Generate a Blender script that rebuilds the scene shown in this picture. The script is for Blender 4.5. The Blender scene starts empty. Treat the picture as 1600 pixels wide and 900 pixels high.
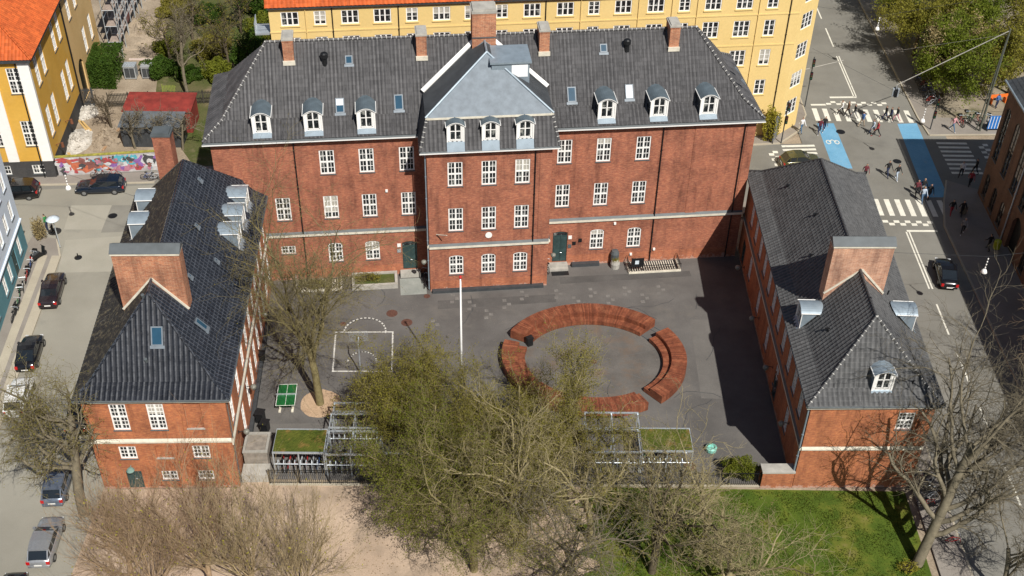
import bpy, bmesh, math, random
import numpy as np
from mathutils import Vector, Matrix
R = math.radians
scene = bpy.context.scene
COL = scene.collection

# ------------------------------------------------------------------ camera, sky, sun, exposure
CAM_H = 66.8
PITCH, ROLL = R(38.5383), R(-1.2829)
def make_camera():
    cd = bpy.data.cameras.new('camera'); cd.sensor_width = 36.0; cd.lens = 1850.0 / 1600.0 * 36.0
    cd.clip_start = 1.0; cd.clip_end = 3000.0
    ob = bpy.data.objects.new('camera', cd); COL.objects.link(ob)
    f = Vector((0, math.cos(PITCH), -math.sin(PITCH))); u0 = Vector((0, math.sin(PITCH), math.cos(PITCH))); r0 = Vector((1, 0, 0))
    c, s = math.cos(ROLL), math.sin(ROLL)
    r = r0 * c - u0 * s; u = r0 * s + u0 * c
    m = Matrix(((r.x, u.x, -f.x, 0), (r.y, u.y, -f.y, 0), (r.z, u.z, -f.z, CAM_H), (0, 0, 0, 1)))
    ob.matrix_world = m
    scene.camera = ob
make_camera()
SUN_EL, SUN_AZ = R(48.5), R(27.5)          # shadows run away from the camera, 27 degrees to the left
world = bpy.data.worlds.new('World'); scene.world = world; world.use_nodes = True
wn = world.node_tree
for n in list(wn.nodes): wn.nodes.remove(n)
wo = wn.nodes.new('ShaderNodeOutputWorld'); wb = wn.nodes.new('ShaderNodeBackground'); ws = wn.nodes.new('ShaderNodeTexSky')
ws.sky_type = 'NISHITA'; ws.sun_disc = False; ws.sun_elevation = SUN_EL; ws.sun_rotation = math.pi - SUN_AZ
ws.air_density = 1.0; ws.dust_density = 1.0; ws.ozone_density = 1.0
wb.inputs['Strength'].default_value = 0.052
wn.links.new(ws.outputs[0], wb.inputs[0]); wn.links.new(wb.outputs[0], wo.inputs[0])
sd = bpy.data.lights.new('sun', 'SUN'); sd.energy = 5.0; sd.angle = R(0.53); sd.color = (1.0, 0.955, 0.88)
so = bpy.data.objects.new('sun', sd); COL.objects.link(so)
sdir = Vector((-math.sin(SUN_AZ) * math.cos(SUN_EL), math.cos(SUN_AZ) * math.cos(SUN_EL), -math.sin(SUN_EL)))
so.rotation_euler = sdir.to_track_quat('-Z', 'Y').to_euler(); so.location = (40, -40, 90)
vs = scene.view_settings
vs.view_transform = 'Standard'; vs.look = 'None'; vs.exposure = 0.18; vs.gamma = 1.0; vs.use_curve_mapping = False
scene.render.resolution_x, scene.render.resolution_y = 1024, 576

# ------------------------------------------------------------------ materials
MATS = {}
def nodes(name):
    m = bpy.data.materials.new(name); m.use_nodes = True
    nt = m.node_tree; b = nt.nodes['Principled BSDF']; return m, nt, b
def N(nt, typ, **kw):
    n = nt.nodes.new(typ)
    for k, v in kw.items():
        if k == 'ins':
            for kk, vv in v.items(): n.inputs[kk].default_value = vv
        else: setattr(n, k, v)
    return n
def ramp(nt, src, stops):
    r = N(nt, 'ShaderNodeValToRGB'); els = r.color_ramp.elements
    while len(els) < len(stops): els.new(0.5)
    for e, (p, c) in zip(els, stops): e.position = p; e.color = (*c, 1) if len(c) == 3 else c
    nt.links.new(src, r.inputs[0]); return r.outputs[0]
def mixc(nt, a, b, f, mode='MIX'):
    m = N(nt, 'ShaderNodeMix', data_type='RGBA', blend_type=mode)
    for sock, v in ((m.inputs['Factor'], f), (m.inputs['A'], a), (m.inputs['B'], b)):
        if hasattr(v, 'is_linked') or hasattr(v, 'links'): nt.links.new(v, sock)
        elif isinstance(v, (int, float)): sock.default_value = v
        else: sock.default_value = (*v, 1)
    return m.outputs['Result']
def noise(nt, vec, scale, detail=3, rough=0.55, out='Fac'):
    n = N(nt, 'ShaderNodeTexNoise', ins={'Scale': scale, 'Detail': detail, 'Roughness': rough})
    if vec is not None: nt.links.new(vec, n.inputs['Vector'])
    return n.outputs[out]
def coord(nt, kind='Object', scale=None):
    c = N(nt, 'ShaderNodeTexCoord').outputs[kind]
    if scale is not None:
        m = N(nt, 'ShaderNodeMapping', ins={'Scale': scale}); nt.links.new(c, m.inputs['Vector']); return m.outputs[0]
    return c
def bump(nt, b, h, strength=0.4, dist=0.02):
    n = N(nt, 'ShaderNodeBump', ins={'Strength': strength, 'Distance': dist}); nt.links.new(h, n.inputs['Height']); nt.links.new(n.outputs[0], b.inputs['Normal'])
def plain(name, col, rough=0.6, metal=0.0, var=0.12, scale=3.0, spec=None):
    """a single colour with slight mottling"""
    if name in MATS: return MATS[name]
    m, nt, b = nodes(name)
    f = noise(nt, coord(nt), scale, 4)
    c = ramp(nt, f, [(0.3, tuple(x * (1 - var) for x in col)), (0.7, tuple(min(1, x * (1 + var)) for x in col))])
    nt.links.new(c, b.inputs['Base Color']); b.inputs['Roughness'].default_value = rough; b.inputs['Metallic'].default_value = metal
    if spec is not None: b.inputs['Specular IOR Level'].default_value = spec
    MATS[name] = m; return m
def brick(name, c1, c2, c3, mortar, white=0.0, mscale=1.0):
    if name in MATS: return MATS[name]
    m, nt, b = nodes(name)
    uv = coord(nt, 'UV')
    t = N(nt, 'ShaderNodeTexBrick', ins={'Scale': 1.0, 'Mortar Size': 0.008, 'Mortar Smooth': 0.3, 'Bias': 0.0, 'Brick Width': 0.24 * mscale, 'Row Height': 0.075 * mscale})
    t.inputs['Color1'].default_value = (*c1, 1); t.inputs['Color2'].default_value = (*c2, 1); t.inputs['Mortar'].default_value = (*mortar, 1)
    nt.links.new(uv, t.inputs['Vector'])
    big = noise(nt, uv, 0.55, 6, 0.7)
    mm = N(nt, 'ShaderNodeMapping', ins={'Scale': (1.6, 5.0, 1)}); nt.links.new(uv, mm.inputs['Vector'])
    mid = noise(nt, mm.outputs[0], 1.7, 4, 0.75)
    col = mixc(nt, t.outputs['Color'], c3, ramp(nt, mid, [(0.46, (0, 0, 0)), (0.66, (0.9, 0.9, 0.9))]))
    col = mixc(nt, col, ramp(nt, big, [(0.3, (0.60, 0.58, 0.58)), (0.52, (0.95, 0.95, 0.95)), (0.75, (1.22, 1.2, 1.15))]), 1.0, 'MULTIPLY')
    ms = N(nt, 'ShaderNodeMapping', ins={'Scale': (1.3, 0.16, 1)}); nt.links.new(uv, ms.inputs['Vector'])
    st = noise(nt, ms.outputs[0], 1.1, 5, 0.65)
    col = mixc(nt, col, ramp(nt, st, [(0.30, (0.58, 0.55, 0.55)), (0.48, (1.0, 1.0, 1.0)), (0.70, (1.12, 1.10, 1.06))]), 1.0, 'MULTIPLY')
    if white > 0:                     # flaking lime wash towards the foot of the wall
        sep = N(nt, 'ShaderNodeSeparateXYZ'); nt.links.new(uv, sep.inputs[0])
        mr = N(nt, 'ShaderNodeMapRange', ins={'From Min': 0.0, 'From Max': white, 'To Min': 0.75, 'To Max': 0.30}); nt.links.new(sep.outputs[1], mr.inputs['Value'])
        nz = noise(nt, uv, 1.6, 6, 0.8)
        lt = N(nt, 'ShaderNodeMath', operation='LESS_THAN'); nt.links.new(nz, lt.inputs[0])
        sc = N(nt, 'ShaderNodeMath', operation='MULTIPLY'); sc.inputs[1].default_value = 0.72; nt.links.new(mr.outputs[0], sc.inputs[0]); nt.links.new(sc.outputs[0], lt.inputs[1])
        col = mixc(nt, col, (0.52, 0.38, 0.32), ramp(nt, lt.outputs[0], [(0, (0, 0, 0)), (1, (0.55, 0.55, 0.55))]))
    nt.links.new(col, b.inputs['Base Color']); b.inputs['Roughness'].default_value = 0.88
    bump(nt, b, t.outputs['Fac'], -0.35, 0.01)
    MATS[name] = m; return m
def tile(name, c1, c2, rough, moss=None, streak=(0.4, 0.4, 0.4), sp=0.5, per=0.3, row=0.36, sk=0.65, crest=0.0, edge=0.0, hilite=(0.16, 0.165, 0.175)):
    if name in MATS: return MATS[name]
    m, nt, b = nodes(name)
    uv = coord(nt, 'UV')
    mm = N(nt, 'ShaderNodeMapping', ins={'Scale': (1 / per, 0.45, 1)}); nt.links.new(uv, mm.inputs['Vector'])
    f = noise(nt, mm.outputs[0], 1.0, 5, 0.7)
    f2 = noise(nt, uv, 0.35, 5, 0.7)
    # one value for each tile
    m2 = N(nt, 'ShaderNodeMapping', ins={'Scale': (1 / per, 1 / row, 1)}); nt.links.new(uv, m2.inputs['Vector'])
    fl = N(nt, 'ShaderNodeVectorMath', operation='FLOOR'); nt.links.new(m2.outputs[0], fl.inputs[0])
    wnz = N(nt, 'ShaderNodeTexWhiteNoise', noise_dimensions='2D'); nt.links.new(fl.outputs[0], wnz.inputs['Vector'])
    col = ramp(nt, f2, [(0.3, c1), (0.7, c2)])
    col = mixc(nt, col, ramp(nt, wnz.outputs['Value'], [(0.0, (0.80, 0.80, 0.80)), (1.0, (1.2, 1.2, 1.2))]), 1.0, 'MULTIPLY')
    col = mixc(nt, col, streak, ramp(nt, f, [(sk - 0.05, (0, 0, 0)), (sk + 0.2, (0.7, 0.7, 0.7))]))
    def band(axis, period, lo, hi, amt):  # highlights along rib crests and row edges, painted into the tile colour
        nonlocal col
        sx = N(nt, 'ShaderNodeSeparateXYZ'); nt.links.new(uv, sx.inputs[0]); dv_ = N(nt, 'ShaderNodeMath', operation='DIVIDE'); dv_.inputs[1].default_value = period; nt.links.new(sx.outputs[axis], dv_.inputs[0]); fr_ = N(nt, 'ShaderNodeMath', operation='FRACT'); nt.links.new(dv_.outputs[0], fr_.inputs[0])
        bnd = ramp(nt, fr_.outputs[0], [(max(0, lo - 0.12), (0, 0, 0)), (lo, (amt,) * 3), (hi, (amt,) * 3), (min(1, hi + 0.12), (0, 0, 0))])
        k_ = mixc(nt, bnd, ramp(nt, noise(nt, uv, 1.7, 5, 0.75), [(0.35, (0.15, 0.15, 0.15)), (0.6, (1, 1, 1))]), 1.0, 'MULTIPLY'); col = mixc(nt, col, hilite, k_)
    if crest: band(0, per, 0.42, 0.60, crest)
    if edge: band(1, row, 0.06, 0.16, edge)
    if moss: 
        f3 = noise(nt, uv, 2.2, 6, 0.75)
        col = mixc(nt, col, moss, ramp(nt, f3, [(0.5, (0, 0, 0)), (0.62, (1, 1, 1))]))
    nt.links.new(col, b.inputs['Base Color']); b.inputs['Roughness'].default_value = rough; b.inputs['Specular IOR Level'].default_value = sp
    MATS[name] = m; return m
def ground_mat(name, c1, c2, scale=0.35, fine=9.0, fvar=0.12, rough=0.92, patches=None, pscale=0.12):
    if name in MATS: return MATS[name]
    m, nt, b = nodes(name)
    g = coord(nt, 'Object')
    a = noise(nt, g, scale, 6, 0.6); f = noise(nt, g, fine, 3, 0.7)
    col = ramp(nt, a, [(0.32, c1), (0.68, c2)])
    col = mixc(nt, col, ramp(nt, f, [(0.25, (1 - fvar,) * 3), (0.75, (1 + fvar,) * 3)]), 1.0, 'MULTIPLY')
    if patches:
        p = noise(nt, g, pscale, 5, 0.65)
        for (lo, hi, c, amt) in patches:
            col = mixc(nt, col, c, ramp(nt, p, [(lo, (0, 0, 0)), (hi, (amt, amt, amt))]))
    nt.links.new(col, b.inputs['Base Color']); b.inputs['Roughness'].default_value = rough; b.inputs['Specular IOR Level'].default_value = 0.25
    bump(nt, b, f, 0.25, 0.02)
    MATS[name] = m; return m

def glass_mat():
    if 'glass' in MATS: return MATS['glass']
    m, nt, b = nodes('window_glass')
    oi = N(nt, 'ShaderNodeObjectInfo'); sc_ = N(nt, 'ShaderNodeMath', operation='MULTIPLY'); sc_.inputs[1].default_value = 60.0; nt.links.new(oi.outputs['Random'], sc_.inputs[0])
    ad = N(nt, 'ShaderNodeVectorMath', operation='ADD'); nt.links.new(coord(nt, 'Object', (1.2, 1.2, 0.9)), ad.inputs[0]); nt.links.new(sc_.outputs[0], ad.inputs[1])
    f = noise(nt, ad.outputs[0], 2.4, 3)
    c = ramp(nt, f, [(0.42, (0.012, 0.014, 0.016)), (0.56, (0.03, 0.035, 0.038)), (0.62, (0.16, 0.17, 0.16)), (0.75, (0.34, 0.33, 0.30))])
    nt.links.new(c, b.inputs['Base Color']); b.inputs['Roughness'].default_value = 0.06; b.inputs['Specular IOR Level'].default_value = 0.6
    MATS['glass'] = m; return m
GLASS = glass_mat()
BRICK_MAIN = brick('brick_main', (0.34, 0.098, 0.050), (0.24, 0.068, 0.040), (0.48, 0.20, 0.11), (0.32, 0.18, 0.13))
BRICK_FOOT = brick('brick_main_foot', (0.42, 0.120, 0.050), (0.31, 0.085, 0.042), (0.50, 0.20, 0.10), (0.36, 0.20, 0.14), white=1.1)
BRICK_WING = brick('brick_wing', (0.43, 0.132, 0.050), (0.32, 0.095, 0.042), (0.54, 0.215, 0.085), (0.34, 0.18, 0.11), white=0.9)
BRICK_CHIM = brick('brick_chimney', (0.46, 0.17, 0.085), (0.30, 0.11, 0.06), (0.52, 0.29, 0.17), (0.52, 0.38, 0.28), mscale=1.6)
BRICK_CHIM2 = brick('brick_chimney_pale', (0.52, 0.27, 0.17), (0.40, 0.19, 0.12), (0.60, 0.38, 0.27), (0.60, 0.48, 0.38), mscale=1.6)
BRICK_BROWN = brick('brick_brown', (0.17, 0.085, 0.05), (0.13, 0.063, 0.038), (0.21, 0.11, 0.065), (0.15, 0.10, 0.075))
TILE_MAIN = tile('tile_grey', (0.050, 0.049, 0.051), (0.080, 0.078, 0.080), 0.5, None, (0.21, 0.205, 0.205), 0.35, sk=0.64, per=0.36, crest=0.5, hilite=(0.155, 0.152, 0.155))
TILE_LW = tile('tile_black_glazed', (0.010, 0.012, 0.017), (0.024, 0.027, 0.035), 0.22, None, (0.14, 0.14, 0.135), 0.45, sk=0.66, per=0.36, crest=0.7, edge=0.6, hilite=(0.085, 0.095, 0.115))
TILE_LWF = tile('tile_black_glazed_front', (0.009, 0.010, 0.014), (0.022, 0.024, 0.030), 0.22, None, (0.20, 0.19, 0.17), 0.45, sk=0.66, per=0.36, crest=0.9, edge=0.08, hilite=(0.105, 0.11, 0.12))
TILE_LW_MOSS = tile('tile_black_mossy', (0.012, 0.012, 0.012), (0.03, 0.028, 0.026), 0.6, (0.10, 0.085, 0.055), (0.30, 0.29, 0.25), 0.4)
TILE_RW = tile('tile_slate_grey', (0.055, 0.056, 0.058), (0.088, 0.088, 0.088), 0.55, None, (0.17, 0.17, 0.17), 0.4, sk=0.72, per=0.36, crest=0.45, edge=0.35, hilite=(0.17, 0.17, 0.17))
TILE_RED = tile('tile_red', (0.40, 0.075, 0.018), (0.54, 0.12, 0.028), 0.7, None, (0.24, 0.055, 0.025), 0.3)
ZINC = plain('zinc_sheet', (0.27, 0.33, 0.38), 0.42, 0.3, 0.14, 1.4)
LEAD = plain('lead_sheet', (0.085, 0.098, 0.105), 0.6, 0.0, 0.18, 1.2)
SLATE_BAY = plain('slate_blue_grey', (0.155, 0.185, 0.215), 0.55, 0.1, 0.16, 1.8)
ROOF_FELT = plain('roofing_felt', (0.045, 0.05, 0.056), 0.75, 0.0, 0.22, 1.1)
WHITE = plain('white_paint', (0.84, 0.83, 0.80), 0.5, 0, 0.04, 4)
CREAM = plain('cream_stone', (0.62, 0.58, 0.48), 0.8, 0, 0.15, 2.5)
MORTAR = plain('lime_mortar', (0.50, 0.49, 0.46), 0.9, 0, 0.25, 6)
BLACK = plain('black_metal', (0.015, 0.016, 0.018), 0.45, 0.3, 0.2)
DARKGREY = plain('dark_grey_paint', (0.045, 0.05, 0.055), 0.6, 0, 0.2, 2)
STEEL = plain('galvanised_steel', (0.55, 0.60, 0.64), 0.4, 0.55, 0.1, 3)
GREEN_DOOR = plain('dark_green_door', (0.03, 0.06, 0.06), 0.45, 0, 0.25, 2)
CONCRETE = plain('concrete', (0.36, 0.345, 0.31), 0.9, 0, 0.2, 1.5)
YELLOW = ground_mat('yellow_render', (0.68, 0.50, 0.20), (0.74, 0.55, 0.235), 0.25, 4, 0.05, 0.85)
ORANGE = ground_mat('ochre_render', (0.58, 0.33, 0.055), (0.66, 0.39, 0.075), 0.3, 3, 0.06, 0.85, [(0.52, 0.75, (0.58, 0.40, 0.14), 0.6)], 0.35)
PEACH = ground_mat('peach_render', (0.60, 0.40, 0.17), (0.68, 0.47, 0.22), 0.3, 3, 0.06, 0.85)
PLINTH = ground_mat('tarred_plinth', (0.045, 0.045, 0.047), (0.075, 0.072, 0.07), 0.6, 6, 0.2, 0.8)
PALEBLUE = ground_mat('pale_blue_render', (0.62, 0.70, 0.80), (0.68, 0.76, 0.86), 0.3, 4, 0.04, 0.8)
TEAL = ground_mat('teal_render', (0.10, 0.24, 0.29), (0.12, 0.28, 0.33), 0.4, 4, 0.08, 0.8)

# ------------------------------------------------------------------ mesh helpers
def V3(*a): return Vector(a)
class MB:
    """collects polygons, then links them as one mesh object"""
    def __init__(s): s.v, s.f, s.m = [], [], []
    def poly(s, pts, m=0):
        i = len(s.v); s.v.extend([tuple(p) for p in pts]); s.f.append(tuple(range(i, i + len(pts)))); s.m.append(m)
    def box(s, x0, x1, y0, y1, z0, z1, m=0, mat=None):
        P = [(x0, y0, z0), (x1, y0, z0), (x1, y1, z0), (x0, y1, z0), (x0, y0, z1), (x1, y0, z1), (x1, y1, z1), (x0, y1, z1)]
        if mat is not None: P = [tuple(mat @ Vector(p)) for p in P]
        i = len(s.v); s.v.extend(P)
        for q in ((3, 2, 1, 0), (4, 5, 6, 7), (0, 1, 5, 4), (1, 2, 6, 5), (2, 3, 7, 6), (3, 0, 4, 7)): s.f.append(tuple(i + k for k in q)); s.m.append(m)
    def beam(s, p, q, w, h, m=0, up=(0, 0, 1)):
        p, q = Vector(p), Vector(q); d = (q - p); L = d.length
        if L < 1e-6: return
        d /= L; a = d.cross(Vector(up))
        if a.length < 1e-4: a = d.cross(Vector((1, 0, 0)))
        a.normalize(); b = a.cross(d)
        M = Matrix(((a.x, d.x, b.x, p.x), (a.y, d.y, b.y, p.y), (a.z, d.z, b.z, p.z), (0, 0, 0, 1)))
        s.box(-w / 2, w / 2, 0, L, -h / 2, h / 2, m, M)
    def prism(s, poly, z0, z1, m=0, mt=None):
        """vertical prism over a plan polygon (counter-clockwise)"""
        n = len(poly); i = len(s.v)
        s.v.extend([(p[0], p[1], z0) for p in poly]); s.v.extend([(p[0], p[1], z1) for p in poly])
        s.f.append(tuple(i + k for k in range(n - 1, -1, -1))); s.m.append(m)
        s.f.append(tuple(i + n + k for k in range(n))); s.m.append(m if mt is None else mt)
        for k in range(n):
            l = (k + 1) % n; s.f.append((i + k, i + l, i + n + l, i + n + k)); s.m.append(m)
    def tube(s, p, q, r0, r1=None, n=6, m=0, cap=True):
        r1 = r0 if r1 is None else r1
        p, q = Vector(p), Vector(q); d = (q - p)
        if d.length < 1e-6: return
        d.normalize(); a = d.orthogonal().normalized(); b = d.cross(a); i = len(s.v)
        for c, r in ((p, r0), (q, r1)):
            for k in range(n):
                t = 2 * math.pi * k / n; s.v.append(tuple(c + (a * math.cos(t) + b * math.sin(t)) * r))
        for k in range(n):
            l = (k + 1) % n; s.f.append((i + k, i + l, i + n + l, i + n + k)); s.m.append(m)
        if cap:
            s.f.append(tuple(i + k for k in range(n - 1, -1, -1))); s.m.append(m)
            s.f.append(tuple(i + n + k for k in range(n))); s.m.append(m)
    def path(s, pts, r, n=6, m=0):
        for a, b in zip(pts[:-1], pts[1:]): s.tube(a, b, r, r, n, m)
    def lathe(s, prof, c=(0, 0, 0), n=12, m=0, axis='z'):
        i = len(s.v)
        for (r, h) in prof:
            for k in range(n):
                t = 2 * math.pi * k / n
                p = (r * math.cos(t), r * math.sin(t), h) if axis == 'z' else ((r * math.cos(t), h, r * math.sin(t)) if axis == 'y' else (h, r * math.cos(t), r * math.sin(t)))
                s.v.append((p[0] + c[0], p[1] + c[1], p[2] + c[2]))
        for j in range(len(prof) - 1):
            for k in range(n):
                l = (k + 1) % n; a = i + j * n
                q = (a + k, a + l, a + n + l, a + n + k)
                s.f.append(q if axis != 'y' else q[::-1]); s.m.append(m)
    def mesh(s, name, mats, smooth=False, auto_uv=True):
        me = bpy.data.meshes.new(name); me.from_pydata(s.v, [], s.f)
        for mt in (mats if isinstance(mats, (list, tuple)) else [mats]): me.materials.append(mt)
        if len(s.f):
            me.polygons.foreach_set('material_index', s.m)
            if smooth: me.polygons.foreach_set('use_smooth', [True] * len(s.f))
            if auto_uv: box_uv(me)
        me.update(); return me
    def build(s, name, mats, parent=None, smooth=False, loc=None, rz=0.0, kind=None):
        o = bpy.data.objects.new(name, s.mesh(name, mats, smooth)); COL.objects.link(o)
        if parent: o.parent = parent
        if loc is not None: o.location = loc
        o.rotation_euler.z = rz
        if kind: o['kind'] = kind
        return o
def box_uv(me):
    nl = len(me.loops)
    if not nl: return
    uvl = me.uv_layers.new(name='UVMap')
    co = np.empty(len(me.vertices) * 3, np.float32); me.vertices.foreach_get('co', co); co = co.reshape(-1, 3)
    li = np.empty(nl, np.int32); me.loops.foreach_get('vertex_index', li)
    nr = np.empty(len(me.polygons) * 3, np.float32); me.polygons.foreach_get('normal', nr); nr = nr.reshape(-1, 3)
    ltot = np.empty(len(me.polygons), np.int32); me.polygons.foreach_get('loop_total', ltot)
    ln = np.repeat(nr, ltot, axis=0); p = co[li]
    flat = np.abs(ln[:, 2]) > 0.8
    h = np.stack([-ln[:, 1], ln[:, 0]], 1); hl = np.linalg.norm(h, axis=1); hl[hl < 1e-6] = 1; h /= hl[:, None]
    u = np.where(flat, p[:, 0], p[:, 0] * h[:, 0] + p[:, 1] * h[:, 1]); v = np.where(flat, p[:, 1], p[:, 2])
    uvl.data.foreach_set('uv', np.stack([u, v], 1).astype(np.float32).ravel())
def inst(name, me, parent=None, loc=(0, 0, 0), rz=0.0, scale=None, rot=None):
    o = bpy.data.objects.new(name, me); COL.objects.link(o); o.parent = parent; o.location = loc
    o.rotation_euler = rot if rot is not None else (0, 0, rz)
    if scale is not None: o.scale = scale if hasattr(scale, '__len__') else (scale,) * 3
    return o
def tag(o, label, cat, group=None, kind=None):
    o['label'] = label; o['category'] = cat
    if group: o['group'] = group
    if kind: o['kind'] = kind
    return o
def thing(name, label, cat, loc=(0, 0, 0), rz=0.0, group=None):
    o = bpy.data.objects.new(name, None); COL.objects.link(o); o.location = loc; o.rotation_euler.z = rz
    o.empty_display_size = 0.5
    return tag(o, label, cat, group)
def struct(o): o['kind'] = 'structure'; return o
def copy_tree(o, parent=None):
    c = o.copy(); COL.objects.link(c); c.parent = parent
    for ch in list(o.children): copy_tree(ch, c)
    return c
def to_local(t, w):
    """world plan point to the local frame of thing t"""
    a = t.rotation_euler.z; dx, dy = w[0] - t.location.x, w[1] - t.location.y
    return (dx * math.cos(a) + dy * math.sin(a), -dx * math.sin(a) + dy * math.cos(a))

# ------------------------------------------------------------------ windows, walls, roofs
_wc = {}
WR = random.Random(77); CURTAIN = plain('curtain', (0.40, 0.38, 0.33), 0.9, 0, 0.15, 5)
def window_meshes(w, h, cols=2, rows=2, halves=True, casements=2, arch=0.0, fm=None, fr=0.10, bar=0.042, sill=True):
    key = (round(w, 3), round(h, 3), cols, rows, halves, casements, arch, fm.name if fm else '', sill)
    if key in _wc: return _wc[key]
    f = MB(); y0, y1 = 0.05, 0.14
    f.box(0, fr, y0, y1, 0, h - arch); f.box(w - fr, w, y0, y1, 0, h - arch); f.box(fr, w - fr, y0, y1, 0, fr)
    if arch <= 0: f.box(fr, w - fr, y0, y1, h - fr, h)
    else:
        n = 8; top = []
        for k in range(n + 1):
            x = w * k / n; top.append((x, h - arch + arch * (1 - (2 * k / n - 1) ** 2)))
        for k in range(n):
            (xa, za), (xb, zb) = top[k], top[k + 1]
            f.poly([(xa, y0, za - fr * 1.3), (xb, y0, zb - fr * 1.3), (xb, y0, zb), (xa, y0, za)])
            f.poly([(xb, y0, zb - fr * 1.3), (xa, y0, za - fr * 1.3), (xa, y1, za - fr * 1.3), (xb, y1, zb - fr * 1.3)])
    inner = w - 2 * fr; cw = inner / casements; mw = 0.135
    hh = [(fr, h - fr)]
    if halves: zt = h * 0.50; hh = [(fr, zt - mw / 2), (zt + mw / 2, h - fr - arch * 0.3)]; f.box(fr, w - fr, y0 + 0.002, y1, zt - mw / 2, zt + mw / 2)
    for c in range(1, casements): x = fr + cw * c; f.box(x - mw / 2, x + mw / 2, y0 - 0.004, y1, fr, h - fr)
    for c in range(casements):
        xa = fr + cw * c + (mw / 2 if c else 0); xb = fr + cw * (c + 1) - (mw / 2 if c < casements - 1 else 0)
        for k in range(1, cols): x = xa + (xb - xa) * k / cols; f.box(x - bar / 2, x + bar / 2, y0 + 0.03, y1 - 0.03, fr, h - fr - arch * 0.3)
        for (za, zb) in hh:
            for k in range(1, rows): z = za + (zb - za) * k / rows; f.box(xa, xb, y0 + 0.034, y1 - 0.034, z - bar / 2, z + bar / 2)
    g = MB(); n = 8
    if arch > 0:
        pts = [(w * k / n, 0.11, h - arch + arch * (1 - (2 * k / n - 1) ** 2) - 0.01) for k in range(n, -1, -1)]
        g.poly([(0.01, 0.11, 0.01), (w - 0.01, 0.11, 0.01)] + pts)
    else: g.poly([(0.01, 0.11, 0.01), (w - 0.01, 0.11, 0.01), (w - 0.01, 0.11, h - 0.01), (0.01, 0.11, h - 0.01)])
    s = MB(); s.box(-0.06, w + 0.06, -0.07, 0.06, -0.07, -0.002)
    r = (f.mesh('window', fm or WHITE), g.mesh('glass', GLASS), s.mesh('sill', LEAD) if sill else None)
    _wc[key] = r; return r
def put_window(parent, base, ang, w, h, **kw):
    fm, gm, sm = window_meshes(w, h, **kw)
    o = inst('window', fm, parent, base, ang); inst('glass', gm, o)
    q = WR.random()
    if q < 0.16 and w > 0.9 and h > 1.2:                      # a roller blind let down behind the upper panes
        key = ('blind', round(w, 2), round(h, 2), int(q * 100) % 4)
        if key not in _wc: d = h * (0.28, 0.42, 0.55, 0.75)[int(q * 100) % 4]; b_ = MB(); b_.poly([(0.05, 0.106, h - d), (w - 0.05, 0.106, h - d), (w - 0.05, 0.106, h - 0.16), (0.05, 0.106, h - 0.16)]); _wc[key] = b_.mesh('roller_blind', CURTAIN)
        inst('roller_blind', _wc[key], o)
    if sm: inst('sill', sm, o)
    return o
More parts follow.
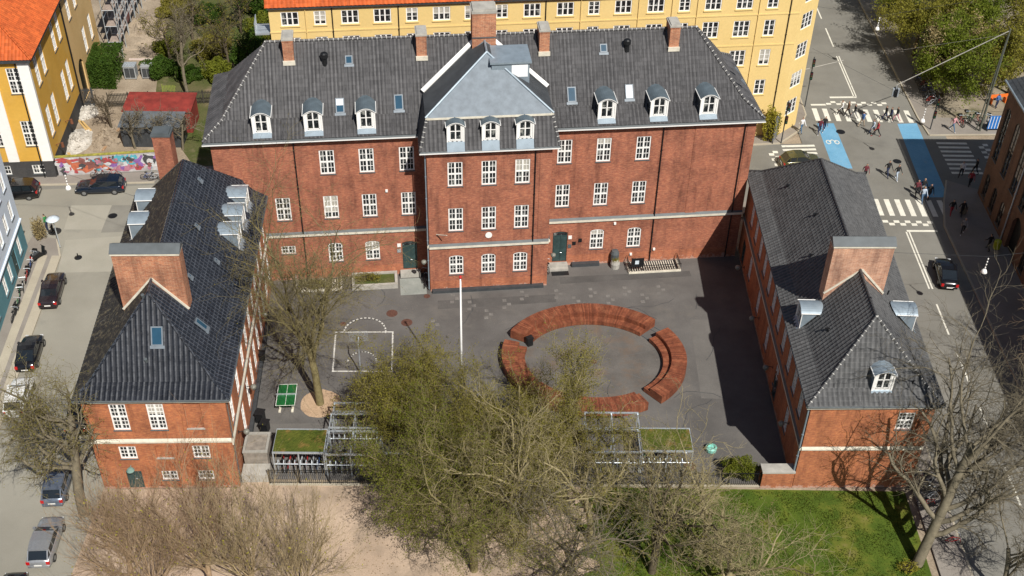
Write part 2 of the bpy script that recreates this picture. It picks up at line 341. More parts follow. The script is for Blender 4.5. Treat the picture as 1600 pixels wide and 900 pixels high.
def wall(parent, name, a, b, z0, z1, openings, mat, depth=0.15, wins=True, mats2=None, split=None):
    """a flat wall seen with a on the left and b on the right; openings = dicts u0,u1,z0,z1 and window options"""
    a, b = Vector((a[0], a[1], 0)), Vector((b[0], b[1], 0)); d = (b - a); L = d.length; d /= L
    inn = Vector((-d.y, d.x, 0)); ang = math.atan2(d.y, d.x)
    P = lambda u, z, y=0.0: tuple(a + d * u + inn * y + Vector((0, 0, z)))
    us = sorted({0.0, L, *[o['u0'] for o in openings], *[o['u1'] for o in openings]})
    zs = sorted({z0, z1, *[o['z0'] for o in openings], *[o['z1'] for o in openings], *([split] if split else [])})
    us = [u for u in us if -1e-6 <= u <= L + 1e-6]
    m = MB()
    for i in range(len(us) - 1):
        uc = (us[i] + us[i + 1]) / 2
        for j in range(len(zs) - 1):
            zc = (zs[j] + zs[j + 1]) / 2
            if any(o['u0'] < uc < o['u1'] and o['z0'] < zc < o['z1'] for o in openings): continue
            m.poly([P(us[i], zs[j]), P(us[i + 1], zs[j]), P(us[i + 1], zs[j + 1]), P(us[i], zs[j + 1])], 1 if (split and zc < split) else 0)
    for o in openings:
        u0, u1, za, zb = o['u0'], o['u1'], o['z0'], o['z1']; k = 1 if (split and zb < split + 0.5) else 0
        m.poly([P(u0, za), P(u0, zb), P(u0, zb, depth), P(u0, za, depth)], k); m.poly([P(u1, zb), P(u1, za), P(u1, za, depth), P(u1, zb, depth)], k)
        m.poly([P(u0, zb), P(u1, zb), P(u1, zb, depth), P(u0, zb, depth)], k); m.poly([P(u1, za), P(u0, za), P(u0, za, depth), P(u1, za, depth)], k)
        ar = o.get('arch', 0)
        if ar:                                           # brick filling above the segmental head
            n = 8; w = u1 - u0
            for q in range(n):
                t0, t1 = q / n, (q + 1) / n
                e0, e1 = zb - ar + ar * (1 - (2 * t0 - 1) ** 2), zb - ar + ar * (1 - (2 * t1 - 1) ** 2)
                m.poly([P(u0 + w * t0, e0, 0.001), P(u0 + w * t1, e1, 0.001), P(u0 + w * t1, zb, 0.001), P(u0 + w * t0, zb, 0.001)], k)
        if o.get('blind'): m.poly([P(u0, za, 0.13), P(u1, za, 0.13), P(u1, zb, 0.13), P(u0, zb, 0.13)], k)
        if o.get('void'): m.poly([P(u0, za, depth), P(u1, za, depth), P(u1, zb, depth), P(u0, zb, depth)], 2)
    ob = m.build(name, [mat, mats2 or mat, BLACK], parent)
    for o in openings:
        if o.get('blind') or o.get('void') or o.get('door'): 
            if o.get('blind') and o.get('bsill'):
                s = MB(); s.box(-0.05, o['u1'] - o['u0'] + 0.05, -0.06, 0.06, -0.06, 0.02); s.build('sill', CONCRETE, parent, loc=P(o['u0'], o['z0']), rz=ang)
            if o.get('door'): put_door(parent, P(o['u0'], o['z0']), ang, o['u1'] - o['u0'], o['z1'] - o['z0'], o.get('arch', 0), o.get('light', 0.5))
            continue
        put_window(parent, P(o['u0'], o['z0']), ang, o['u1'] - o['u0'], o['z1'] - o['z0'], **{k: v for k, v in o.items() if k in ('cols', 'rows', 'halves', 'casements', 'arch', 'sill', 'fm')})
    return ob
def put_door(parent, base, ang, w, h, arch=0.0, light=0.5):
    m = MB(); m.box(0, w, 0.09, 0.17, 0, h - 0.001)
    hd = h - light
    for k in (0, 1):
        x0 = 0.06 + k * (w / 2 - 0.02)
        m.box(x0, x0 + w / 2 - 0.1, 0.05, 0.09, 0.08, hd - 0.06)
        for (a, b) in ((0.2, 0.8), (0.95, hd - 0.25)): m.box(x0 + 0.08, x0 + w / 2 - 0.18, 0.03, 0.05, a, b)
    m.box(0, w, 0.03, 0.09, hd - 0.04, hd + 0.04)
    o = m.build('door', GREEN_DOOR, parent, loc=base, rz=ang)
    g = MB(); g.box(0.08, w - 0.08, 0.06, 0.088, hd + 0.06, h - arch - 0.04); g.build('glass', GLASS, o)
    k = MB(); k.tube((w / 2 + 0.05, 0.0, 1.05), (w / 2 + 0.2, 0.0, 1.05), 0.02); k.tube((w / 2 + 0.05, 0.0, 1.05), (w / 2 + 0.05, 0.05, 1.05), 0.015); k.build('handle', STEEL, o)
    return o
def openings_row(us, w, z0, z1, **kw):
    return [dict(u0=u, u1=u + w, z0=z0, z1=z1, **kw) for u in us]

def tile_face(name, parent, poly, mat, per=0.36, row=0.36, amp=0.065, step=0.022, lift=0.0):
    """pantiles over a convex sloping polygon; the first edge is the eave, left to right seen from outside"""
    A, B = Vector(poly[0]), Vector(poly[1]); s = (B - A).normalized()
    n = (B - A).cross(Vector(poly[2]) - A).normalized(); t = n.cross(s)
    if t.z < 0: t = -t
    n = s.cross(t)
    S = [(Vector(p) - A).dot(s) for p in poly]; T = [(Vector(p) - A).dot(t) for p in poly]
    s0, s1, t1 = min(S), max(S), max(T)
    nc = int((s1 - s0) / per) + 1; nr = int(t1 / row) + 1
    prof = [(0.0, 0.0), (0.22, 0.55), (0.5, 1.0), (0.78, 0.45)]
    ss = np.array([s0 + (c + q[0]) * per for c in range(nc) for q in prof] + [s0 + nc * per]); hh = np.array([q[1] * amp for c in range(nc) for q in prof] + [0.0])
    k = len(ss); rows = []
    An, sn, tn, nn = (np.array(x) for x in (A, s, t, n))
    for j in range(nr):
        for (tt, st) in ((j * row, step), ((j + 1) * row, 0.0)):
            rows.append(An + ss[:, None] * sn + tt * tn + (hh + st + lift)[:, None] * nn)
    vs_ = np.concatenate(rows); fs = []
    for j in range(2 * nr - 1):
        a = j * k + np.arange(k - 1); fs.append(np.stack([a, a + 1, a + k + 1, a + k], 1))
    fs = np.concatenate(fs)
    me = bpy.data.meshes.new(name); me.from_pydata(vs_.tolist(), [], fs.tolist())
    bm = bmesh.new(); bm.from_mesh(me)
    c = sum((Vector(p) for p in poly), Vector()) / len(poly)
    for i in range(1, len(poly)):
        p, q = Vector(poly[i]), Vector(poly[(i + 1) % len(poly)]); e = (q - p)
        if e.length < 1e-4: continue
        no = e.cross(n).normalized()
        if (c - p).dot(no) > 0: no = -no
        g = bm.verts[:] + bm.edges[:] + bm.faces[:]
        bmesh.ops.bisect_plane(bm, geom=g, plane_co=p, plane_no=no, clear_outer=True)
    uvl = bm.loops.layers.uv.new('UVMap')
    for f in bm.faces:
        for l in f.loops:
            r = l.vert.co - A; l[uvl].uv = (r.dot(s) - s0, r.dot(t))
    bm.to_mesh(me); bm.free(); me.materials.append(mat)
    o = bpy.data.objects.new(name, me); COL.objects.link(o); o.parent = parent
    return o
def cap_line(parent, p, q, mat, r=0.13, L=0.40, mort=True, name='ridge_tiles'):
    p, q = Vector(p), Vector(q); d = q - p; n = max(1, int(d.length / L)); d /= n
    m = MB(); w = MB()
    for k in range(n):
        a = p + d * k; b = p + d * (k + 1)
        m.tube(a, a + d * 0.94, r * 1.06, r * 0.9, 6)
        if mort: w.tube(a + d * 0.86, b + d * 0.06, r * 1.02, r * 1.02, 6)
    o = m.build(name, mat, parent)
    if mort: w.build('mortar', MORTAR, o, kind='stuff')
    o['kind'] = 'stuff'
    return o
def dormer_meshes(w, hw, arch, slope, kind):
    """front at y=0 facing -y, sill at z=0 where the roof plane passes; slope = rise over run of the roof behind"""
    key = ('dormer', w, hw, arch, round(slope, 3), kind)
    if key in _wc: return _wc[key]
    b = MB(); top = hw + arch; x0, x1 = -w / 2, w / 2
    yb = hw / slope
    for x, s in ((x0, -1), (x1, 1)):
        P = [(x, 0, -0.05), (x, 0, hw), (x, yb, hw)]
        b.poly(P if s < 0 else P[::-1], 1)
    n = 10; arc = [(x0 + w * k / n, hw + arch * (1 - (2 * k / n - 1) ** 2)) for k in range(n + 1)]
    # white front with an opening for the window
    ww = w * 0.66; wx0, wx1, wz0, wz1 = -ww / 2, ww / 2, 0.16, hw + arch * 0.45
    for (xa, xb, za, zb) in ((x0, wx0, -0.05, hw), (wx1, x1, -0.05, hw), (wx0, wx1, -0.05, wz0)):
        b.poly([(xa, 0, za), (xb, 0, za), (xb, 0, zb), (xa, 0, zb)], 0)
    wz = lambda x: wz1 - arch * 0.5 * (2 * x / ww) ** 2
    xs = sorted([a for a, _ in arc] + [wx0, wx1]); hz = lambda x: hw + arch * (1 - (2 * x / w) ** 2)
    for xa, xb in zip(xs[:-1], xs[1:]):
        if xb - xa < 1e-5: continue
        if xa >= wx0 - 1e-6 and xb <= wx1 + 1e-6: b.poly([(xa, 0, wz(xa)), (xb, 0, wz(xb)), (xb, 0, hz(xb)), (xa, 0, hz(xa))], 0)
        else: b.poly([(xa, 0, hw), (xb, 0, hw), (xb, 0, hz(xb)), (xa, 0, hz(xa))], 0)
    b.box(x0 - 0.02, x0 + 0.10, -0.05, -0.002, -0.05, hw, 0); b.box(x1 - 0.10, x1 + 0.02, -0.05, -0.002, -0.05, hw, 0)
    # lead apron below the sill
    a = 1.0; b.poly([(x0 - 0.02, -0.06, 0.02), (x0 - 0.02, -0.42, -0.42 * slope + 0.14), (x1 + 0.02, -0.42, -0.42 * slope + 0.14), (x1 + 0.02, -0.06, 0.02)], 2)
    b.poly([(x0 - 0.02, -0.06, 0.02), (x1 + 0.02, -0.06, 0.02), (x1 + 0.02, 0.0, 0.06), (x0 - 0.02, 0.0, 0.06)], 2)
    # roof
    r = MB(); ov = 0.12; e = 0.10
    pts = [(-(w / 2 + e) + (w + 2 * e) * k / n, hw - 0.04 + (arch + 0.07) * (1 - (2 * k / n - 1) ** 2)) for k in range(n + 1)]
    for (xa, za), (xb, zb) in zip(pts[:-1], pts[1:]):
        ya, yb2 = (za + 0.02) / slope + 0.10, (zb + 0.02) / slope + 0.10
        r.poly([(xa, -ov, za), (xb, -ov, zb), (xb, yb2, zb), (xa, ya, za)])
        r.poly([(xb, -ov, zb - 0.05), (xa, -ov, za - 0.05), (xa, ya, za - 0.05), (xb, yb2, zb - 0.05)])
        r.poly([(xa, -ov - 0.001, za - 0.06), (xb, -ov - 0.001, zb - 0.06), (xb, -ov - 0.001, zb), (xa, -ov - 0.001, za)], 1)
    tb = pts[n // 2]; yy = tb[1] / slope
    if kind == 'a': r.poly([(-w * 0.42, yy - 0.05, tb[1] - 0.02), (w * 0.42, yy - 0.05, tb[1] - 0.02), (w * 0.46, yy + 0.28, tb[1] + 0.28 * slope + 0.05), (-w * 0.46, yy + 0.28, tb[1] + 0.28 * slope + 0.05)])
    for sx in (-1, 1):
        r.tube((sx * (w / 2 + e), -ov, hw - 0.03), (sx * (w / 2 + e), (hw) / slope, hw - 0.03), 0.035, n=5, m=1)
    # window frame and glass
    f = MB(); y0, y1 = 0.03, 0.10
    f.box(wx0, wx0 + 0.06, y0, y1, wz0, wz(wx0)); f.box(wx1 - 0.06, wx1, y0, y1, wz0, wz(wx1)); f.box(-0.05, 0.05, y0 - 0.01, y1, wz0, wz1)
    f.box(wx0, wx1, y0, y1, wz0, wz0 + 0.07)
    zt = wz0 + (wz1 - wz0) * 0.55; f.box(wx0, wx1, y0 + 0.002, y1 - 0.002, zt - 0.025, zt + 0.025)
    z2 = wz0 + (wz1 - wz0) * 0.28
    if kind == 'a': pass
    g = MB(); g.poly([(wx0, 0.08, wz0), (wx1, 0.08, wz0)] + [(wx1 - ww * k / 6, 0.08, wz(wx1 - ww * k / 6)) for k in range(7)])
    res = (b.mesh('dormer', [WHITE, ZINC if kind == 'b' else LEAD, ZINC]), r.mesh('dormer_roof', [ZINC if kind == 'b' else DORMROOF, WHITE]), f.mesh('window', WHITE), g.mesh('glass', GLASS))
    _wc[key] = res; return res
DORMROOF = plain('dormer_roof_lead', (0.115, 0.15, 0.175), 0.5, 0.2, 0.2, 1.5)
def put_dormer(parent, loc, ang, w, hw, arch, slope, kind='a'):
    b, r, f, g = dormer_meshes(w, hw, arch, slope, kind)
    o = inst('dormer', b, parent, loc, ang); inst('dormer_roof', r, o); inst('window', f, o); inst('glass', g, o); return o
def put_skylight(parent, c, s, t, w, h, col='dark'):
    """flush roof window at c; s along the eave, t up the slope"""
    s, t = Vector(s).normalized(), Vector(t).normalized(); n = s.cross(t); c = Vector(c)
    M = Matrix(((s.x, t.x, n.x, c.x), (s.y, t.y, n.y, c.y), (s.z, t.z, n.z, c.z), (0, 0, 0, 1)))
    m = MB(); fw = 0.09
    for b in ((-w / 2, w / 2, -h / 2, -h / 2 + fw), (-w / 2, w / 2, h / 2 - fw, h / 2), (-w / 2, -w / 2 + fw, -h / 2 + fw, h / 2 - fw), (w / 2 - fw, w / 2, -h / 2 + fw, h / 2 - fw)):
        m.box(*b, 0.0, 0.12, 0, M)
    m.box(-w / 2 - 0.1, w / 2 + 0.1, -h / 2 - 0.22, -h / 2 - 0.002, 0.02, 0.07, 0, M)
    o = m.build('skylight', SLATE_BAY, parent)
    g = MB(); g.box(-w / 2 + fw, w / 2 - fw, -h / 2 + fw, h / 2 - fw, 0.04, 0.115, 0, M)
    g.build('glass', {'dark': SKYGLASS, 'blind': BLIND}.get(col, SKYGLASS), o)
    if col == 'half':
        g2 = MB(); g2.box(-w / 2 + fw, w / 2 - fw, 0.02, h / 2 - fw, 0.118, 0.125, 0, M); g2.build('roller_blind', BLIND, o)
    return o
SKYGLASS = plain('skylight_glass', (0.02, 0.065, 0.11), 0.05, 0.0, 0.1, 2, 0.7)
BLIND = plain('white_blind', (0.8, 0.82, 0.84), 0.5, 0, 0.03)
def gutter(parent, pts, r=0.085, mat=None, fascia=True):
    m = MB()
    for a, b in zip(pts[:-1], pts[1:]): m.tube(a, b, r, r, 8, 0)
    return m.build('gutter', mat or ZINC, parent)
def downpipe(parent, x, y, z0, z1, mat=None, r=0.055):
    m = MB(); m.tube((x, y, z0), (x, y, z1), r, r, 8)
    for k in range(int((z1 - z0) / 2.2)): m.tube((x, y, z0 + 1 + 2.2 * k), (x, y, z0 + 1.06 + 2.2 * k), r * 1.5, r * 1.5, 8)
    return m.build('downpipe', mat or BLACK, parent)
# ------------------------------------------------------------------ the setting: ground, roads, pavements
ASPH_R = ground_mat('asphalt_street', (0.165, 0.158, 0.138), (0.215, 0.208, 0.185), 0.18, 14, 0.14, 0.9, [(0.55, 0.8, (0.13, 0.125, 0.115), 0.7)], 0.25)
ASPH_L = ground_mat('asphalt_pale', (0.235, 0.222, 0.185), (0.295, 0.28, 0.235), 0.16, 14, 0.10, 0.9, [(0.58, 0.8, (0.17, 0.165, 0.145), 0.7)], 0.3)
ASPH_C = ground_mat('asphalt_yard', (0.088, 0.083, 0.079), (0.138, 0.131, 0.124), 0.22, 12, 0.18, 0.9, [(0.52, 0.72, (0.17, 0.158, 0.142), 0.5), (0.62, 0.8, (0.13, 0.11, 0.09), 0.5)], 0.33)
GRAVEL = ground_mat('gravel', (0.37, 0.275, 0.20), (0.48, 0.37, 0.275), 0.2, 10, 0.2, 0.95, [(0.48, 0.66, (0.27, 0.21, 0.155), 0.8), (0.66, 0.8, (0.21, 0.165, 0.12), 0.7)], 0.3)
LAWN = ground_mat('grass', (0.042, 0.076, 0.007), (0.090, 0.128, 0.013), 0.6, 16, 0.5, 0.95, [(0.50, 0.60, (0.14, 0.14, 0.022), 0.7), (0.60, 0.70, (0.21, 0.165, 0.07), 0.75)], 0.3)
SLAB = ground_mat('pavement_slabs', (0.215, 0.19, 0.165), (0.275, 0.25, 0.22), 0.3, 9, 0.12, 0.9)
GRANITE = ground_mat('granite_strip', (0.36, 0.32, 0.25), (0.43, 0.385, 0.30), 0.5, 9, 0.1, 0.9)
DIRT = ground_mat('building_site_soil', (0.24, 0.19, 0.135), (0.36, 0.295, 0.22), 0.35, 6, 0.25, 0.97, [(0.55, 0.7, (0.13, 0.095, 0.065), 0.9)], 0.3)
GARDEN = ground_mat('garden_ground', (0.05, 0.075, 0.012), (0.12, 0.105, 0.05), 0.25, 7, 0.35, 0.97, [(0.55, 0.68, (0.24, 0.18, 0.12), 0.8)], 0.22)
PARKGR = ground_mat('park_ground', (0.20, 0.17, 0.125), (0.30, 0.255, 0.19), 0.3, 7, 0.25, 0.97, [(0.52, 0.66, (0.08, 0.085, 0.025), 0.8)], 0.2)
PAINT = ground_mat('road_paint', (0.62, 0.60, 0.52), (0.74, 0.72, 0.63), 1.2, 6, 0.10, 0.8, [(0.60, 0.72, (0.30, 0.29, 0.25), 0.8)], 1.6)
PAINTBLUE = ground_mat('blue_lane_paint', (0.12, 0.30, 0.46), (0.17, 0.37, 0.54), 0.5, 7, 0.12, 0.8, [(0.58, 0.75, (0.25, 0.36, 0.42), 0.6)], 0.7)
def sheet(name, poly, z, mat, kind='structure', parent=None):
    m = MB(); m.poly([(x, y, z) for x, y in poly]); o = m.build(name, mat, parent)
    if parent is None: o['kind'] = kind
    return o
def rect(x0, x1, y0, y1): return [(x0, y0), (x1, y0), (x1, y1), (x0, y1)]
def slab(name, poly, mat, h=0.12, kerb=True):
    m = MB(); m.prism(poly, 0.0, h); o = m.build(name, mat); o['kind'] = 'structure'; return o
sheet('ground', rect(-600, 600, -300, 900), -0.06, DIRT)
left_street = sheet('left_street', [(-48, 20), (-26, 20), (-29.9, 58.5), (-31.6, 82), (-25, 100.6), (-90, 93), (-90, 40)], 0.0, ASPH_L)
yard = sheet('schoolyard', [(-19.6, 60.2), (21.3, 60.7), (21.3, 91), (10, 90), (-23, 88)], 0.004, ASPH_C)
back_street = sheet('back_street', [(-25, 89.5), (-10, 91), (31, 99), (31, 110), (-40, 102.6), (-90, 96), (-90, 92.9), (-25.05, 100.55)], 0.002, ASPH_R)
street = sheet('street', [(32.6, 10), (43, 10), (43, 95), (60, 103), (130, 106), (130, 113), (47, 111.6), (46, 250), (31, 250), (30.9, 112), (31.0, 98), (32.6, 95)], 0.0055, ASPH_R)
plaza = sheet('gravel_plaza', [(-29.9, 20), (12, 20), (12, 60.2), (6.2, 60.15), (-19.6, 59.9), (-19.9, 59.3), (-29.9, 58.8)], 0.004, GRAVEL)
re_ = random.Random(9)
edge_ = [(6.0 + 0.9 * math.sin(k * 0.7) + re_.uniform(-0.35, 0.35), 60.15 - 0.25 * k) for k in range(100)]
lawn = sheet('lawn', [(29.8, 34), (29.8, 60.4)] + edge_, 0.008, LAWN)
sheet('lawn_far', [(9, -60), (29.8, -60), (29.8, 33.99), (6.2, 35.3)], 0.0075, LAWN)
sheet('building_site', [(-60, 101.2), (-33, 102.6), (-31, 112), (-40, 150), (-60, 190), (-75, 190)], 0.006, DIRT)
sheet('garden', [(-33, 102.7), (-23, 104.4), (-24, 200), (-62, 200), (-45, 140), (-40, 114)], 0.012, GARDEN)
sheet('park', [(47.2, 113.4), (130, 115), (130, 260), (47.2, 260)], 0.012, PARKGR)
# pavements, each a raised slab
slab('pavement', [(30.4, 20), (32.6, 20), (32.6, 93), (31.6, 96.5), (29.5, 98.2), (19.5, 98.6), (19.5, 96), (30.4, 95)], SLAB)
slab('pavement', [(42.2, 20), (47.6, 20), (47.4, 101.6), (44.6, 103.2), (43.2, 99), (42.2, 95)], SLAB)
slab('pavement', [(45.2, 112.2), (62, 113.2), (62, 116), (47.2, 116), (47.2, 250), (44.8, 250), (44.9, 116)], SLAB)
slab('pavement', [(10, 107.2), (28.5, 109.8), (30.9, 112.4), (32.4, 116), (32.6, 250), (30.6, 250), (30.6, 114), (26.2, 111.3), (10, 109.4)], SLAB)
slab('pavement', [(-90, 96.6), (-47.0, 98.7), (-36.3, 99.6), (-35.6, 101.6), (-46.6, 100.3), (-90, 98.5)], SLAB)
pl = slab('pavement', [(-43, 20), (-39.2, 60), (-40.9, 76), (-41.9, 87.0), (-43.0, 89.6), (-45.4, 90.2), (-45.5, 88.2), (-43.9, 77.8), (-50, 20)], SLAB)
for off, w in ((-0.75, 0.75), (-1.9, 0.75)):
    m = MB(); line = [(-43, 20), (-39.2, 60), (-40.9, 76), (-41.9, 87.0)]
    for (xa, ya), (xb, yb) in zip(line[:-1], line[1:]): m.poly([(xa + off, ya, 0.126), (xa + off + w, ya, 0.126), (xb + off + w, yb, 0.126), (xb + off, yb, 0.126)])
    m.build('granite_strip', GRANITE, pl)
def kerb(pts, w=0.16, h=0.135):
    m = MB()
    for a, b in zip(pts[:-1], pts[1:]): m.beam((*a, h / 2), (*b, h / 2), w, h)
    o = m.build('kerb', GRANITE); o['kind'] = 'structure'
kerb([(32.6, 20), (32.6, 93), (31.6, 96.5), (29.5, 98.2)])
kerb([(42.2, 20), (42.2, 95), (43.2, 99), (44.6, 103.2)])
kerb([(62, 113.2), (45.2, 112.2), (44.9, 116), (44.8, 250)])
kerb([(10, 107.2), (28.5, 109.8), (30.9, 112.4), (32.4, 116), (32.6, 250)])
kerb([(-90, 96.6), (-47.0, 98.7), (-36.3, 99.6)])
kerb([(-43, 20), (-39.2, 60), (-40.9, 76), (-41.9, 87.0), (-43.0, 89.6)])
# painted markings on the streets
def mark(poly, mat=PAINT, z=0.0095, name='marking', parent=street):
    m = MB(); m.poly([(x, y, z) for x, y in poly]); return m.build(name, mat, parent)
def strip(a, b, w, **k):
    a, b = Vector((*a, 0)), Vector((*b, 0)); d = (b - a).normalized(); p = Vector((-d.y, d.x, 0)) * w / 2
    return mark([tuple((q)[:2]) for q in (a - p, b - p, b + p, a + p)], **k)
for k in range(10): x = 33.6 + 1.15 * k; strip((x, 114.9), (x + 0.02, 117.6), 0.55, name='crossing_stripe')
for k in range(7): x = 36.45 + 1.07 * k; strip((x, 96.7), (x + 0.02, 99.6), 0.52, name='crossing_stripe')
for k in range(8): y = 104.8 + 0.84 * k; strip((45.6, y), (48.9, y + 0.05), 0.38, name='crossing_stripe')
for k in range(3): y = 107.8 + 0.75 * k; strip((28.6, y), (32.2, y + 0.3), 0.38, name='crossing_stripe')
for k in range(12):
    if k < 12: x = 35.2 + 0.58 * k; strip((x, 118.7 + 0.42 * (k % 2)), (x + 0.56, 118.72 + 0.42 * (k % 2)), 0.4, name='checker_mark')
for k in range(9): x = 36.3 + 0.55 * k; strip((x, 95.25 + 0.45 * ((k + 1) % 2)), (x + 0.54, 95.26 + 0.45 * ((k + 1) % 2)), 0.42, name='checker_mark')
for k in range(8): y = 104.6 + 0.5 * k; strip((27.4 - 0.07 * k + 0.55 * (k % 2), y), (27.95 - 0.07 * k + 0.55 * (k % 2), y + 0.02), 0.46, name='checker_mark')
for k in range(8): y = 107.0 + 0.5 * k; strip((50.0 + 0.55 * (k % 2), y), (50.55 + 0.55 * (k % 2), y + 0.02), 0.46, name='checker_mark')
strip((33.4, 118.4), (35.1, 118.5), 0.35); strip((35.9, 120.2), (39.0, 120.4), 0.35)
strip((38.72, 120.4), (38.72, 130.4), 0.13); strip((39.0, 120.4), (39.0, 130.4), 0.13)
for a, b in ((132.9, 137.9), (140.6, 145.6), (149, 154), (157, 162)): strip((38.85, a), (38.85, b), 0.16)
strip((38.3, 94.15), (41.3, 94.25), 0.3); strip((38.42, 85.1), (38.5, 94.0), 0.14); strip((38.12, 85.1), (38.2, 94.0), 0.14)
for a, b in ((78.7, 82.9), (72.4, 76.3), (65.8, 69.8), (59.3, 63.1), (52, 56), (45, 49)): strip((38.15, a), (38.2, b), 0.15)
strip((42.5, 95.0), (44.0, 95.05), 0.2)
mark([(33.3, 105.2), (35.35, 105.2), (35.2, 114.4), (33.3, 114.3)], PAINTBLUE, 0.008, 'blue_cycle_lane'); mark([(41.7, 100.1), (44.0, 100.2), (44.5, 114.8), (42.3, 114.6)], PAINTBLUE, 0.008, 'blue_cycle_lane')
for yc in (110.4,):      # painted bicycle symbol on the blue lane
    for dx in (-0.45, 0.45):
        m = MB()
        for k in range(10):
            t0, t1 = 2 * math.pi * k / 10, 2 * math.pi * (k + 1) / 10
            m.poly([(34.3 + dx + r * math.cos(t), yc + 1.5 * r * math.sin(t), 0.0125) for r, t in ((0.20, t0), (0.29, t0), (0.29, t1), (0.20, t1))])
        m.build('bicycle_symbol', PAINT, street)
    strip((33.9, yc), (34.3, yc + 0.5), 0.1, z=0.0135); strip((34.3, yc + 0.5), (34.7, yc), 0.1, z=0.0137)
# repair patches in the asphalt of the left street
def patch(poly, mat, parent, z=0.005): m = MB(); m.poly([(x, y, z) for x, y in poly]); return m.build('asphalt_patch', mat, parent)
PATCH1 = ground_mat('asphalt_patch_light', (0.30, 0.285, 0.235), (0.34, 0.32, 0.27), 0.4, 12, 0.08); PATCH2 = ground_mat('asphalt_patch_dark', (0.19, 0.18, 0.155), (0.235, 0.225, 0.195), 0.4, 12, 0.1)
patch([(-42.9, 91.3), (-39.3, 91.4), (-39.5, 95.5), (-43.4, 95.3)], PATCH1, left_street); patch([(-39.25, 90.9), (-36.4, 91.2), (-36.6, 95.6), (-39.45, 95.5)], PATCH2, left_street)
patch([(-41.4, 84.6), (-36.0, 85.0), (-36.1, 90.6), (-42.2, 89.6)], PATCH1, left_street, 0.0045)
MANHOLE = plain('rusty_iron', (0.11, 0.05, 0.035), 0.8, 0.2, 0.3, 5)
def manhole(x, y, parent, r=0.55, mat=MANHOLE, z=0.012):
    m = MB(); n = 16; m.poly([(x + r * math.cos(2 * math.pi * k / n), y + r * math.sin(2 * math.pi * k / n), z) for k in range(n)]); m.build('manhole_cover', mat, parent)
for x, y in ((-10.5, 79.9), (-9.1, 78.7)): manhole(x, y, yard, 0.5)
manhole(-7.6, 82.4, yard, 0.3); manhole(-14.6, 78.3, yard, 0.28); manhole(13.9, 62.5, yard, 0.5); manhole(-38.9, 93.7, left_street, 0.45, BLACK); manhole(40.4, 106.8, street, 0.45, BLACK)
manhole(35.6, 112.6, street, 0.5, BLACK); manhole(-43.9, 85, left_street, 0.3, BLACK)
# chalk and paint on the yard
CHALK = ground_mat('worn_white_paint', (0.45, 0.44, 0.41), (0.62, 0.61, 0.57), 0.8, 5, 0.2, 0.9, [(0.56, 0.66, (0.13, 0.12, 0.105), 0.9)], 1.8)
FAINT = ground_mat('faded_chalk', (0.125, 0.118, 0.11), (0.19, 0.182, 0.17), 1.2, 5, 0.2, 0.9)
def yline(pts, w=0.13, mat=CHALK, z=0.012):
    m = MB()
    for a, b in zip(pts[:-1], pts[1:]):
        a, b = Vector((*a, 0)), Vector((*b, 0)); d = (b - a).normalized(); p = Vector((-d.y, d.x, 0)) * w / 2; e = d * w / 2
        m.poly([(q.x, q.y, z) for q in (a - p - e, b - p + e, b + p + e, a + p - e)])
    return m.build('court_line', mat, yard)
yline([(-15.1, 77.2), (-10.2, 77.4)]); yline([(-10.2, 77.4), (-9.8, 72.4)], z=0.0123); yline([(-9.8, 72.4), (-14.7, 72.25)], z=0.0126); yline([(-14.7, 72.25), (-15.1, 77.2)], z=0.0129)
yline([(-12.6 + 1.8 * math.cos(t), 77.3 + 1.9 * math.sin(t)) for t in [math.pi * k / 16 for k in range(17)]], z=0.0132)
yline([(-12.4 + 1.2 * math.cos(t), 73.5 + 1.25 * math.sin(t)) for t in [math.pi * k / 14 for k in range(15)]], z=0.0135)
rnd = random.Random(5)
PATCH3 = ground_mat('yard_patch_dark', (0.072, 0.069, 0.066), (0.105, 0.10, 0.095), 0.5, 11, 0.18); PATCH4 = ground_mat('yard_patch_pale', (0.115, 0.109, 0.102), (0.15, 0.142, 0.132), 0.5, 11, 0.15)
for i, (pl_, mt_) in enumerate((([(-6.5, 80.6), (4, 82.0), (3.9, 83.1), (-6.6, 81.8)], PATCH3), ([(4.4, 84.6), (16.5, 86.2), (16.4, 87.0), (4.3, 85.6)], PATCH3), ([(-19.6, 74), (-16.4, 74.2), (-16.6, 79.5), (-20, 79.2)], PATCH4), ([(-8.5, 66.5), (-4.6, 66.7), (-4.8, 70.4), (-8.7, 70.2)], PATCH3), ([(15.6, 70), (17.4, 70), (17.4, 80), (15.7, 80)], PATCH4), ([(-19, 63.6), (-14.6, 63.8), (-14.7, 66.2), (-19.2, 66)], PATCH4))): patch(pl_, mt_, yard, 0.0078 + 0.0002 * i)
for i in range(16):      # cracks and joints in the asphalt
    x0, y0, a0 = rnd.uniform(-17, 17), rnd.uniform(64, 84), rnd.uniform(0, 3.14); pts_ = [(x0, y0)]
    for _ in range(7): a0 += rnd.uniform(-0.5, 0.5); pts_.append((pts_[-1][0] + 0.7 * math.cos(a0), pts_[-1][1] + 0.7 * math.sin(a0)))
    pts_ = [q for q in pts_ if -18.5 < q[0] < 19.5 and 62 < q[1] < 84]
    if len(pts_) > 2: yline(pts_, 0.045, DARKGREY, 0.0105 + 0.0002 * i)
for k in range(14):            # faded hopscotch squares across the far side of the yard
    x = -7 + k * 1.55; y = 80.2 + 0.16 * k + (k % 2) * 1.1 - (2.4 if k < 7 and k % 3 == 0 else 0)
    for q in range(3):
        m = MB(); xx, yy = x + 0.42 * (q % 2), y + 0.5 * q; m.poly([(xx, yy, 0.011), (xx + 0.34, yy + 0.03, 0.011), (xx + 0.3, yy + 0.4, 0.011), (xx - 0.04, yy + 0.36, 0.011)]); m.build('faded_square', FAINT, yard)

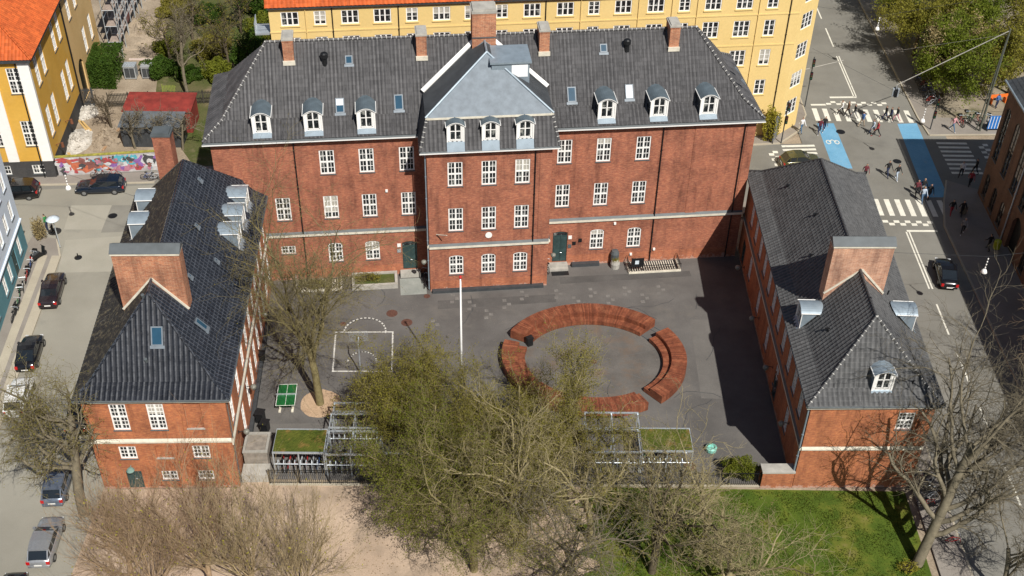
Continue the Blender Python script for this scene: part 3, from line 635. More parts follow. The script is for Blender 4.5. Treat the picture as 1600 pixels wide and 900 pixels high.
# ------------------------------------------------------------------ the main school building
MA = R(7.15)
school = thing('school_building', 'long red brick school with grey tiled hipped roof and projecting central bay', 'building', (-7.31, 83.07, 0), MA)
UL, UR, VF, VB, ZE = -17.73, 28.78, 2.82, 13.6, 14.62
W_ = 1.26
def row(us, off, z0, z1, **kw): return openings_row([u - off for u in us], W_, z0, z1, **kw)
left_o = row([-8.92, -5.6, -2.2], UL, 11.2, 13.58, cols=2, rows=2) + row([-13.03, -8.93, -5.6, -2.2], UL, 6.6, 8.96, cols=2, rows=2) \
    + row([-8.9, -5.6], UL, 1.85, 3.92, cols=2, rows=2, arch=0.14) + [dict(u0=-13.03 - UL, u1=-11.77 - UL, z0=2.95, z1=3.82, cols=2, rows=2, halves=False), dict(u0=-2.32 - UL, u1=-1.0 - UL, z0=0.55, z1=3.68, door=True, arch=0.14)]
wall(school, 'wall', (UL, VF), (0, VF), 0, ZE, left_o, BRICK_MAIN, mats2=BRICK_FOOT, split=1.15)
wall(school, 'wall', (0, VF), (0, 0), 0, ZE, [], BRICK_MAIN, mats2=BRICK_FOOT, split=1.15)
bay_o = row([1.73, 4.58, 7.42], 0, 11.22, 13.62, cols=2, rows=2) + row([1.73, 4.58, 7.42], 0, 6.58, 8.97, cols=2, rows=2) + row([1.72, 4.58, 7.42], 0, 1.84, 3.93, cols=2, rows=2, arch=0.14)
wall(school, 'wall', (0, 0), (10.52, 0), 0, ZE, bay_o, BRICK_MAIN, mats2=BRICK_FOOT, split=1.15)
wall(school, 'wall', (10.52, 0), (10.52, VF), 0, ZE, [], BRICK_MAIN, mats2=BRICK_FOOT, split=1.15)
right_o = row([11.42, 14.84, 18.32], 10.52, 11.2, 13.58, cols=2, rows=2) + row([11.42, 14.86, 18.3], 10.52, 6.6, 8.98, cols=2, rows=2) \
    + row([14.82, 18.28], 10.52, 1.74, 3.93, cols=2, rows=2, arch=0.14) + [dict(u0=11.38 - 10.52, u1=12.72 - 10.52, z0=0.45, z1=3.88, door=True, arch=0.14)]
wall(school, 'wall', (10.52, VF), (UR, VF), 0, ZE, right_o, BRICK_MAIN, mats2=BRICK_FOOT, split=1.15)
wall(school, 'wall', (UR, VF), (UR, VB), 0, ZE, row([1.5, 4.6, 7.6], 0, 6.6, 8.98) + row([1.5, 4.6, 7.6], 0, 11.2, 13.58), BRICK_MAIN)
wall(school, 'wall', (UR, VB), (UL, VB), 0, ZE, row([2 + 3.4 * k for k in range(13)], 0, 6.6, 8.98), BRICK_MAIN)
wall(school, 'wall', (UL, VB), (UL, VF), 0, ZE, [], BRICK_MAIN)
# string course above the ground floor: stone strip with a lead weathering
def course(parent, a, b, z, proj=0.16, h=0.24, ends=True, topm=None):
    a, b = Vector((*a, 0)), Vector((*b, 0)); d = (b - a).normalized(); out = Vector((d.y, -d.x, 0))
    m = MB(); P = lambda q, o, zz: tuple(q + out * o + Vector((0, 0, zz)))
    m.poly([P(a, proj, z), P(b, proj, z), P(b, proj, z + h), P(a, proj, z + h)], 0); m.poly([P(a, 0.001, z), P(b, 0.001, z), P(b, proj, z), P(a, proj, z)][::-1], 0)
    m.poly([P(a, proj, z + h), P(b, proj, z + h), P(b, 0.002, z + h + 0.2), P(a, 0.002, z + h + 0.2)], 1)
    m.poly([P(a, 0, z), P(a, proj, z), P(a, proj, z + h), P(a, 0, z + h + 0.2)], 0); m.poly([P(b, proj, z), P(b, 0, z), P(b, 0, z + h + 0.2), P(b, proj, z + h)], 0)
    return m.build('string_course', [CREAM, topm or LEAD], parent)
course(school, (UL, VF), (-0.01, VF), 4.86); course(school, (0, 0), (10.52, 0), 4.82); course(school, (10.53, VF), (UR, VF), 4.9)
course(school, (0, VF - 0.2), (0, 0.01), 4.83); course(school, (10.52, 0.01), (10.52, VF - 0.2), 4.83)
# cornice and box gutter
def cornice(parent, pts, z, o1=0.34, o2=0.58, closed=False):
    """pts: wall line corners (mitred offsets computed), seen from outside running left to right"""
    def off(o):
        res = []; n = len(pts)
        for i, p in enumerate(pts):
            p = Vector(p); dirs = []
            if i > 0 or closed: dirs.append((p - Vector(pts[i - 1])).normalized())
            if i < n - 1 or closed: dirs.append((Vector(pts[(i + 1) % n]) - p).normalized())
            ns = [Vector((d.y, -d.x)) for d in dirs]
            if len(ns) == 1: res.append(p + ns[0] * o)
            else:
                b = (ns[0] + ns[1]); b = b / b.dot(ns[0]); res.append(p + b * o)
        return res
    w0, w1, w2 = off(0.0), off(o1), off(o2); m = MB(); n = len(pts); rng = range(n if closed else n - 1)
    for i in rng:
        j = (i + 1) % n
        q = lambda w, k, zz: (w[k].x, w[k].y, zz)
        m.poly([q(w0, i, z - 0.12), q(w1, i, z + 0.02), q(w1, j, z + 0.02), q(w0, j, z - 0.12)][::-1], 0)
        m.poly([q(w1, i, z + 0.02), q(w1, j, z + 0.02), q(w1, j, z + 0.16), q(w1, i, z + 0.16)], 0)
        m.poly([q(w1, i, z + 0.16), q(w2, i, z + 0.16), q(w2, j, z + 0.16), q(w1, j, z + 0.16)][::-1], 0)
        m.poly([q(w2, i, z + 0.16), q(w2, j, z + 0.16), q(w2, j, z + 0.27), q(w2, i, z + 0.27)], 0)
        m.poly([q(w2, i, z + 0.27), q(w2, j, z + 0.27), q(w1, j, z + 0.46), q(w1, i, z + 0.46)], 1)
        m.poly([q(w1, i, z + 0.46), q(w1, j, z + 0.46), q(w0, j, z + 0.5), q(w0, i, z + 0.5)], 1)
    return m.build('cornice', [WHITE, LEAD], parent)
cornice(school, [(UL, VB), (UL, VF), (0, VF)], ZE); cornice(school, [(0, VF), (0, 0), (10.52, 0), (10.52, VF)], ZE + 0.03); cornice(school, [(10.52, VF), (UR, VF), (UR, VB)], ZE)
# roofs
ez, rz_, rv = 15.05, 21.0, 8.1
FL, FR, BL, BR = (UL - 0.5, VF - 0.48, ez), (UR + 0.5, VF - 0.48, ez), (UL - 0.5, VB + 0.4, ez), (UR + 0.5, VB + 0.4, ez)
RL, RR = (-12.75, rv, rz_), (23.9, rv, rz_)
KB, KZ = 1.6, 1.12                                   # the eaves flare: a flatter strip KB wide rising KZ
kFL, kFR, kBR, kBL = (FL[0] + KB, FL[1] + KB, ez + KZ), (FR[0] - KB, FR[1] + KB, ez + KZ), (BR[0] - KB, BR[1] - KB, ez + KZ), (BL[0] + KB, BL[1] - KB, ez + KZ)
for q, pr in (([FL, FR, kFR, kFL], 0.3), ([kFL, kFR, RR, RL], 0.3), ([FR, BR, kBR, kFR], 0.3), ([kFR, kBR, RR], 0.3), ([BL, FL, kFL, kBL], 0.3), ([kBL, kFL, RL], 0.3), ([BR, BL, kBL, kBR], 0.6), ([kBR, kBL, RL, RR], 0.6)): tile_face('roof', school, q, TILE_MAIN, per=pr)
up = Vector((0, 0, 0.10))
for a, b in ((FL, kFL), (kFL, RL), (FR, kFR), (kFR, RR), (RL, RR), (BR, kBR), (kBR, RR)): cap_line(school, Vector(a) + up, Vector(b) + up, TILE_MAIN, 0.12)
for (u, v) in ((30.1 - 2.0, 6.4), (30.1 - 2.0, 8.6), (29.3 - 2.6, 6.0)): put_skylight(school, (u, v, ez + 1.55), (0, 1, 0), (-0.7, 0, 0.7), 0.25, 0.5, 'blind')
# mansard of the bay
m0, m1 = 15.02, 17.5
bl, br_, tl, tr = (-0.52, -0.45, m0), (11.04, -0.45, m0), (0.18, 0.78, m1), (10.46, 0.78, m1)
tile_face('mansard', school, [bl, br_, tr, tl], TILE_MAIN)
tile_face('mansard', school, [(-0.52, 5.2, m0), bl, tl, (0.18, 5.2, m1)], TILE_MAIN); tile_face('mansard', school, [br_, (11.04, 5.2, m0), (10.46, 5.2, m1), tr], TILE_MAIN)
cap_line(school, Vector(bl) + up * 0.7, Vector(tl) + up * 0.7, TILE_MAIN); cap_line(school, Vector(br_) + up * 0.7, Vector(tr) + up * 0.7, TILE_MAIN)
ap, rbk = (5.45, 5.0, 21.0), (5.45, 8.1, 21.0)
m = MB(); e = 0.14
A, B_ = (tl[0] - e, tl[1] - e, m1 + 0.02), (tr[0] + e, tr[1] - e, m1 + 0.02)
m.poly([A, B_, ap]); m.poly([(A[0], 8.1, m1 + 0.02), A, ap, rbk], 1); m.poly([B_, (B_[0], 8.1, m1 + 0.02), rbk, ap], 1)
m.poly([(A[0], A[1], m1 - 0.06), (B_[0], B_[1], m1 - 0.06), B_, A]); m.poly([(A[0], 8.1, m1 - 0.06), (A[0], A[1], m1 - 0.06), A, (A[0], 8.1, m1 + 0.02)]); m.poly([(B_[0], B_[1], m1 - 0.06), (B_[0], 8.1, m1 - 0.06), (B_[0], 8.1, m1 + 0.02), B_])
m.build('bay_roof', [SLATE_BAY, ROOF_FELT], school)
m = MB()
for a, b in ((A, ap), (B_, ap), (ap, rbk)): m.tube(Vector(a) + Vector((0, 0, 0.04)), Vector(b) + Vector((0, 0, 0.04)), 0.10, 0.10, 6)
m.build('hip_flashing', ZINC, school)
m = MB(); m.box(A[0], B_[0], A[1] - 0.06, A[1] + 0.0, m1 - 0.14, m1 + 0.03); m.build('eaves_flashing', CREAM, school)
m = MB()
for sx in (-1, 1):
    a, b = Vector((5.32 + sx * 5.3, 4.75, 17.75)), Vector((5.45 + sx * 0.5, 7.95, 20.95)); m.beam(a, b, 0.36, 0.16, up=(0, -0.5, 1))
m.build('valley_flashing', WHITE, school)
m = MB(); m.box(5.75, 8.9, 3.75, 6.6, 18.6, 20.55, 0); m.box(5.6, 9.05, 3.6, 6.75, 20.56, 20.72, 0)
sd_ = m.build('shed_dormer', ZINC, school); m = MB(); m.box(7.4, 8.75, 3.72, 3.746, 19.3, 20.4); m.build('glass', BLIND, sd_)
m = MB(); m.box(8.902, 8.93, 4.0, 6.3, 19.1, 20.4); m.build('glass', SKYGLASS, sd_)
# dormers
SL = (rz_ - ez) / (rv - (VF - 0.48))
for u in (-13.35, -9.13, -4.78, 15.48, 19.98, 24.3): put_dormer(school, (u, 2.84, ez + 0.5 * KZ / KB + 0.06), 0, 1.5, 1.6, 0.36, 0.88, 'a')
for u in (2.43, 5.30, 8.15): put_dormer(school, (u, -0.16, m0 + 0.29 * 2.016 + 0.06), 0, 1.42, 1.5, 0.34, 2.016, 'c')
s_, t_ = (1, 0, 0), (0, rv - VF + 0.48, rz_ - ez)
SU = (rz_ - ez - KZ) / (rv - VF + 0.48 - KB); t_ = (0, 1, SU)
def on_roof(u, v, lift=0.05): return (u, v, ez + KZ + (v - VF + 0.48 - KB) * SU + lift)
put_skylight(school, on_roof(-6.9, 4.47), s_, t_, 0.72, 1.25, 'half'); put_skylight(school, on_roof(-2.0, 4.52), s_, t_, 0.74, 1.3)
put_skylight(school, on_roof(12.68, 4.57), s_, t_, 0.74, 1.3); put_skylight(school, on_roof(17.66, 4.6), s_, t_, 0.70, 1.25, 'blind')
put_skylight(school, on_roof(-5.95, 6.96), s_, t_, 0.62, 0.72); put_skylight(school, on_roof(15.67, 7.1), s_, t_, 0.62, 0.72)
for u, v in ((-7.96, 6.85), (17.69, 7.0)):
    z = on_roof(u, v)[2]; m = MB(); m.tube((u, v, z - 0.2), (u, v, z + 0.55), 0.24, 0.2, 10); m.lathe([(0.32, z + 0.5), (0.32, z + 0.85), (0.2, z + 0.95), (0.0, z + 0.96)], (u, v, 0), 10); m.build('roof_vent', BLACK, school)
def chimney(parent, u0, u1, v0, v1, z0, z1, cap=0.22, capm=CONCRETE, over=0.06, mat=BRICK_CHIM):
    m = MB(); m.box(u0, u1, v0, v1, z0, z1 - cap - 0.12); m.box(u0 - 0.03, u1 + 0.03, v0 - 0.03, v1 + 0.03, z1 - cap - 0.12, z1 - cap)
    o = m.build('chimney', mat, parent)
    c = MB(); a = over
    c.box(u0 - a, u1 + a, v0 - a, v1 + a, z1 - cap, z1 - cap * 0.4); c.box(u0 + 0.05, u1 - 0.05, v0 + 0.05, v1 - 0.05, z1 - cap * 0.4, z1); c.build('cap', capm, o)
    return o
for u in (-10.88, 0.15, 10.53, 21.75):
    c = chimney(school, u - 0.43, u + 0.43, 6.86, 8.5, 18.5, 21.95)
    f = MB(); f.box(u - 0.5, u + 0.5, 6.70, 6.855, 19.55, 19.92); f.build('flashing', CREAM, c)
c = chimney(school, 4.42, 6.42, 7.0, 8.7, 18.5, 23.85, 0.35)
f = MB(); f.box(4.4, 6.44, 6.93, 6.998, 21.3, 21.38); f.build('flashing', LEAD, c)
f = MB(); f.beam((4.38, 6.93, 20.15), (5.43, 6.93, 20.98), 0.06, 0.16); f.beam((5.43, 6.93, 20.98), (6.5, 6.93, 20.15), 0.061, 0.161); f.build('flashing', ZINC, c)
for u, v in ((-10.95, VF - 0.09), (20.58, VF - 0.09), (27.8, VF - 0.09)): downpipe(school, u, v, 0.1, ZE - 0.05)
downpipe(school, 9.1, -0.09, 0.3, ZE - 0.05); downpipe(school, -0.12, 0.12, 0.2, ZE, ZINC); downpipe(school, 10.64, VF - 0.15, 0.3, ZE)
# shallow brick pilasters
for u0, u1, v in ((-16.2, -15.2, VF), (23.4, 24.4, VF), (28.0, UR - 0.01, VF), (0.02, 1.0, 0), (9.5, 10.5, 0)):
    m = MB(); m.box(u0, u1, v - 0.035, v - 0.001, 5.3, ZE - 0.13); m.build('pilaster', BRICK_MAIN, school)
m = MB(); m.box(0.15, 10.2, -0.34, -0.002, 0.0, 0.3); m.build('black_kerb', DARKGREY, school); m = MB(); m.box(13.2, 15.8, VF - 0.4, VF - 0.002, 0.0, 0.34); m.build('black_kerb', DARKGREY, school)
for b in ((10.72, 12.82, VF - 0.85, VF - 0.002, 0.0, 0.2), (10.9, 12.8, VF - 0.5, VF - 0.001, 0.2, 0.42), (-2.6, -0.75, VF - 0.6, VF - 0.002, 0.0, 0.5)): m = MB(); m.box(*b); m.build('doorstep', CONCRETE, school)
def globe_lamp(parent, loc, ang=0.0):
    m = MB(); m.tube((0, 0, 0), (0, -0.55, 0.1), 0.03); m.box(-0.06, 0.06, -0.03, 0.0, -0.15, 0.15); o = m.build('wall_lamp', BLACK, parent, loc=loc, rz=ang)
    g = MB(); prof = [(0.001, -0.3), (0.12, -0.26), (0.21, -0.12), (0.24, 0.0), (0.21, 0.1), (0.12, 0.16), (0.001, 0.18)]; g.lathe(prof, (0, -0.6, 0.0), 12); g.build('globe', LAMPGLASS, o, smooth=True)
LAMPGLASS = plain('lamp_globe', (0.20, 0.20, 0.17), 0.4, 0, 0.2)
globe_lamp(school, (0.05, 0.35, 3.3), R(-70)); globe_lamp(school, (10.47, 0.35, 3.3), R(70))
m = MB(); m.lathe([(0.001, -0.06), (0.3, -0.06), (0.3, 0.0)], (5.21, -0.02, 6.0), 16, axis='y'); m.build('clock_disc', WHITE, school)
m = MB(); m.tube((0.66, -0.06, 6.35), (1.5, -1.1, 6.95), 0.05, 0.04); m.build('flag_holder', CREAM, school)
for u, z in ((-3.43, 9.26), (17.0, 4.55), (20.9, 1.4), (18.75, 0.95)):
    m = MB(); m.box(u - 0.1, u + 0.1, VF - 0.16, VF - 0.002, z - 0.1, z + 0.1); m.build('wall_fitting', WHITE, school)
for u, z, c in ((12.95, 3.2, WHITE), (12.95, 2.2, LEAD), (13.9, 2.8, BLACK), (13.35, 2.5, BLACK), (-2.6, 3.3, WHITE), (-2.62, 2.7, STEEL)):
    m = MB(); m.box(u - 0.16, u + 0.16, VF - 0.06, VF - 0.002, z - 0.18, z + 0.18); m.build('wall_sign', c, school)

# ------------------------------------------------------------------ side wings
WKB, WKZ = 1.15, 0.72
def wing(label, loc, rz, wallpts, ze, eave, zeave, ridge, tiles, opens, brickm, capm, mortar=False):
    t = thing('school_wing', label, 'building', (*loc, 0), rz)
    wl = [to_local(t, p) for p in wallpts]        # front-left, front-right, back-right, back-left
    for i, op in enumerate(opens): wall(t, 'wall', wl[i], wl[(i + 1) % 4], 0, ze, op, brickm)
    E = [(*to_local(t, p), zeave) for p in eave]; Rf, Rb = [(*to_local(t, p), p[2]) for p in ridge]
    K = []
    for i in range(4):
        p, d0, d1 = Vector(E[i][:2]), (Vector(E[i][:2]) - Vector(E[i - 1][:2])).normalized(), (Vector(E[(i + 1) % 4][:2]) - Vector(E[i][:2])).normalized()
        n0, n1 = Vector((-d0.y, d0.x)), Vector((-d1.y, d1.x)); bis = n0 + n1; q = p + bis / bis.dot(n0) * WKB; K.append((q.x, q.y, zeave + WKZ))
    ends = {0: [Rf], 1: [Rb, Rf], 2: [Rb], 3: [Rf, Rb]}
    for i in range(4):
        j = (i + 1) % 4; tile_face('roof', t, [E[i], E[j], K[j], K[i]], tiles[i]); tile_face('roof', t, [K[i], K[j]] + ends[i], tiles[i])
    for n_, (a, b) in enumerate(((E[0], K[0]), (K[0], Rf), (E[1], K[1]), (K[1], Rf), (E[2], K[2]), (K[2], Rb), (E[3], K[3]), (K[3], Rb), (Rf, Rb))): cap_line(t, Vector(a) + up * 0.6, Vector(b) + up * 0.6, capm, 0.10, 0.4, mortar and n_ < 4)
    m = MB()
    for a, b in ((0, 1), (1, 2), (2, 3), (3, 0)): m.tube((E[a][0], E[a][1], zeave - 0.06), (E[b][0], E[b][1], zeave - 0.06), 0.085, 0.085, 8)
    m.build('gutter', LEAD, t)
    m = MB(); m.poly([(p[0], p[1], ze - 0.0) for p in E][::-1]); m.build('soffit', CREAM, t)
    m = MB(); n = 4
    for i in range(4):
        a, b = Vector((*wl[i], 0)), Vector((*wl[(i + 1) % 4], 0)); d = (b - a).normalized(); o = Vector((d.y, -d.x, 0)) * 0.05; m.beam(a + o + Vector((0, 0, ze - 0.12)), b + o + Vector((0, 0, ze - 0.12)), 0.1, 0.22)
    m.build('eaves_board', DARKGREY, t)
    return t, wl, E, Rf, Rb
A3, A6 = dict(cols=2, rows=3), dict(cols=2, rows=3, halves=False)
lw_front = [dict(u0=1.85, u1=3.02, z0=6.13, z1=8.65, **A3), dict(u0=4.44, u1=5.62, z0=6.13, z1=8.65, **A3), dict(u0=7.0, u1=8.2, z0=6.2, z1=8.66, blind=True, bsill=True),
            dict(u0=1.78, u1=3.0, z0=3.2, z1=4.46, **A6), dict(u0=4.38, u1=5.58, z0=3.22, z1=4.46, blind=True, bsill=True), dict(u0=7.02, u1=8.24, z0=3.2, z1=4.46, **A6),
            dict(u0=4.42, u1=5.57, z0=0.92, z1=1.86, cols=2, rows=2, halves=False), dict(u0=7.05, u1=8.21, z0=0.92, z1=1.86, cols=2, rows=2, halves=False), dict(u0=1.85, u1=2.98, z0=0.02, z1=1.88, door=True, light=0.1)]
side_v = [1.3, 4.3, 7.2, 9.5, 11.7, 13.9, 16.1, 18.4, 20.7, 23.0]
lw_side = [dict(u0=v, u1=v + 1.1, z0=5.25, z1=7.75, **A3) for v in side_v] + [dict(u0=v + 0.1, u1=v + 1.2, z0=0.9, z1=3.7, **A3) for v in side_v[1:]]
LWALL = [(-29.8, 58.9), (-19.85, 59.36), (-21.85, 85.7), (-32.0, 83.4)]
lwing, lwl, lE, lRf, lRb = wing('left red brick wing with glossy black tiled roof and broad chimney', (-29.8, 58.9), R(2.65), LWALL, 9.02,
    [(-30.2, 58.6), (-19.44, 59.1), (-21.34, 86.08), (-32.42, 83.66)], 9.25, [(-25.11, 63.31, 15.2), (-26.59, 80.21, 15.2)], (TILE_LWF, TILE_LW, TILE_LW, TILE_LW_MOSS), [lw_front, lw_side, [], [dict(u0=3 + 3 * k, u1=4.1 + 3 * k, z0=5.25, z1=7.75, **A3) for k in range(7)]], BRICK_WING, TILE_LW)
course(lwing, lwl[0], lwl[1], 4.86, 0.10, 0.16, topm=CREAM); course(lwing, lwl[1], lwl[2], 4.5, 0.10, 0.2, topm=CREAM)
def slope_pt(E0, E1, Rr, a, b):
    """point on a roof plane: a metres along the eave from E0, b metres horizontally in from the eave"""
    E0, E1, Rr = Vector(E0), Vector(E1), Vector(Rr); s = (E1 - E0).normalized(); inn = Vector((-s.y, s.x, 0)); run = (Rr - E0).dot(inn); sl = (Rr.z - E0.z - WKZ) / (run - WKB)
    p = E0 + s * a + inn * b; z = E0.z + (WKZ / WKB * b if b < WKB else WKZ + sl * (b - WKB)); return Vector((p.x, p.y, z)), math.atan2(s.y, s.x), sl, s, (inn + Vector((0, 0, sl))).normalized()
def wing_dormer(t, E0, E1, Rr, a, b, w=1.6, hw=1.55, arch=0.25):
    p, ang, sl, _, _ = slope_pt(E0, E1, Rr, a, b); return put_dormer(t, p + Vector((0, 0, 0.05)), ang, w, hw, arch, sl * 0.97, 'b')
def wing_sky(t, E0, E1, Rr, a, b, w=0.75, h=1.1, col='dark'):
    p, ang, sl, s, tt = slope_pt(E0, E1, Rr, a, b); return put_skylight(t, p + Vector((0, 0, 0.05)), s, tt, w, h, col)
for a in (17.2, 19.8, 22.4): wing_dormer(lwing, lE[1], lE[2], lRf, a, 1.2)
for a in (3.3, 6.6): wing_dormer(lwing, lE[3], lE[0], lRf, a, 1.2)
wing_sky(lwing, lE[0], lE[1], lRf, 5.85, 2.85, 0.82, 1.35); wing_sky(lwing, lE[1], lE[2], lRf, 5.4, 2.4, 0.55, 1.1)
for a, b in ((9.2, 3.6), (15, 3.9), (20.5, 4.4), (13, 2.4)): wing_sky(lwing, lE[1], lE[2], lRf, a, b, 0.3, 0.36)
m = MB()
for a, b in ((5.0, 4.3), (5.05, 1.9)):
    p = slope_pt(lE[0], lE[1], lRf, a, b)[0]; m.tube(p, p + Vector((0, -0.1, 0.35)), 0.12, 0.12, 8)
m.build('roof_vent', LEAD, lwing)
def ridge_chimney(t, c, w, d, z0, z1, capz=0.45, mat=None):
    """broad chimney stack across the ridge with a pitched cover"""
    x, y = c; o = MB(); o.box(x - w / 2, x + w / 2, y, y + d, z0, z1); ob = o.build('chimney', mat or BRICK_CHIM, t)
    k = MB(); k.box(x - w / 2 - 0.06, x + w / 2 + 0.06, y - 0.07, y + d + 0.07, z1 + 0.001, z1 + 0.16); k.build('coping', CREAM, ob)
    k = MB(); a = 0.1; zz = z1 + 0.165; P = [(x - w / 2 - a, y - a, zz), (x + w / 2 + a, y - a, zz), (x + w / 2 + a, y + d + a, zz), (x - w / 2 - a, y + d + a, zz)]; rr = [(x - w / 2 - a, y + d / 2, zz + capz), (x + w / 2 + a, y + d / 2, zz + capz)]
    k.poly([P[0], P[1], rr[1], rr[0]]); k.poly([P[2], P[3], rr[0], rr[1]]); k.poly([P[1], P[2], rr[1]]); k.poly([P[3], P[0], rr[0]]); k.build('cap', LEAD, ob)
    return ob
lC = to_local(lwing, (-25.25, 64.85)); c = ridge_chimney(lwing, (lC[0] - 0.1, lC[1]), 4.62, 1.15, 10.5, 17.3)
f = MB()
for sx in (-1, 1): f.beam((lC[0], lC[1] - 0.03, 15.3), (lC[0] - 0.1 + sx * 2.33, lC[1] - 0.03, 12.55), 0.16, 0.08, up=(0, 1, 0))
f.build('flashing', CREAM, c)
p = slope_pt(lE[3], lE[0], lRf, 3.0, 3.35)[0]
c = chimney(lwing, p.x - 1.0, p.x + 0.45, p.y + 2.6, p.y + 3.9, 9.5, 15.6, 0.3, LEAD, 0.08, BRICK_MAIN)
m = MB(); q = to_local(lwing, (-19.9, 59.5)); m.tube((q[0] + 0.02, q[1] + 0.25, 8.9), (q[0] + 0.02, q[1] + 0.25, 4.9), 0.07, 0.07, 8); m.tube((q[0] + 0.02, q[1] + 0.25, 4.9), (q[0] + 0.02, q[1] + 0.25, 0.1), 0.07, 0.07, 8); m.build('downpipe', LEAD, lwing)
m = MB(); m.lathe([(0.001, 0.22), (0.2, 0.16), (0.3, 0.0), (0.26, -0.06)], (2.35, -0.32, 2.3), 12); m.tube((2.35, 0, 2.5), (2.35, -0.32, 2.52), 0.03); m.build('door_lamp', plain('verdigris', (0.16, 0.26, 0.23), 0.6), lwing)
for v in (7.0, 15.8, 2.2): globe_lamp(lwing, (lwl[1][0] + (lwl[2][0] - lwl[1][0]) * v / 26 + 0.02, lwl[1][1] + v, 3.6), R(94))
a, b = Vector((*lwl[1], 0)), Vector((*lwl[2], 0)); d = (b - a).normalized(); o_ = Vector((d.y, -d.x, 0))
m = MB(); m.beam(a + d * 1.5 + o_ * 0.18 + Vector((0, 0, 0.2)), a + d * 20 + o_ * 0.18 + Vector((0, 0, 0.2)), 0.3, 0.4); m.build('black_kerb', DARKGREY, lwing)

rw_front = [dict(u0=6.41, u1=7.62, z0=6.17, z1=7.83, cols=2, rows=2)]
rw_v = [2.0, 4.4, 6.8, 9.2, 11.6, 14.0, 16.4, 18.8, 21.2, 23.6, 26.0]
rw_left = [dict(u0=29.8 - v - 1.05, u1=29.8 - v, z0=5.25, z1=7.4, **A3) for v in rw_v] + [dict(u0=29.8 - v - 1.0, u1=29.8 - v, z0=1.2, z1=3.4, **A3) for v in rw_v[1:9:2] + [23.6]] + [dict(u0=29.8 - v - 1.2, u1=29.8 - v, z0=0.1, z1=2.6, door=True, light=0.4) for v in (8.9, 27.0)]
RWALL = [(21.37, 60.54), (30.30, 60.86), (31.2, 90.3), (21.35, 90.35)]
rwing, rwl, rE, rRf, rRb = wing('right red brick wing with matt grey tiled roof and broad chimney, beside the street', (21.37, 60.54), R(2.0), RWALL, 8.5,
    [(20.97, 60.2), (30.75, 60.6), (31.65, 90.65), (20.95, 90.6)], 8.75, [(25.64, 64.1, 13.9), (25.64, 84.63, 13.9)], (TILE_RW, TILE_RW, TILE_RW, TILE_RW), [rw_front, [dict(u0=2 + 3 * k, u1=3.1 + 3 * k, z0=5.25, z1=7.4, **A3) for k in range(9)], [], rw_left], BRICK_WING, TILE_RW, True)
course(rwing, rwl[0], rwl[1], 4.1, 0.10, 0.10, topm=CREAM); course(rwing, rwl[3], rwl[0], 4.0, 0.14, 0.18)
wing_dormer(rwing, rE[3], rE[0], rRf, 21.7, 0.75, 1.5, 1.5); wing_dormer(rwing, rE[1], rE[2], rRf, 8.3, 0.8, 1.5, 1.5); wing_dormer(rwing, rE[0], rE[1], rRf, 5.35, 0.95, 1.45, 1.5, 0.3)
rC = to_local(rwing, (25.75, 69.45)); c = ridge_chimney(rwing, (rC[0] - 0.2, rC[1]), 4.45, 1.1, 10.0, 15.95, mat=BRICK_CHIM2)
f = MB()
for sx in (-1, 1): f.beam((rC[0], rC[1] - 0.03, 14.0), (rC[0] - 0.2 + sx * 2.25, rC[1] - 0.03, 11.75), 0.14, 0.08, up=(0, 1, 0))
f.build('flashing', CREAM, c)
for a, b in ((6.0, 2.4), (16, 2.5), (12, 3.4), (24.5, 2.2)):
    p = slope_pt(rE[3], rE[0], rRf, a, b)[0]; m = MB(); m.tube(p, p + Vector((-0.1, 0, 0.3)), 0.07, 0.07, 6); m.box(p.x - 0.25, p.x + 0.1, p.y - 0.06, p.y + 0.06, p.z + 0.22, p.z + 0.28); m.build('roof_hook', BLACK, rwing)
for a, b in ((5.5, 4.5), (7.6, 1.3)):
    p = slope_pt(rE[0], rE[1], rRf, a, b)[0]; m = MB(); m.tube(p, p + Vector((0, -0.1, 0.4)), 0.06, 0.06, 6); m.build('roof_vent', BLACK, rwing)
downpipe(rwing, rwl[0][0] - 0.1, rwl[0][1] + 0.15, 0.1, 8.5, ZINC, 0.07)
for v in (3.6, 9.9, 16, 23): globe_lamp(rwing, (rwl[0][0] + 0.0, rwl[0][1] + v, 3.2), R(-90))
# ------------------------------------------------------------------ neighbouring buildings
def simple_roof(t, eave, zr, inset, mat, per=0.45):
    """hipped roof over a plan quad (front-left, front-right, back-right, back-left) in local coordinates"""
    E = [Vector((*p[:2], p[2])) for p in eave]; mf = (E[0] + E[3]) / 2; mb = (E[1] + E[2]) / 2; d = (mb - mf).normalized()
    Rl, Rr = mf + d * inset, mb - d * inset; Rl.z = Rr.z = zr
    tile_face('roof', t, [E[0], E[1], Rr, Rl], mat, per=per, row=0.5); tile_face('roof', t, [E[1], E[2], Rr], mat, per=per, row=0.5)
    tile_face('roof', t, [E[2], E[3], Rl, Rr], mat, per=per * 2, row=1.0); tile_face('roof', t, [E[3], E[0], Rl], mat, per=per, row=0.5)
    return Rl, Rr
ya = R(7.6)
yb = thing('apartment_building', 'long yellow rendered apartment block behind the red school', 'building', (26.4, 111.2, 0), ya)
wide = [-49.6, -43.85, -40.74, -35.0, -26.1, -22.8, -17.0, -13.7, -7.85, -4.62]; narrow = [-46.45, -37.6, -31.9, -28.8, -19.66, -10.5, -1.42]
yo = []
for (z0, z1) in ((15.05, 16.5), (12.0, 13.8), (8.7, 10.5), (5.25, 7.0)):
    yo += [dict(u0=u + 50.7, u1=u + 52.4, z0=z0, z1=z1, casements=3, cols=1, rows=2 if z1 - z0 < 1.6 else 3, halves=False, sill=False) for u in wide]
    yo += [dict(u0=u + 50.7, u1=u + 51.85, z0=z0, z1=z1, casements=2, cols=1, rows=3, halves=False, sill=False) for u in narrow]
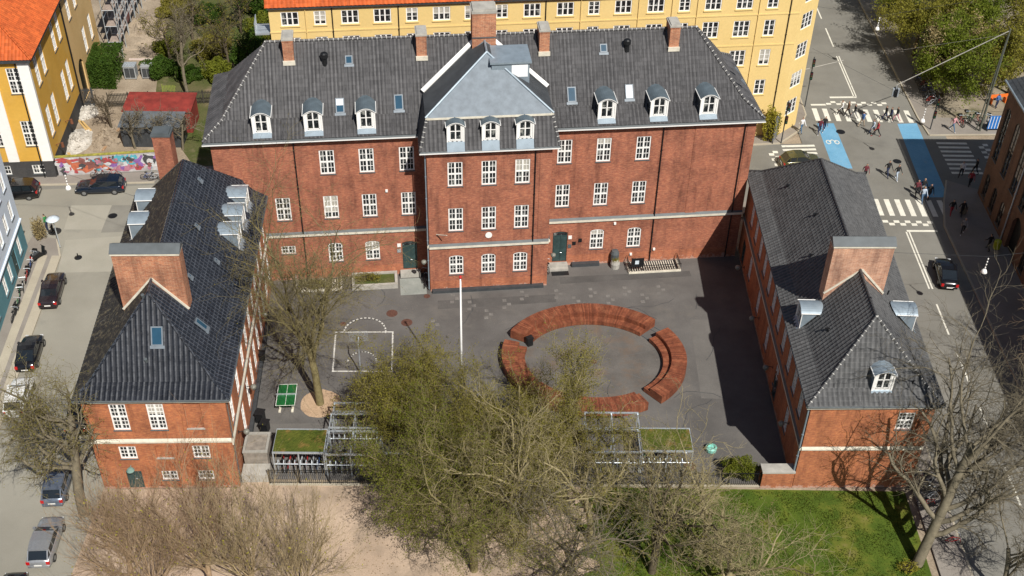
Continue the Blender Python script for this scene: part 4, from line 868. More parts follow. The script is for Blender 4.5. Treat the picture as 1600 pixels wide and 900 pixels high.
wall(yb, 'wall', (-50.7, 0), (2.1, 0), 0, 16.95, yo, YELLOW, depth=0.12)
c0, c1 = (2.1, 0), to_local(yb, (30.8, 113.8)); 
c2 = to_local(yb, (30.8, 160)); 
co = [dict(u0=0.75, u1=2.65, z0=z0, z1=z1, casements=3, cols=1, rows=3, halves=False, sill=False) for z0, z1 in ((2.05, 3.9), (5.4, 7.2), (8.8, 10.6), (12.2, 14.0), (15.2, 16.6))]
wall(yb, 'wall', c0, c1, 0, 16.95, co, YELLOW, depth=0.12)
wall(yb, 'wall', c1, c2, 0, 16.95, [dict(u0=2 + 3.2 * k, u1=3.6 + 3.2 * k, z0=z0, z1=z1, casements=3, cols=1, rows=3, halves=False, sill=False) for k in range(12) for z0, z1 in ((5.4, 7.2), (8.8, 10.6), (12.2, 14.0))], YELLOW, depth=0.12)
wall(yb, 'wall', (-50.7, 12), (-50.7, 0), 0, 16.95, [], YELLOW)
m = MB()
for o in yo + []:
    pass
for u, w in [(u, 1.7) for u in wide] + [(u, 1.15) for u in narrow]:
    for z0 in (15.05, 12.0, 8.7, 5.25):
        s = MB(); s.box(u - 0.09, u + w + 0.09, -0.09, -0.001, z0 - 0.11, z0 - 0.005); s.build('sill', YELLOW, yb)
m = MB(); m.box(-50.75, 2.12, -0.05, -0.001, 10.95, 11.1); m.build('string_course', YELLOW, yb); m = MB(); m.box(-50.75, 2.12, -0.051, -0.001, 14.35, 14.5); m.build('string_course', YELLOW, yb)
m = MB(); m.box(-50.8, 2.2, -0.3, 0.0, 16.9, 17.08); m.build('gutter', DARKGREY, yb)
tile_face('roof', yb, [(-51, -0.35, 17.1), (2.4, -0.35, 17.1), (-4, 6, 22.5), (-51, 6, 22.5)], TILE_RED, per=0.4, row=0.5)
m = MB(); m.poly([(-51, 12, 17.1), (-51, -0.35, 17.0), (-51, 6, 22.4)]); m.build('gable', YELLOW, yb)
for u, mt in ((-44.7, BLACK), (1.05, BLACK), (-30.2, YELLOW), (-38.34, BLACK), (-23.9, BLACK), (-11.2, YELLOW), (-2.2, YELLOW), (-8.6, YELLOW), (-47.25, YELLOW), (-14.6, YELLOW), (-20.4, YELLOW)): downpipe(yb, u, -0.08, 0.1, 16.9, mt, 0.055 if mt is BLACK else 0.04)
m = MB(); m.box(-52.2, -50.72, 0.2, 2.4, 14.1, 14.25); 
for k in range(7): m.box(-52.2, -52.16, 0.2 + 0.35 * k, 0.24 + 0.35 * k, 14.25, 15.2)
m.box(-52.2, -50.72, 0.18, 0.22, 15.2, 15.26); m.box(-52.22, -52.14, 0.2, 2.4, 15.2, 15.262); m.build('balcony', STEEL, yb)
# ochre building top left, with its rear part
oa = R(6.0)
ob_ = thing('town_house', 'ochre yellow building with orange tile roof, white pilasters and tarred plinth', 'building', (-46.32, 100.23, 0), oa)
def orow(us, w, z0, z1, **k): return [dict(u0=u, u1=u + w, z0=z0, z1=z1, **k) for u in us]
us_ = [22.0 + q for q in (-17.6, -14.2, -10.8, -8.2, -5.6, -2.2)]
fo = orow(us_, 1.35, 9.6, 12.35, **A3) + orow(us_, 1.35, 3.75, 6.6, **A3) + orow(us_, 1.3, 0.5, 1.55, cols=2, rows=2, halves=False)
wall(ob_, 'wall', (-22, 0), (0, 0), 0, 13.2, fo, ORANGE, mats2=PLINTH, split=2.0)
sd2 = math.radians(96) - oa; dv = lambda q: (q * math.cos(sd2), q * math.sin(sd2))
so_ = orow([1.6, 4.0, 8.8, 11.1], 1.25, 9.4, 12.3, **A3) + orow([1.6, 4.0, 8.8, 11.1], 1.25, 3.7, 7.0, **A3)
wall(ob_, 'wall', (0, 0), dv(13.7), 0, 13.2, so_, ORANGE, mats2=PLINTH, split=2.0)
ro = orow([2.2, 5.2, 8.0, 14.5, 18], 1.25, 9.4, 12.0, **A3) + orow([6.0, 9.2, 14.5, 18], 1.25, 3.7, 6.6, **A3) + orow([6.4, 9.6], 1.1, 0.4, 2.4, void=True) + [dict(u0=1.6, u1=3.9, z0=0.02, z1=4.6, void=True, arch=0.8)]
ro = [q for q in ro if q['u1'] < 11.5]
wall(ob_, 'wall', dv(13.72), dv(26), 0, 13.2, ro, PEACH)
m = MB()
for (a, b) in ((-1.0, 0.0), (-4.25, -3.2), (-7.4, -6.6)): m.box(a, b + (0.06 if b == 0.0 else 0), -0.12, -0.001, 2.02, 13.1)
q = dv(0.25); m.poly([(0.06, -0.12, 2.02), (q[0] + 0.06, q[1], 2.02), (q[0] + 0.06, q[1], 13.1), (0.06, -0.12, 13.1)]); m.build('pilaster', WHITE, ob_)
m = MB(); m.box(-22, 0.4, -0.45, 0, 13.05, 13.4); m.build('gutter', DARKGREY, ob_)
m = MB(); a, b = dv(0), dv(26); m.beam((a[0] + 0.25, a[1], 13.22), (b[0] + 0.25, b[1], 13.22), 0.5, 0.3); m.build('gutter', DARKGREY, ob_)
E0, E1 = (-22, -0.5, 13.4), (0.55, -0.5, 13.4); b = dv(26)
tile_face('roof', ob_, [E0, E1, (-6.4, 6.2, 18.6), (-22, 6.2, 18.6)], TILE_RED, per=0.34, row=0.42)
tile_face('roof', ob_, [E1, (b[0] + 0.55, b[1], 13.4), (b[0] - 6.4, b[1], 18.6), (-6.4, 6.2, 18.6)], TILE_RED, per=0.34, row=0.42)
cap_line(ob_, (0.55, -0.5, 13.5), (-6.4, 6.2, 18.7), TILE_RED, 0.12, 0.4, False)
q = dv(13.7); m = MB(); m.tube((q[0] + 0.1, q[1], 0.1), (q[0] + 0.1, q[1], 13.1), 0.09, 0.09, 8); m.build('downpipe', BLACK, ob_)
m = MB(); m.tube((-1.15, -0.15, 0.1), (-1.15, -0.15, 13.1), 0.07, 0.07, 8); m.build('downpipe', BLACK, ob_)
m = MB(); m.box(-1.0, 0.0, -0.11, -0.002, 0.02, 1.98); m.build('plinth_block', PLINTH, ob_)
for uu in (2.0, 6.6):
    q = dv(uu); m = MB(); m.tube((q[0], q[1], 2.6), (q[0] + 0.7, q[1] - 0.1, 2.9), 0.04); m.tube((q[0] + 0.7, q[1] - 0.1, 2.9), (q[0] + 0.7, q[1] - 0.1, 2.4), 0.12, 0.16, 8); m.build('wall_lamp', plain('rust_brown', (0.16, 0.06, 0.03), 0.7), ob_)
# pale blue and teal house at the left edge
bb = thing('corner_house', 'pale blue house with teal ground floor at left edge', 'building', (-45.3, 88.3, 0), 0)
p0 = (2.4, -17.3); L_ = math.hypot(2.4, 17.3)
bo = [dict(u0=L_ - v - 0.95, u1=L_ - v, z0=z0, z1=z1, casements=2, cols=1, rows=3, halves=False) for v in (1.2, 3.3, 5.4, 7.6, 9.8, 12, 14.2) for z0, z1 in ((4.5, 6.3), (7.5, 9.3), (10.5, 12.2))]
bo += [dict(u0=L_ - v - 0.95, u1=L_ - v, z0=0.9, z1=2.75, casements=2, cols=1, rows=3, halves=False) for v in (1.6, 5.6, 7.6, 11.2)] + [dict(u0=L_ - 4.7, u1=L_ - 3.5, z0=0.05, z1=2.6, door=True, light=0.3)]
wall(bb, 'wall', p0, (0, 0), 0, 14, bo, PALEBLUE, mats2=TEAL, split=3.25)
wall(bb, 'wall', (0, 0), (-16, -1.5), 0, 14, [], PALEBLUE, mats2=TEAL, split=3.25)
m = MB(); m.beam((p0[0] + 0.08, p0[1], 3.3), (0.08, 0, 3.3), 0.16, 0.14); m.build('string_course', PALEBLUE, bb)
simple_roof(bb, [(2.9, -17.3, 14), (0.4, 0.4, 14), (-10, -0.5, 14), (-8, -18, 14)], 18.5, 0.5, TILE_RED)
# brown brick building at the right edge
kb = thing('brick_hall', 'brown brick building with tall arched windows at right edge', 'building', (47.15, 101.0, 0), 0)
k1 = (-0.9, -45.0); kL = math.hypot(*k1); DW = plain('dark_window_frame', (0.06, 0.045, 0.035), 0.6)
ko = [dict(u0=0.75 + 2.85 * k, u1=2.0 + 2.85 * k, z0=4.9, z1=10.7, arch=0.6, cols=1, rows=4, halves=True, fm=DW) for k in range(14) if k != 99]
ko += [dict(u0=0.9 + 2.45 * k, u1=2.0 + 2.45 * k, z0=0.6, z1=3.25, arch=0.4, cols=1, rows=3, halves=False, fm=DW) for k in range(17) if k not in (3, 4)] + [dict(u0=9.3, u1=11.6, z0=0.05, z1=4.2, arch=1.0, void=True)]
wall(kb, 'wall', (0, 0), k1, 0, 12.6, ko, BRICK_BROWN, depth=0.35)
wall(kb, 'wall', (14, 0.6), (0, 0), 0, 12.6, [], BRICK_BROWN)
m = MB(); m.beam((-0.12, 0.1, 12.5), (k1[0] - 0.12, k1[1], 12.5), 0.24, 0.35); m.build('cornice', BRICK_BROWN, kb)
SLROOF = tile('slate_dark', (0.055, 0.06, 0.065), (0.085, 0.09, 0.095), 0.6, None, (0.12, 0.12, 0.12), 0.35)
tile_face('roof', kb, [(-0.35, 0.4, 12.7), (k1[0] - 0.35, k1[1], 12.7), (k1[0] + 7, k1[1], 19), (7, -5.5, 19)], SLROOF, per=0.4, row=0.4, amp=0.01)
tile_face('roof', kb, [(14, 0.9, 12.7), (-0.35, 0.4, 12.7), (7, -5.5, 19)], SLROOF, per=0.4, row=0.4, amp=0.01)
m = MB(); m.tube((-0.5, 0.42, 12.72), (k1[0] - 0.45, k1[1], 12.72), 0.1, 0.1, 8); m.build('gutter', ZINC, kb)
downpipe(kb, -0.28, -8.3, 0.1, 12.5, STEEL, 0.07)
# graffiti wall
gw = thing('graffiti_wall', 'low wall covered in colourful graffiti along the pavement', 'wall', (-46.2, 100.45, 0), R(9.2))
m = MB(); m.box(0, 11.2, 0, 0.25, 0, 2.15); m.build('wall_panel', plain('painted_wall', (0.42, 0.40, 0.40), 0.8, 0, 0.3, 1.2), gw)
m = MB(); m.box(-0.02, 11.22, -0.04, 0.29, 2.151, 2.24); m.build('coping', plain('mossy_coping', (0.30, 0.27, 0.05), 0.9, 0, 0.4, 3), gw)
rg = random.Random(11)
GC = {'red': (0.55, 0.02, 0.03), 'orange': (0.65, 0.12, 0.02), 'white': (0.8, 0.8, 0.8), 'black': (0.015, 0.015, 0.02), 'cyan': (0.06, 0.50, 0.62), 'purple': (0.30, 0.10, 0.45), 'pink': (0.6, 0.2, 0.3), 'grey': (0.25, 0.25, 0.26), 'rust': (0.26, 0.05, 0.03)}
GM = {k: plain('spray_' + k, tuple(0.62 * q + 0.05 for q in v), 0.8, 0, 0.25, 3) for k, v in GC.items()}
lay = [0]
def splash(cx, cz, rx, rz, c, seed, spiky=0.35, n=14):
    r_ = random.Random(seed); lay[0] += 1; y = -0.003 - 0.0006 * lay[0]; pts = []
    for k in range(n):
        t = 2 * math.pi * k / n; q = 1 + spiky * (r_.random() - 0.5) * 2
        pts.append((cx + rx * q * math.cos(t), y, min(2.12, max(0.03, cz + rz * q * math.sin(t)))))
    m = MB(); m.poly(pts[::-1] if False else pts); m.build('graffiti_paint', GM[c], gw)
splash(0.9, 1.3, 0.9, 0.8, 'white', 1, 0.5); splash(1.1, 1.75, 1.1, 0.28, 'red', 2, 0.6); splash(0.5, 0.6, 0.3, 0.55, 'black', 3, 0.6)
splash(2.9, 0.95, 1.2, 0.8, 'orange', 4, 0.45); splash(2.5, 1.1, 0.35, 0.4, 'black', 5, 0.4); splash(3.7, 1.3, 0.9, 0.75, 'rust', 6, 0.6); splash(4.4, 0.75, 0.7, 0.6, 'orange', 7, 0.7); splash(4.0, 1.2, 0.28, 0.3, 'black', 8, 0.5); splash(5.1, 1.5, 0.5, 0.4, 'red', 9, 0.7)
for k in range(4): splash(5.9 + 0.55 * k, 1.55, 0.34, 0.48, 'cyan', 20 + k, 0.35); splash(5.9 + 0.55 * k, 1.5, 0.1, 0.16, 'white', 30 + k, 0.5)
splash(6.6, 0.55, 1.0, 0.45, 'pink', 12, 0.3); splash(5.5, 0.9, 0.45, 0.3, 'purple', 13, 0.4); splash(8.2, 1.1, 0.6, 0.6, 'purple', 14, 0.5); splash(7.9, 0.4, 0.35, 0.3, 'red', 15, 0.15)
splash(9.2, 1.15, 0.95, 0.8, 'white', 16, 0.12); splash(9.1, 1.2, 0.68, 0.6, 'black', 17, 0.15); splash(9.15, 1.05, 0.35, 0.4, 'white', 18, 0.3); splash(10.6, 1.1, 0.7, 0.7, 'white', 19, 0.5); splash(10.6, 1.0, 0.35, 0.4, 'black', 41, 0.4); splash(10.5, 1.9, 0.6, 0.22, 'red', 42, 0.4)
for k in range(70): splash(rg.uniform(0.3, 10.9), rg.uniform(0.3, 1.85), rg.uniform(0.08, 0.32), rg.uniform(0.06, 0.3), rg.choice(list(GC)), 100 + k, 0.6, 10)
# sheds, fences and scaffold of the building site
def hut(name, label, cat, x0, x1, y0, y1, h, wm, rm, rz=0.02, slope=0.25):
    t = thing(name, label, cat, ((x0 + x1) / 2, y0, 0), rz); w, d = x1 - x0, y1 - y0
    m = MB(); m.prism([(-w / 2, 0), (w / 2, 0), (w / 2, d), (-w / 2, d)], 0, h - 0.05); n = int(w / 0.35)
    for k in range(n): m.box(-w / 2 + 0.35 * k, -w / 2 + 0.35 * k + 0.06, -0.03, 0, 0.05, h - 0.1)
    m.build('walls', wm, t); m = MB(); P = [(-w / 2 - 0.15, -0.2, h), (w / 2 + 0.15, -0.2, h), (w / 2 + 0.15, d + 0.2, h + slope), (-w / 2 - 0.15, d + 0.2, h + slope)]
    m.poly(P); m.poly([(x, y, z - 0.12) for x, y, z in P][::-1])
    for a, b in ((0, 1), (1, 2), (2, 3), (3, 0)): m.poly([(*P[a][:2], P[a][2] - 0.12), (*P[b][:2], P[b][2] - 0.12), P[b], P[a]])
    for k in range(int(w / 0.8)): m.box(-w / 2 + 0.8 * k, -w / 2 + 0.8 * k + 0.05, -0.2, -0.15, h - 0.1, h + 0.03)
    m.build('roof', rm, t)
    m = MB(); m.box(w * 0.22, w * 0.22 + 0.95, -0.06, -0.032, 0.05, 2.0); m.build('door', DARKGREY, t)
    return t
RUSTRED = plain('red_shed_paint', (0.22, 0.030, 0.022), 0.7, 0, 0.3, 1.2)
hut('site_shed', 'dark grey shed with pale grey flat roof behind graffiti wall', 'shed', -41.2, -35.0, 106.3, 108.7, 2.6, DARKGREY, plain('shed_roof_grey', (0.11, 0.125, 0.14), 0.7, 0, 0.2, 1))
hut('site_container', 'red shed with red roof behind the dark grey shed', 'shed', -41.6, -34.6, 109.3, 112.6, 2.7, RUSTRED, RUSTRED)
def picket(label, a, b, h, mat, step=0.16, loc=None):
    L = math.dist(a, b); t = thing('site_fence', label, 'fence', (*a, 0), math.atan2(b[1] - a[1], b[0] - a[0]))
    for k in range(int(L / 2.2) + 1): m = MB(); m.box(2.2 * k - 0.05, 2.2 * k + 0.05, -0.05, 0.05, 0, h + 0.1); m.build('post', mat, t)
    m = MB(); m.box(0, L, -0.02, 0.02, 0.3, 0.38); m.box(0, L, -0.021, 0.021, h - 0.3, h - 0.22)
    for k in range(int(L / step)): m.box(k * step, k * step + step * 0.55, -0.04, -0.022, 0.05, h)
    m.build('pickets', mat, t, kind='stuff'); return t
DKWOOD = plain('dark_fence_wood', (0.045, 0.04, 0.03), 0.85, 0, 0.3, 3)
picket('dark picket fence behind the red shed', (-45, 114.4), (-37, 115.4), 1.7, DKWOOD); picket('short dark gate fence beside the ochre building', (-48.9, 114.4), (-46.4, 114.6), 2.2, DARKGREY)
picket('low dark fence right of the red shed', (-37, 115.4), (-31, 116.2), 1.6, DKWOOD)
picket('pale green fence panel under the bare tree', (-39.4, 116.4), (-37.9, 116.5), 1.8, plain('green_panel', (0.22, 0.26, 0.05), 0.8))
sc = thing('scaffold', 'steel scaffold with plank decks along the ochre building', 'scaffold', (-46.6, 126.0, 0), R(95))
m = MB()
for i in range(12):
    for y in (0, 1.4): m.tube((2.2 * i, y, 0), (2.2 * i, y, 11.5), 0.05, 0.05, 6)
    for z in (1.9, 3.9, 5.9, 7.9, 9.9): m.tube((2.2 * i, 0, z + 0.1), (2.2 * i, 1.4, z + 0.1), 0.04, 0.04, 5)
for z in (3.0, 5.0, 7.0, 9.0, 11.0):
    for y in (0, 1.4): m.tube((0, y, z), (24.2, y, z), 0.04, 0.04, 5)
for i in range(0, 11, 2): m.tube((2.2 * i, 0, 0), (2.2 * i + 2.2, 0, 11), 0.04, 0.04, 5)
m.build('tube_frame', STEEL, sc, kind='stuff')
for z in (1.95, 3.95, 5.95, 7.95, 9.95): m = MB(); m.box(0, 24.2, 0.1, 1.3, z, z + 0.06); m.build('deck', plain('deck_planks', (0.30, 0.24, 0.20), 0.8, 0, 0.25, 2), sc)
for i, z in ((2, 2.0), (5, 4.0), (8, 2.0), (3, 6.0)): m = MB(); m.box(2.2 * i, 2.2 * i + 2.0, -0.03, 0.0, z + 0.1, z + 0.9); m.build('net_panel', plain('dark_red_board', (0.17, 0.06, 0.05), 0.8), sc)
def heap(label, x, y, rx, ry, h, mat, seed):
    r_ = random.Random(seed); m = MB(); n, k = 22, 7; ring = []
    for j in range(k + 1):
        q = j / k
        for i in range(n):
            t = 2 * math.pi * i / n; e = 1 + 0.22 * (r_.random() - 0.5); ring.append((rx * q * e * math.cos(t), ry * q * e * math.sin(t), h * (1 - q) ** 1.2 * (1 + 0.4 * (r_.random() - 0.5)) + 0.02 * (1 - q)))
    m.v = ring; m.f = [(j * n + i, (j + 1) * n + i, (j + 1) * n + (i + 1) % n, j * n + (i + 1) % n) for j in range(k) for i in range(n)]; m.m = [0] * len(m.f)
    for q in range(60):
        t, d = r_.random() * 6.28, r_.random() ** 0.5; x_, y_ = rx * d * math.cos(t), ry * d * math.sin(t); s = 0.06 + 0.13 * r_.random()
        m.box(-s, s, -s * 0.6, s * 0.6, -s * 0.4, s * 0.5, 0, Matrix.Translation((x_, y_, h * (1 - d) ** 1.2 + 0.03)) @ Matrix.Rotation(r_.random() * 6, 4, (r_.random(), r_.random(), 1)))
    o = m.build('rubble_heap', mat, None, loc=(x, y, 0)); tag(o, label, 'rubble', None, 'stuff')
RUB = ground_mat('rubble', (0.34, 0.31, 0.26), (0.55, 0.52, 0.47), 1.2, 6, 0.3)
heap('pale rubble heap in front of the ochre building', -46.6, 107.0, 1.9, 2.6, 0.9, RUB, 3); heap('pale rubble heap near the dark gate fence', -47.3, 113.0, 1.4, 1.7, 0.7, RUB, 4)
heap('brown soil heap beyond the hedge', -46.5, 133.0, 3.6, 5.5, 1.6, DIRT, 6); heap('brown soil heap beside the sheds', -43.6, 108.0, 1.2, 2.8, 0.8, DIRT, 7)
def plank(x, y, L, a, mat, label):
    m = MB(); m.box(-L / 2, L / 2, -0.14, 0.14, 0, 0.1); o = m.build('timber_plank', mat, None, loc=(x, y, 0.01), rz=a); tag(o, label, 'plank', 'planks on the building site'); 
TIMB = plain('new_timber', (0.55, 0.36, 0.14), 0.7, 0, 0.12)
plank(-46.7, 110.3, 2.6, 2.2, TIMB, 'long pale plank near the ochre wall'); plank(-46.35, 110.2, 2.4, 2.25, TIMB, 'pale plank lying second from the ochre wall'); plank(-46.5, 104.6, 2.3, 2.1, TIMB, 'pale plank nearest the graffiti wall')
plank(-42.9, 107.6, 4.5, 1.45, plain('brown_board', (0.36, 0.22, 0.12), 0.8), 'long brown board beside the dark shed'); plank(-40.2, 113.4, 2.5, 0.02, TIMB, 'pale plank behind the red shed'); plank(-43.3, 125.6, 5.0, 0.05, plain('white_board', (0.55, 0.45, 0.40), 0.8), 'long whitish board beyond the hedge')
for (x, y, w, h, mt, lb) in ((-44.3, 120.7, 1.3, 1.6, STEEL, 'light grey site cabinet behind the hedge'), (-42.4, 120.9, 1.2, 1.5, plain('grey_cabinet', (0.3, 0.31, 0.32), 0.6), 'darker grey site cabinet right of the light one')):
    t = thing('site_cabinet', lb, 'cabinet', (x, y, 0), 0.05, 'cabinets behind the hedge'); m = MB(); m.box(-w / 2, w / 2, 0, 1.1, 0.12, h); m.build('body', mt, t); m = MB(); m.box(-w / 2 - 0.05, w / 2 + 0.05, -0.05, 1.15, h, h + 0.08); m.build('lid', mt, t); m = MB(); m.box(-w / 2 + 0.1, -0.02, -0.02, -0.001, 0.25, h - 0.15); m.box(0.02, w / 2 - 0.1, -0.02, -0.001, 0.25, h - 0.15); m.build('door', DARKGREY, t)
    m = MB(); [m.box(a, a + 0.12, b, b + 0.12, 0, 0.12) for a in (-w / 2, w / 2 - 0.12) for b in (0, 0.98)]; m.build('foot', DARKGREY, t)
# ------------------------------------------------------------------ schoolyard furniture
WOODR = None
def wood_red():
    m, nt, b = nodes('oiled_redwood'); oi = coord(nt, 'Object')
    f = noise(nt, oi, 1.4, 5, 0.7); f2 = noise(nt, oi, 11, 2, 0.6)
    c = ramp(nt, f, [(0.3, (0.125, 0.036, 0.018)), (0.5, (0.20, 0.060, 0.028)), (0.72, (0.29, 0.110, 0.054))])
    c = mixc(nt, c, ramp(nt, f2, [(0.3, (0.75, 0.75, 0.75)), (0.7, (1.2, 1.2, 1.2))]), 1.0, 'MULTIPLY')
    gi = N(nt, 'ShaderNodeNewGeometry'); c = mixc(nt, c, ramp(nt, gi.outputs['Random Per Island'], [(0.0, (0.72, 0.70, 0.70)), (0.6, (1.0, 1.0, 1.0)), (1.0, (1.28, 1.3, 1.32))]), 1.0, 'MULTIPLY')
    nt.links.new(c, b.inputs['Base Color']); b.inputs['Roughness'].default_value = 0.62; return m
WOODR = wood_red()
BCX, BCY, BA, BB = 7.0, 74.15, 7.75, 6.72
def arc_bench(label, t0, t1, hide=None):
    t = thing('curved_bench', label, 'bench', (BCX, BCY, 0), 0, 'curved benches forming a ring in the yard')
    E = lambda ang, off: (math.cos(ang) * (BA - off), math.sin(ang) * (BB - off))
    def slats(off0, off1, z0, z1, name):
        m = MB(); n = int(abs(t1 - t0) / 360 * 2 * math.pi * 7.2 / 0.125)
        for k in range(n):
            a0 = R(t0 + (t1 - t0) * k / n); a1 = R(t0 + (t1 - t0) * (k + 0.90) / n); dz = 0.006 * ((k * 7919) % 5 - 2) / 2
            q = [E(a0, off0), E(a1, off0), E(a1, off1), E(a0, off1)]
            if a1 < a0: q = q[::-1]
            # counter-clockwise order
            area = sum(q[i][0] * q[(i + 1) % 4][1] - q[(i + 1) % 4][0] * q[i][1] for i in range(4))
            if area < 0: q = q[::-1]
            m.prism(q, z0, z1 + dz)
        return m.build(name, WOODR, t, kind='stuff')
    slats(0.0, 1.28, 0.80, 0.86, 'deck_slats'); slats(1.24, 1.30, 0.47, 0.795, 'riser_slats'); slats(1.22, 1.95, 0.40, 0.46, 'seat_slats'); slats(1.90, 1.95, 0.05, 0.395, 'front_slats'); slats(0.0, 0.05, 0.05, 0.795, 'back_slats')
    m = MB(); n = 24
    for k in range(n):
        a0, a1 = R(t0 + (t1 - t0) * k / n), R(t0 + (t1 - t0) * (k + 1) / n); q = [E(a0, 0.12), E(a1, 0.12), E(a1, 1.85), E(a0, 1.85)]
        area = sum(q[i][0] * q[(i + 1) % 4][1] - q[(i + 1) % 4][0] * q[i][1] for i in range(4))
        if area < 0: q = q[::-1]
        m.prism(q, 0.006, 0.39)
    m.build('base', DARKGREY, t)
    for a in (t0, t1):
        a = R(a); p = [(*E(a, 0.0), 0.05), (*E(a, 1.95), 0.05), (*E(a, 1.95), 0.46), (*E(a, 1.29), 0.46), (*E(a, 1.29), 0.86), (*E(a, 0.0), 0.86)]
        d = Vector((-math.sin(a), math.cos(a), 0)) * (0.03 if a == R(t1) else -0.03) * (1 if t1 > t0 else -1)
        m = MB(); m.poly([tuple(Vector(q) + d) for q in p]); m.poly([tuple(Vector(q)) for q in p][::-1])
        for i in range(6): j = (i + 1) % 6; m.poly([tuple(Vector(p[i])), tuple(Vector(p[j])), tuple(Vector(p[j]) + d), tuple(Vector(p[i]) + d)])
        m.build('end_panel', WOODR, t)
    return t
arc_bench('long curved redwood bench on the far side of the ring, nearest the school', 45, 155)
arc_bench('curved redwood bench on the right side of the ring', -47, 33); arc_bench('curved redwood bench on the near side, behind bare branches', -140, -58); arc_bench('curved redwood bench on the left side, partly behind greenish tree', 166, 216)
m = MB()
for r_ in (7.7, 7.2, 5.9): 
    for k in range(5):
        a0, a1 = R(31 + 16 * k / 5), R(31 + 16 * (k + 1) / 5); m.beam(((r_) * math.cos(a0) + BCX, r_ * 0.867 * math.sin(a0) + BCY, 0.03), (r_ * math.cos(a1) + BCX, r_ * 0.867 * math.sin(a1) + BCY, 0.03), 0.07, 0.04)
m.build('steel_rail', LEAD, yard)
STAIN = ground_mat('rust_stain', (0.15, 0.095, 0.06), (0.19, 0.115, 0.07), 0.8, 6, 0.2)
def wedge(a0, a1, r0, r1, mat, z, nm): 
    m = MB(); pts = [(BCX + r * math.cos(R(a)), BCY + 0.867 * r * math.sin(R(a)), z) for r, a in ([(r1, a0 + (a1 - a0) * k / 6) for k in range(7)] + [(r0, a1 - (a1 - a0) * k / 6) for k in range(7)])]; m.poly(pts); m.build(nm, mat, yard)
RINGA = ground_mat('ring_asphalt', (0.095, 0.088, 0.081), (0.145, 0.134, 0.122), 0.5, 10, 0.15, 0.9, [(0.5, 0.68, (0.165, 0.105, 0.066), 0.55)], 0.45)
m = MB(); n = 48; m.poly([(BCX + 5.9 * math.cos(2 * math.pi * k / n), BCY + 4.9 * math.sin(2 * math.pi * k / n), 0.008) for k in range(n)]); m.build('ring_floor', RINGA, yard)
for a in (20, 65, 95, 150, 178, 235, 268, 330): yline([(BCX, BCY), (BCX + 5.7 * math.cos(R(a)), BCY + 4.8 * math.sin(R(a)))], 0.07, ASPH_C, 0.0115 + a * 1e-6)
manhole(BCX, BCY, yard, 0.28, MANHOLE, 0.014)
o = MB(); o.prism([(-0.24, -0.2), (0.24, -0.2), (0.24, 0.2), (-0.24, 0.2)], 0.02, 0.75); o.box(-0.28, 0.28, -0.24, 0.24, 0.75, 0.9); ob = o.build('waste_bin', BLACK, None, loc=(1.6, 76.1, 0), rz=0.5); tag(ob, 'black waste bin at the left end of the far curved bench', 'bin')
# table tennis table
tt = thing('table_tennis_table', 'green outdoor table tennis table left of the big yard tree', 'table', (-17.85, 68.55, 0), R(4))
TTG = plain('table_green', (0.008, 0.105, 0.026), 0.4, 0, 0.08, 2)
for s in (-1, 1): m = MB(); m.box(-0.76, 0.76, 0.01 if s > 0 else -1.24, 1.24 if s > 0 else -0.01, 0.70, 0.76); m.build('table_top', TTG, tt)
m = MB(); z0, z1 = 0.7602, 0.7625; m.box(-0.76, -0.72, -1.24, 1.24, z0, z1); m.box(0.72, 0.76, -1.24, 1.24, z0, z1); m.box(-0.72, 0.72, -1.24, -1.20, z0, z1); m.box(-0.72, 0.72, 1.20, 1.24, z0, z1); m.box(-0.012, 0.012, -1.2, 1.2, z0, z1); m.build('edge_line', WHITE, tt)
m = MB(); m.box(-0.84, 0.84, -0.015, 0.015, 0.764, 0.92); m.build('net', STEEL, tt)
for sx in (-0.5, 0.5):
    for sy in (-0.95, 0.95): m = MB(); m.box(sx - 0.09, sx + 0.09, sy - 0.3, sy + 0.3, 0.01, 0.10); m.tube((sx, sy, 0.1), (sx, sy, 0.7), 0.06, 0.06, 8); m.build('leg', CREAM, tt)
m = MB(); m.box(-0.6, 0.6, -0.05, 0.05, 0.45, 0.699); m.build('under_frame', DARKGREY, tt)
# flagpole
fp = thing('flagpole', 'tall white flagpole standing in the yard behind the greenish tree', 'flagpole', (-3.8, 68.3, 0))
m = MB(); m.tube((0, 0, 0.3), (0, 0, 13.2), 0.085, 0.05, 12); m.build('pole', plain('flagpole_white', (0.85, 0.85, 0.84), 0.35, 0, 0.03), fp, smooth=True)
m = MB(); m.lathe([(0.001, 13.44), (0.09, 13.4), (0.12, 13.3), (0.09, 13.2), (0.001, 13.18)], n=10); m.build('truck_ball', plain('flag_red', (0.5, 0.03, 0.03), 0.5), fp)
m = MB(); m.lathe([(0.3, 0.0), (0.3, 0.08), (0.17, 0.12), (0.17, 0.6), (0.001, 0.6)], n=12); m.build('base', STEEL, fp)
m = MB(); m.tube((0.12, 0, 1.2), (0.075, 0, 12.9), 0.008, 0.008, 4); m.build('halyard', WHITE, fp)
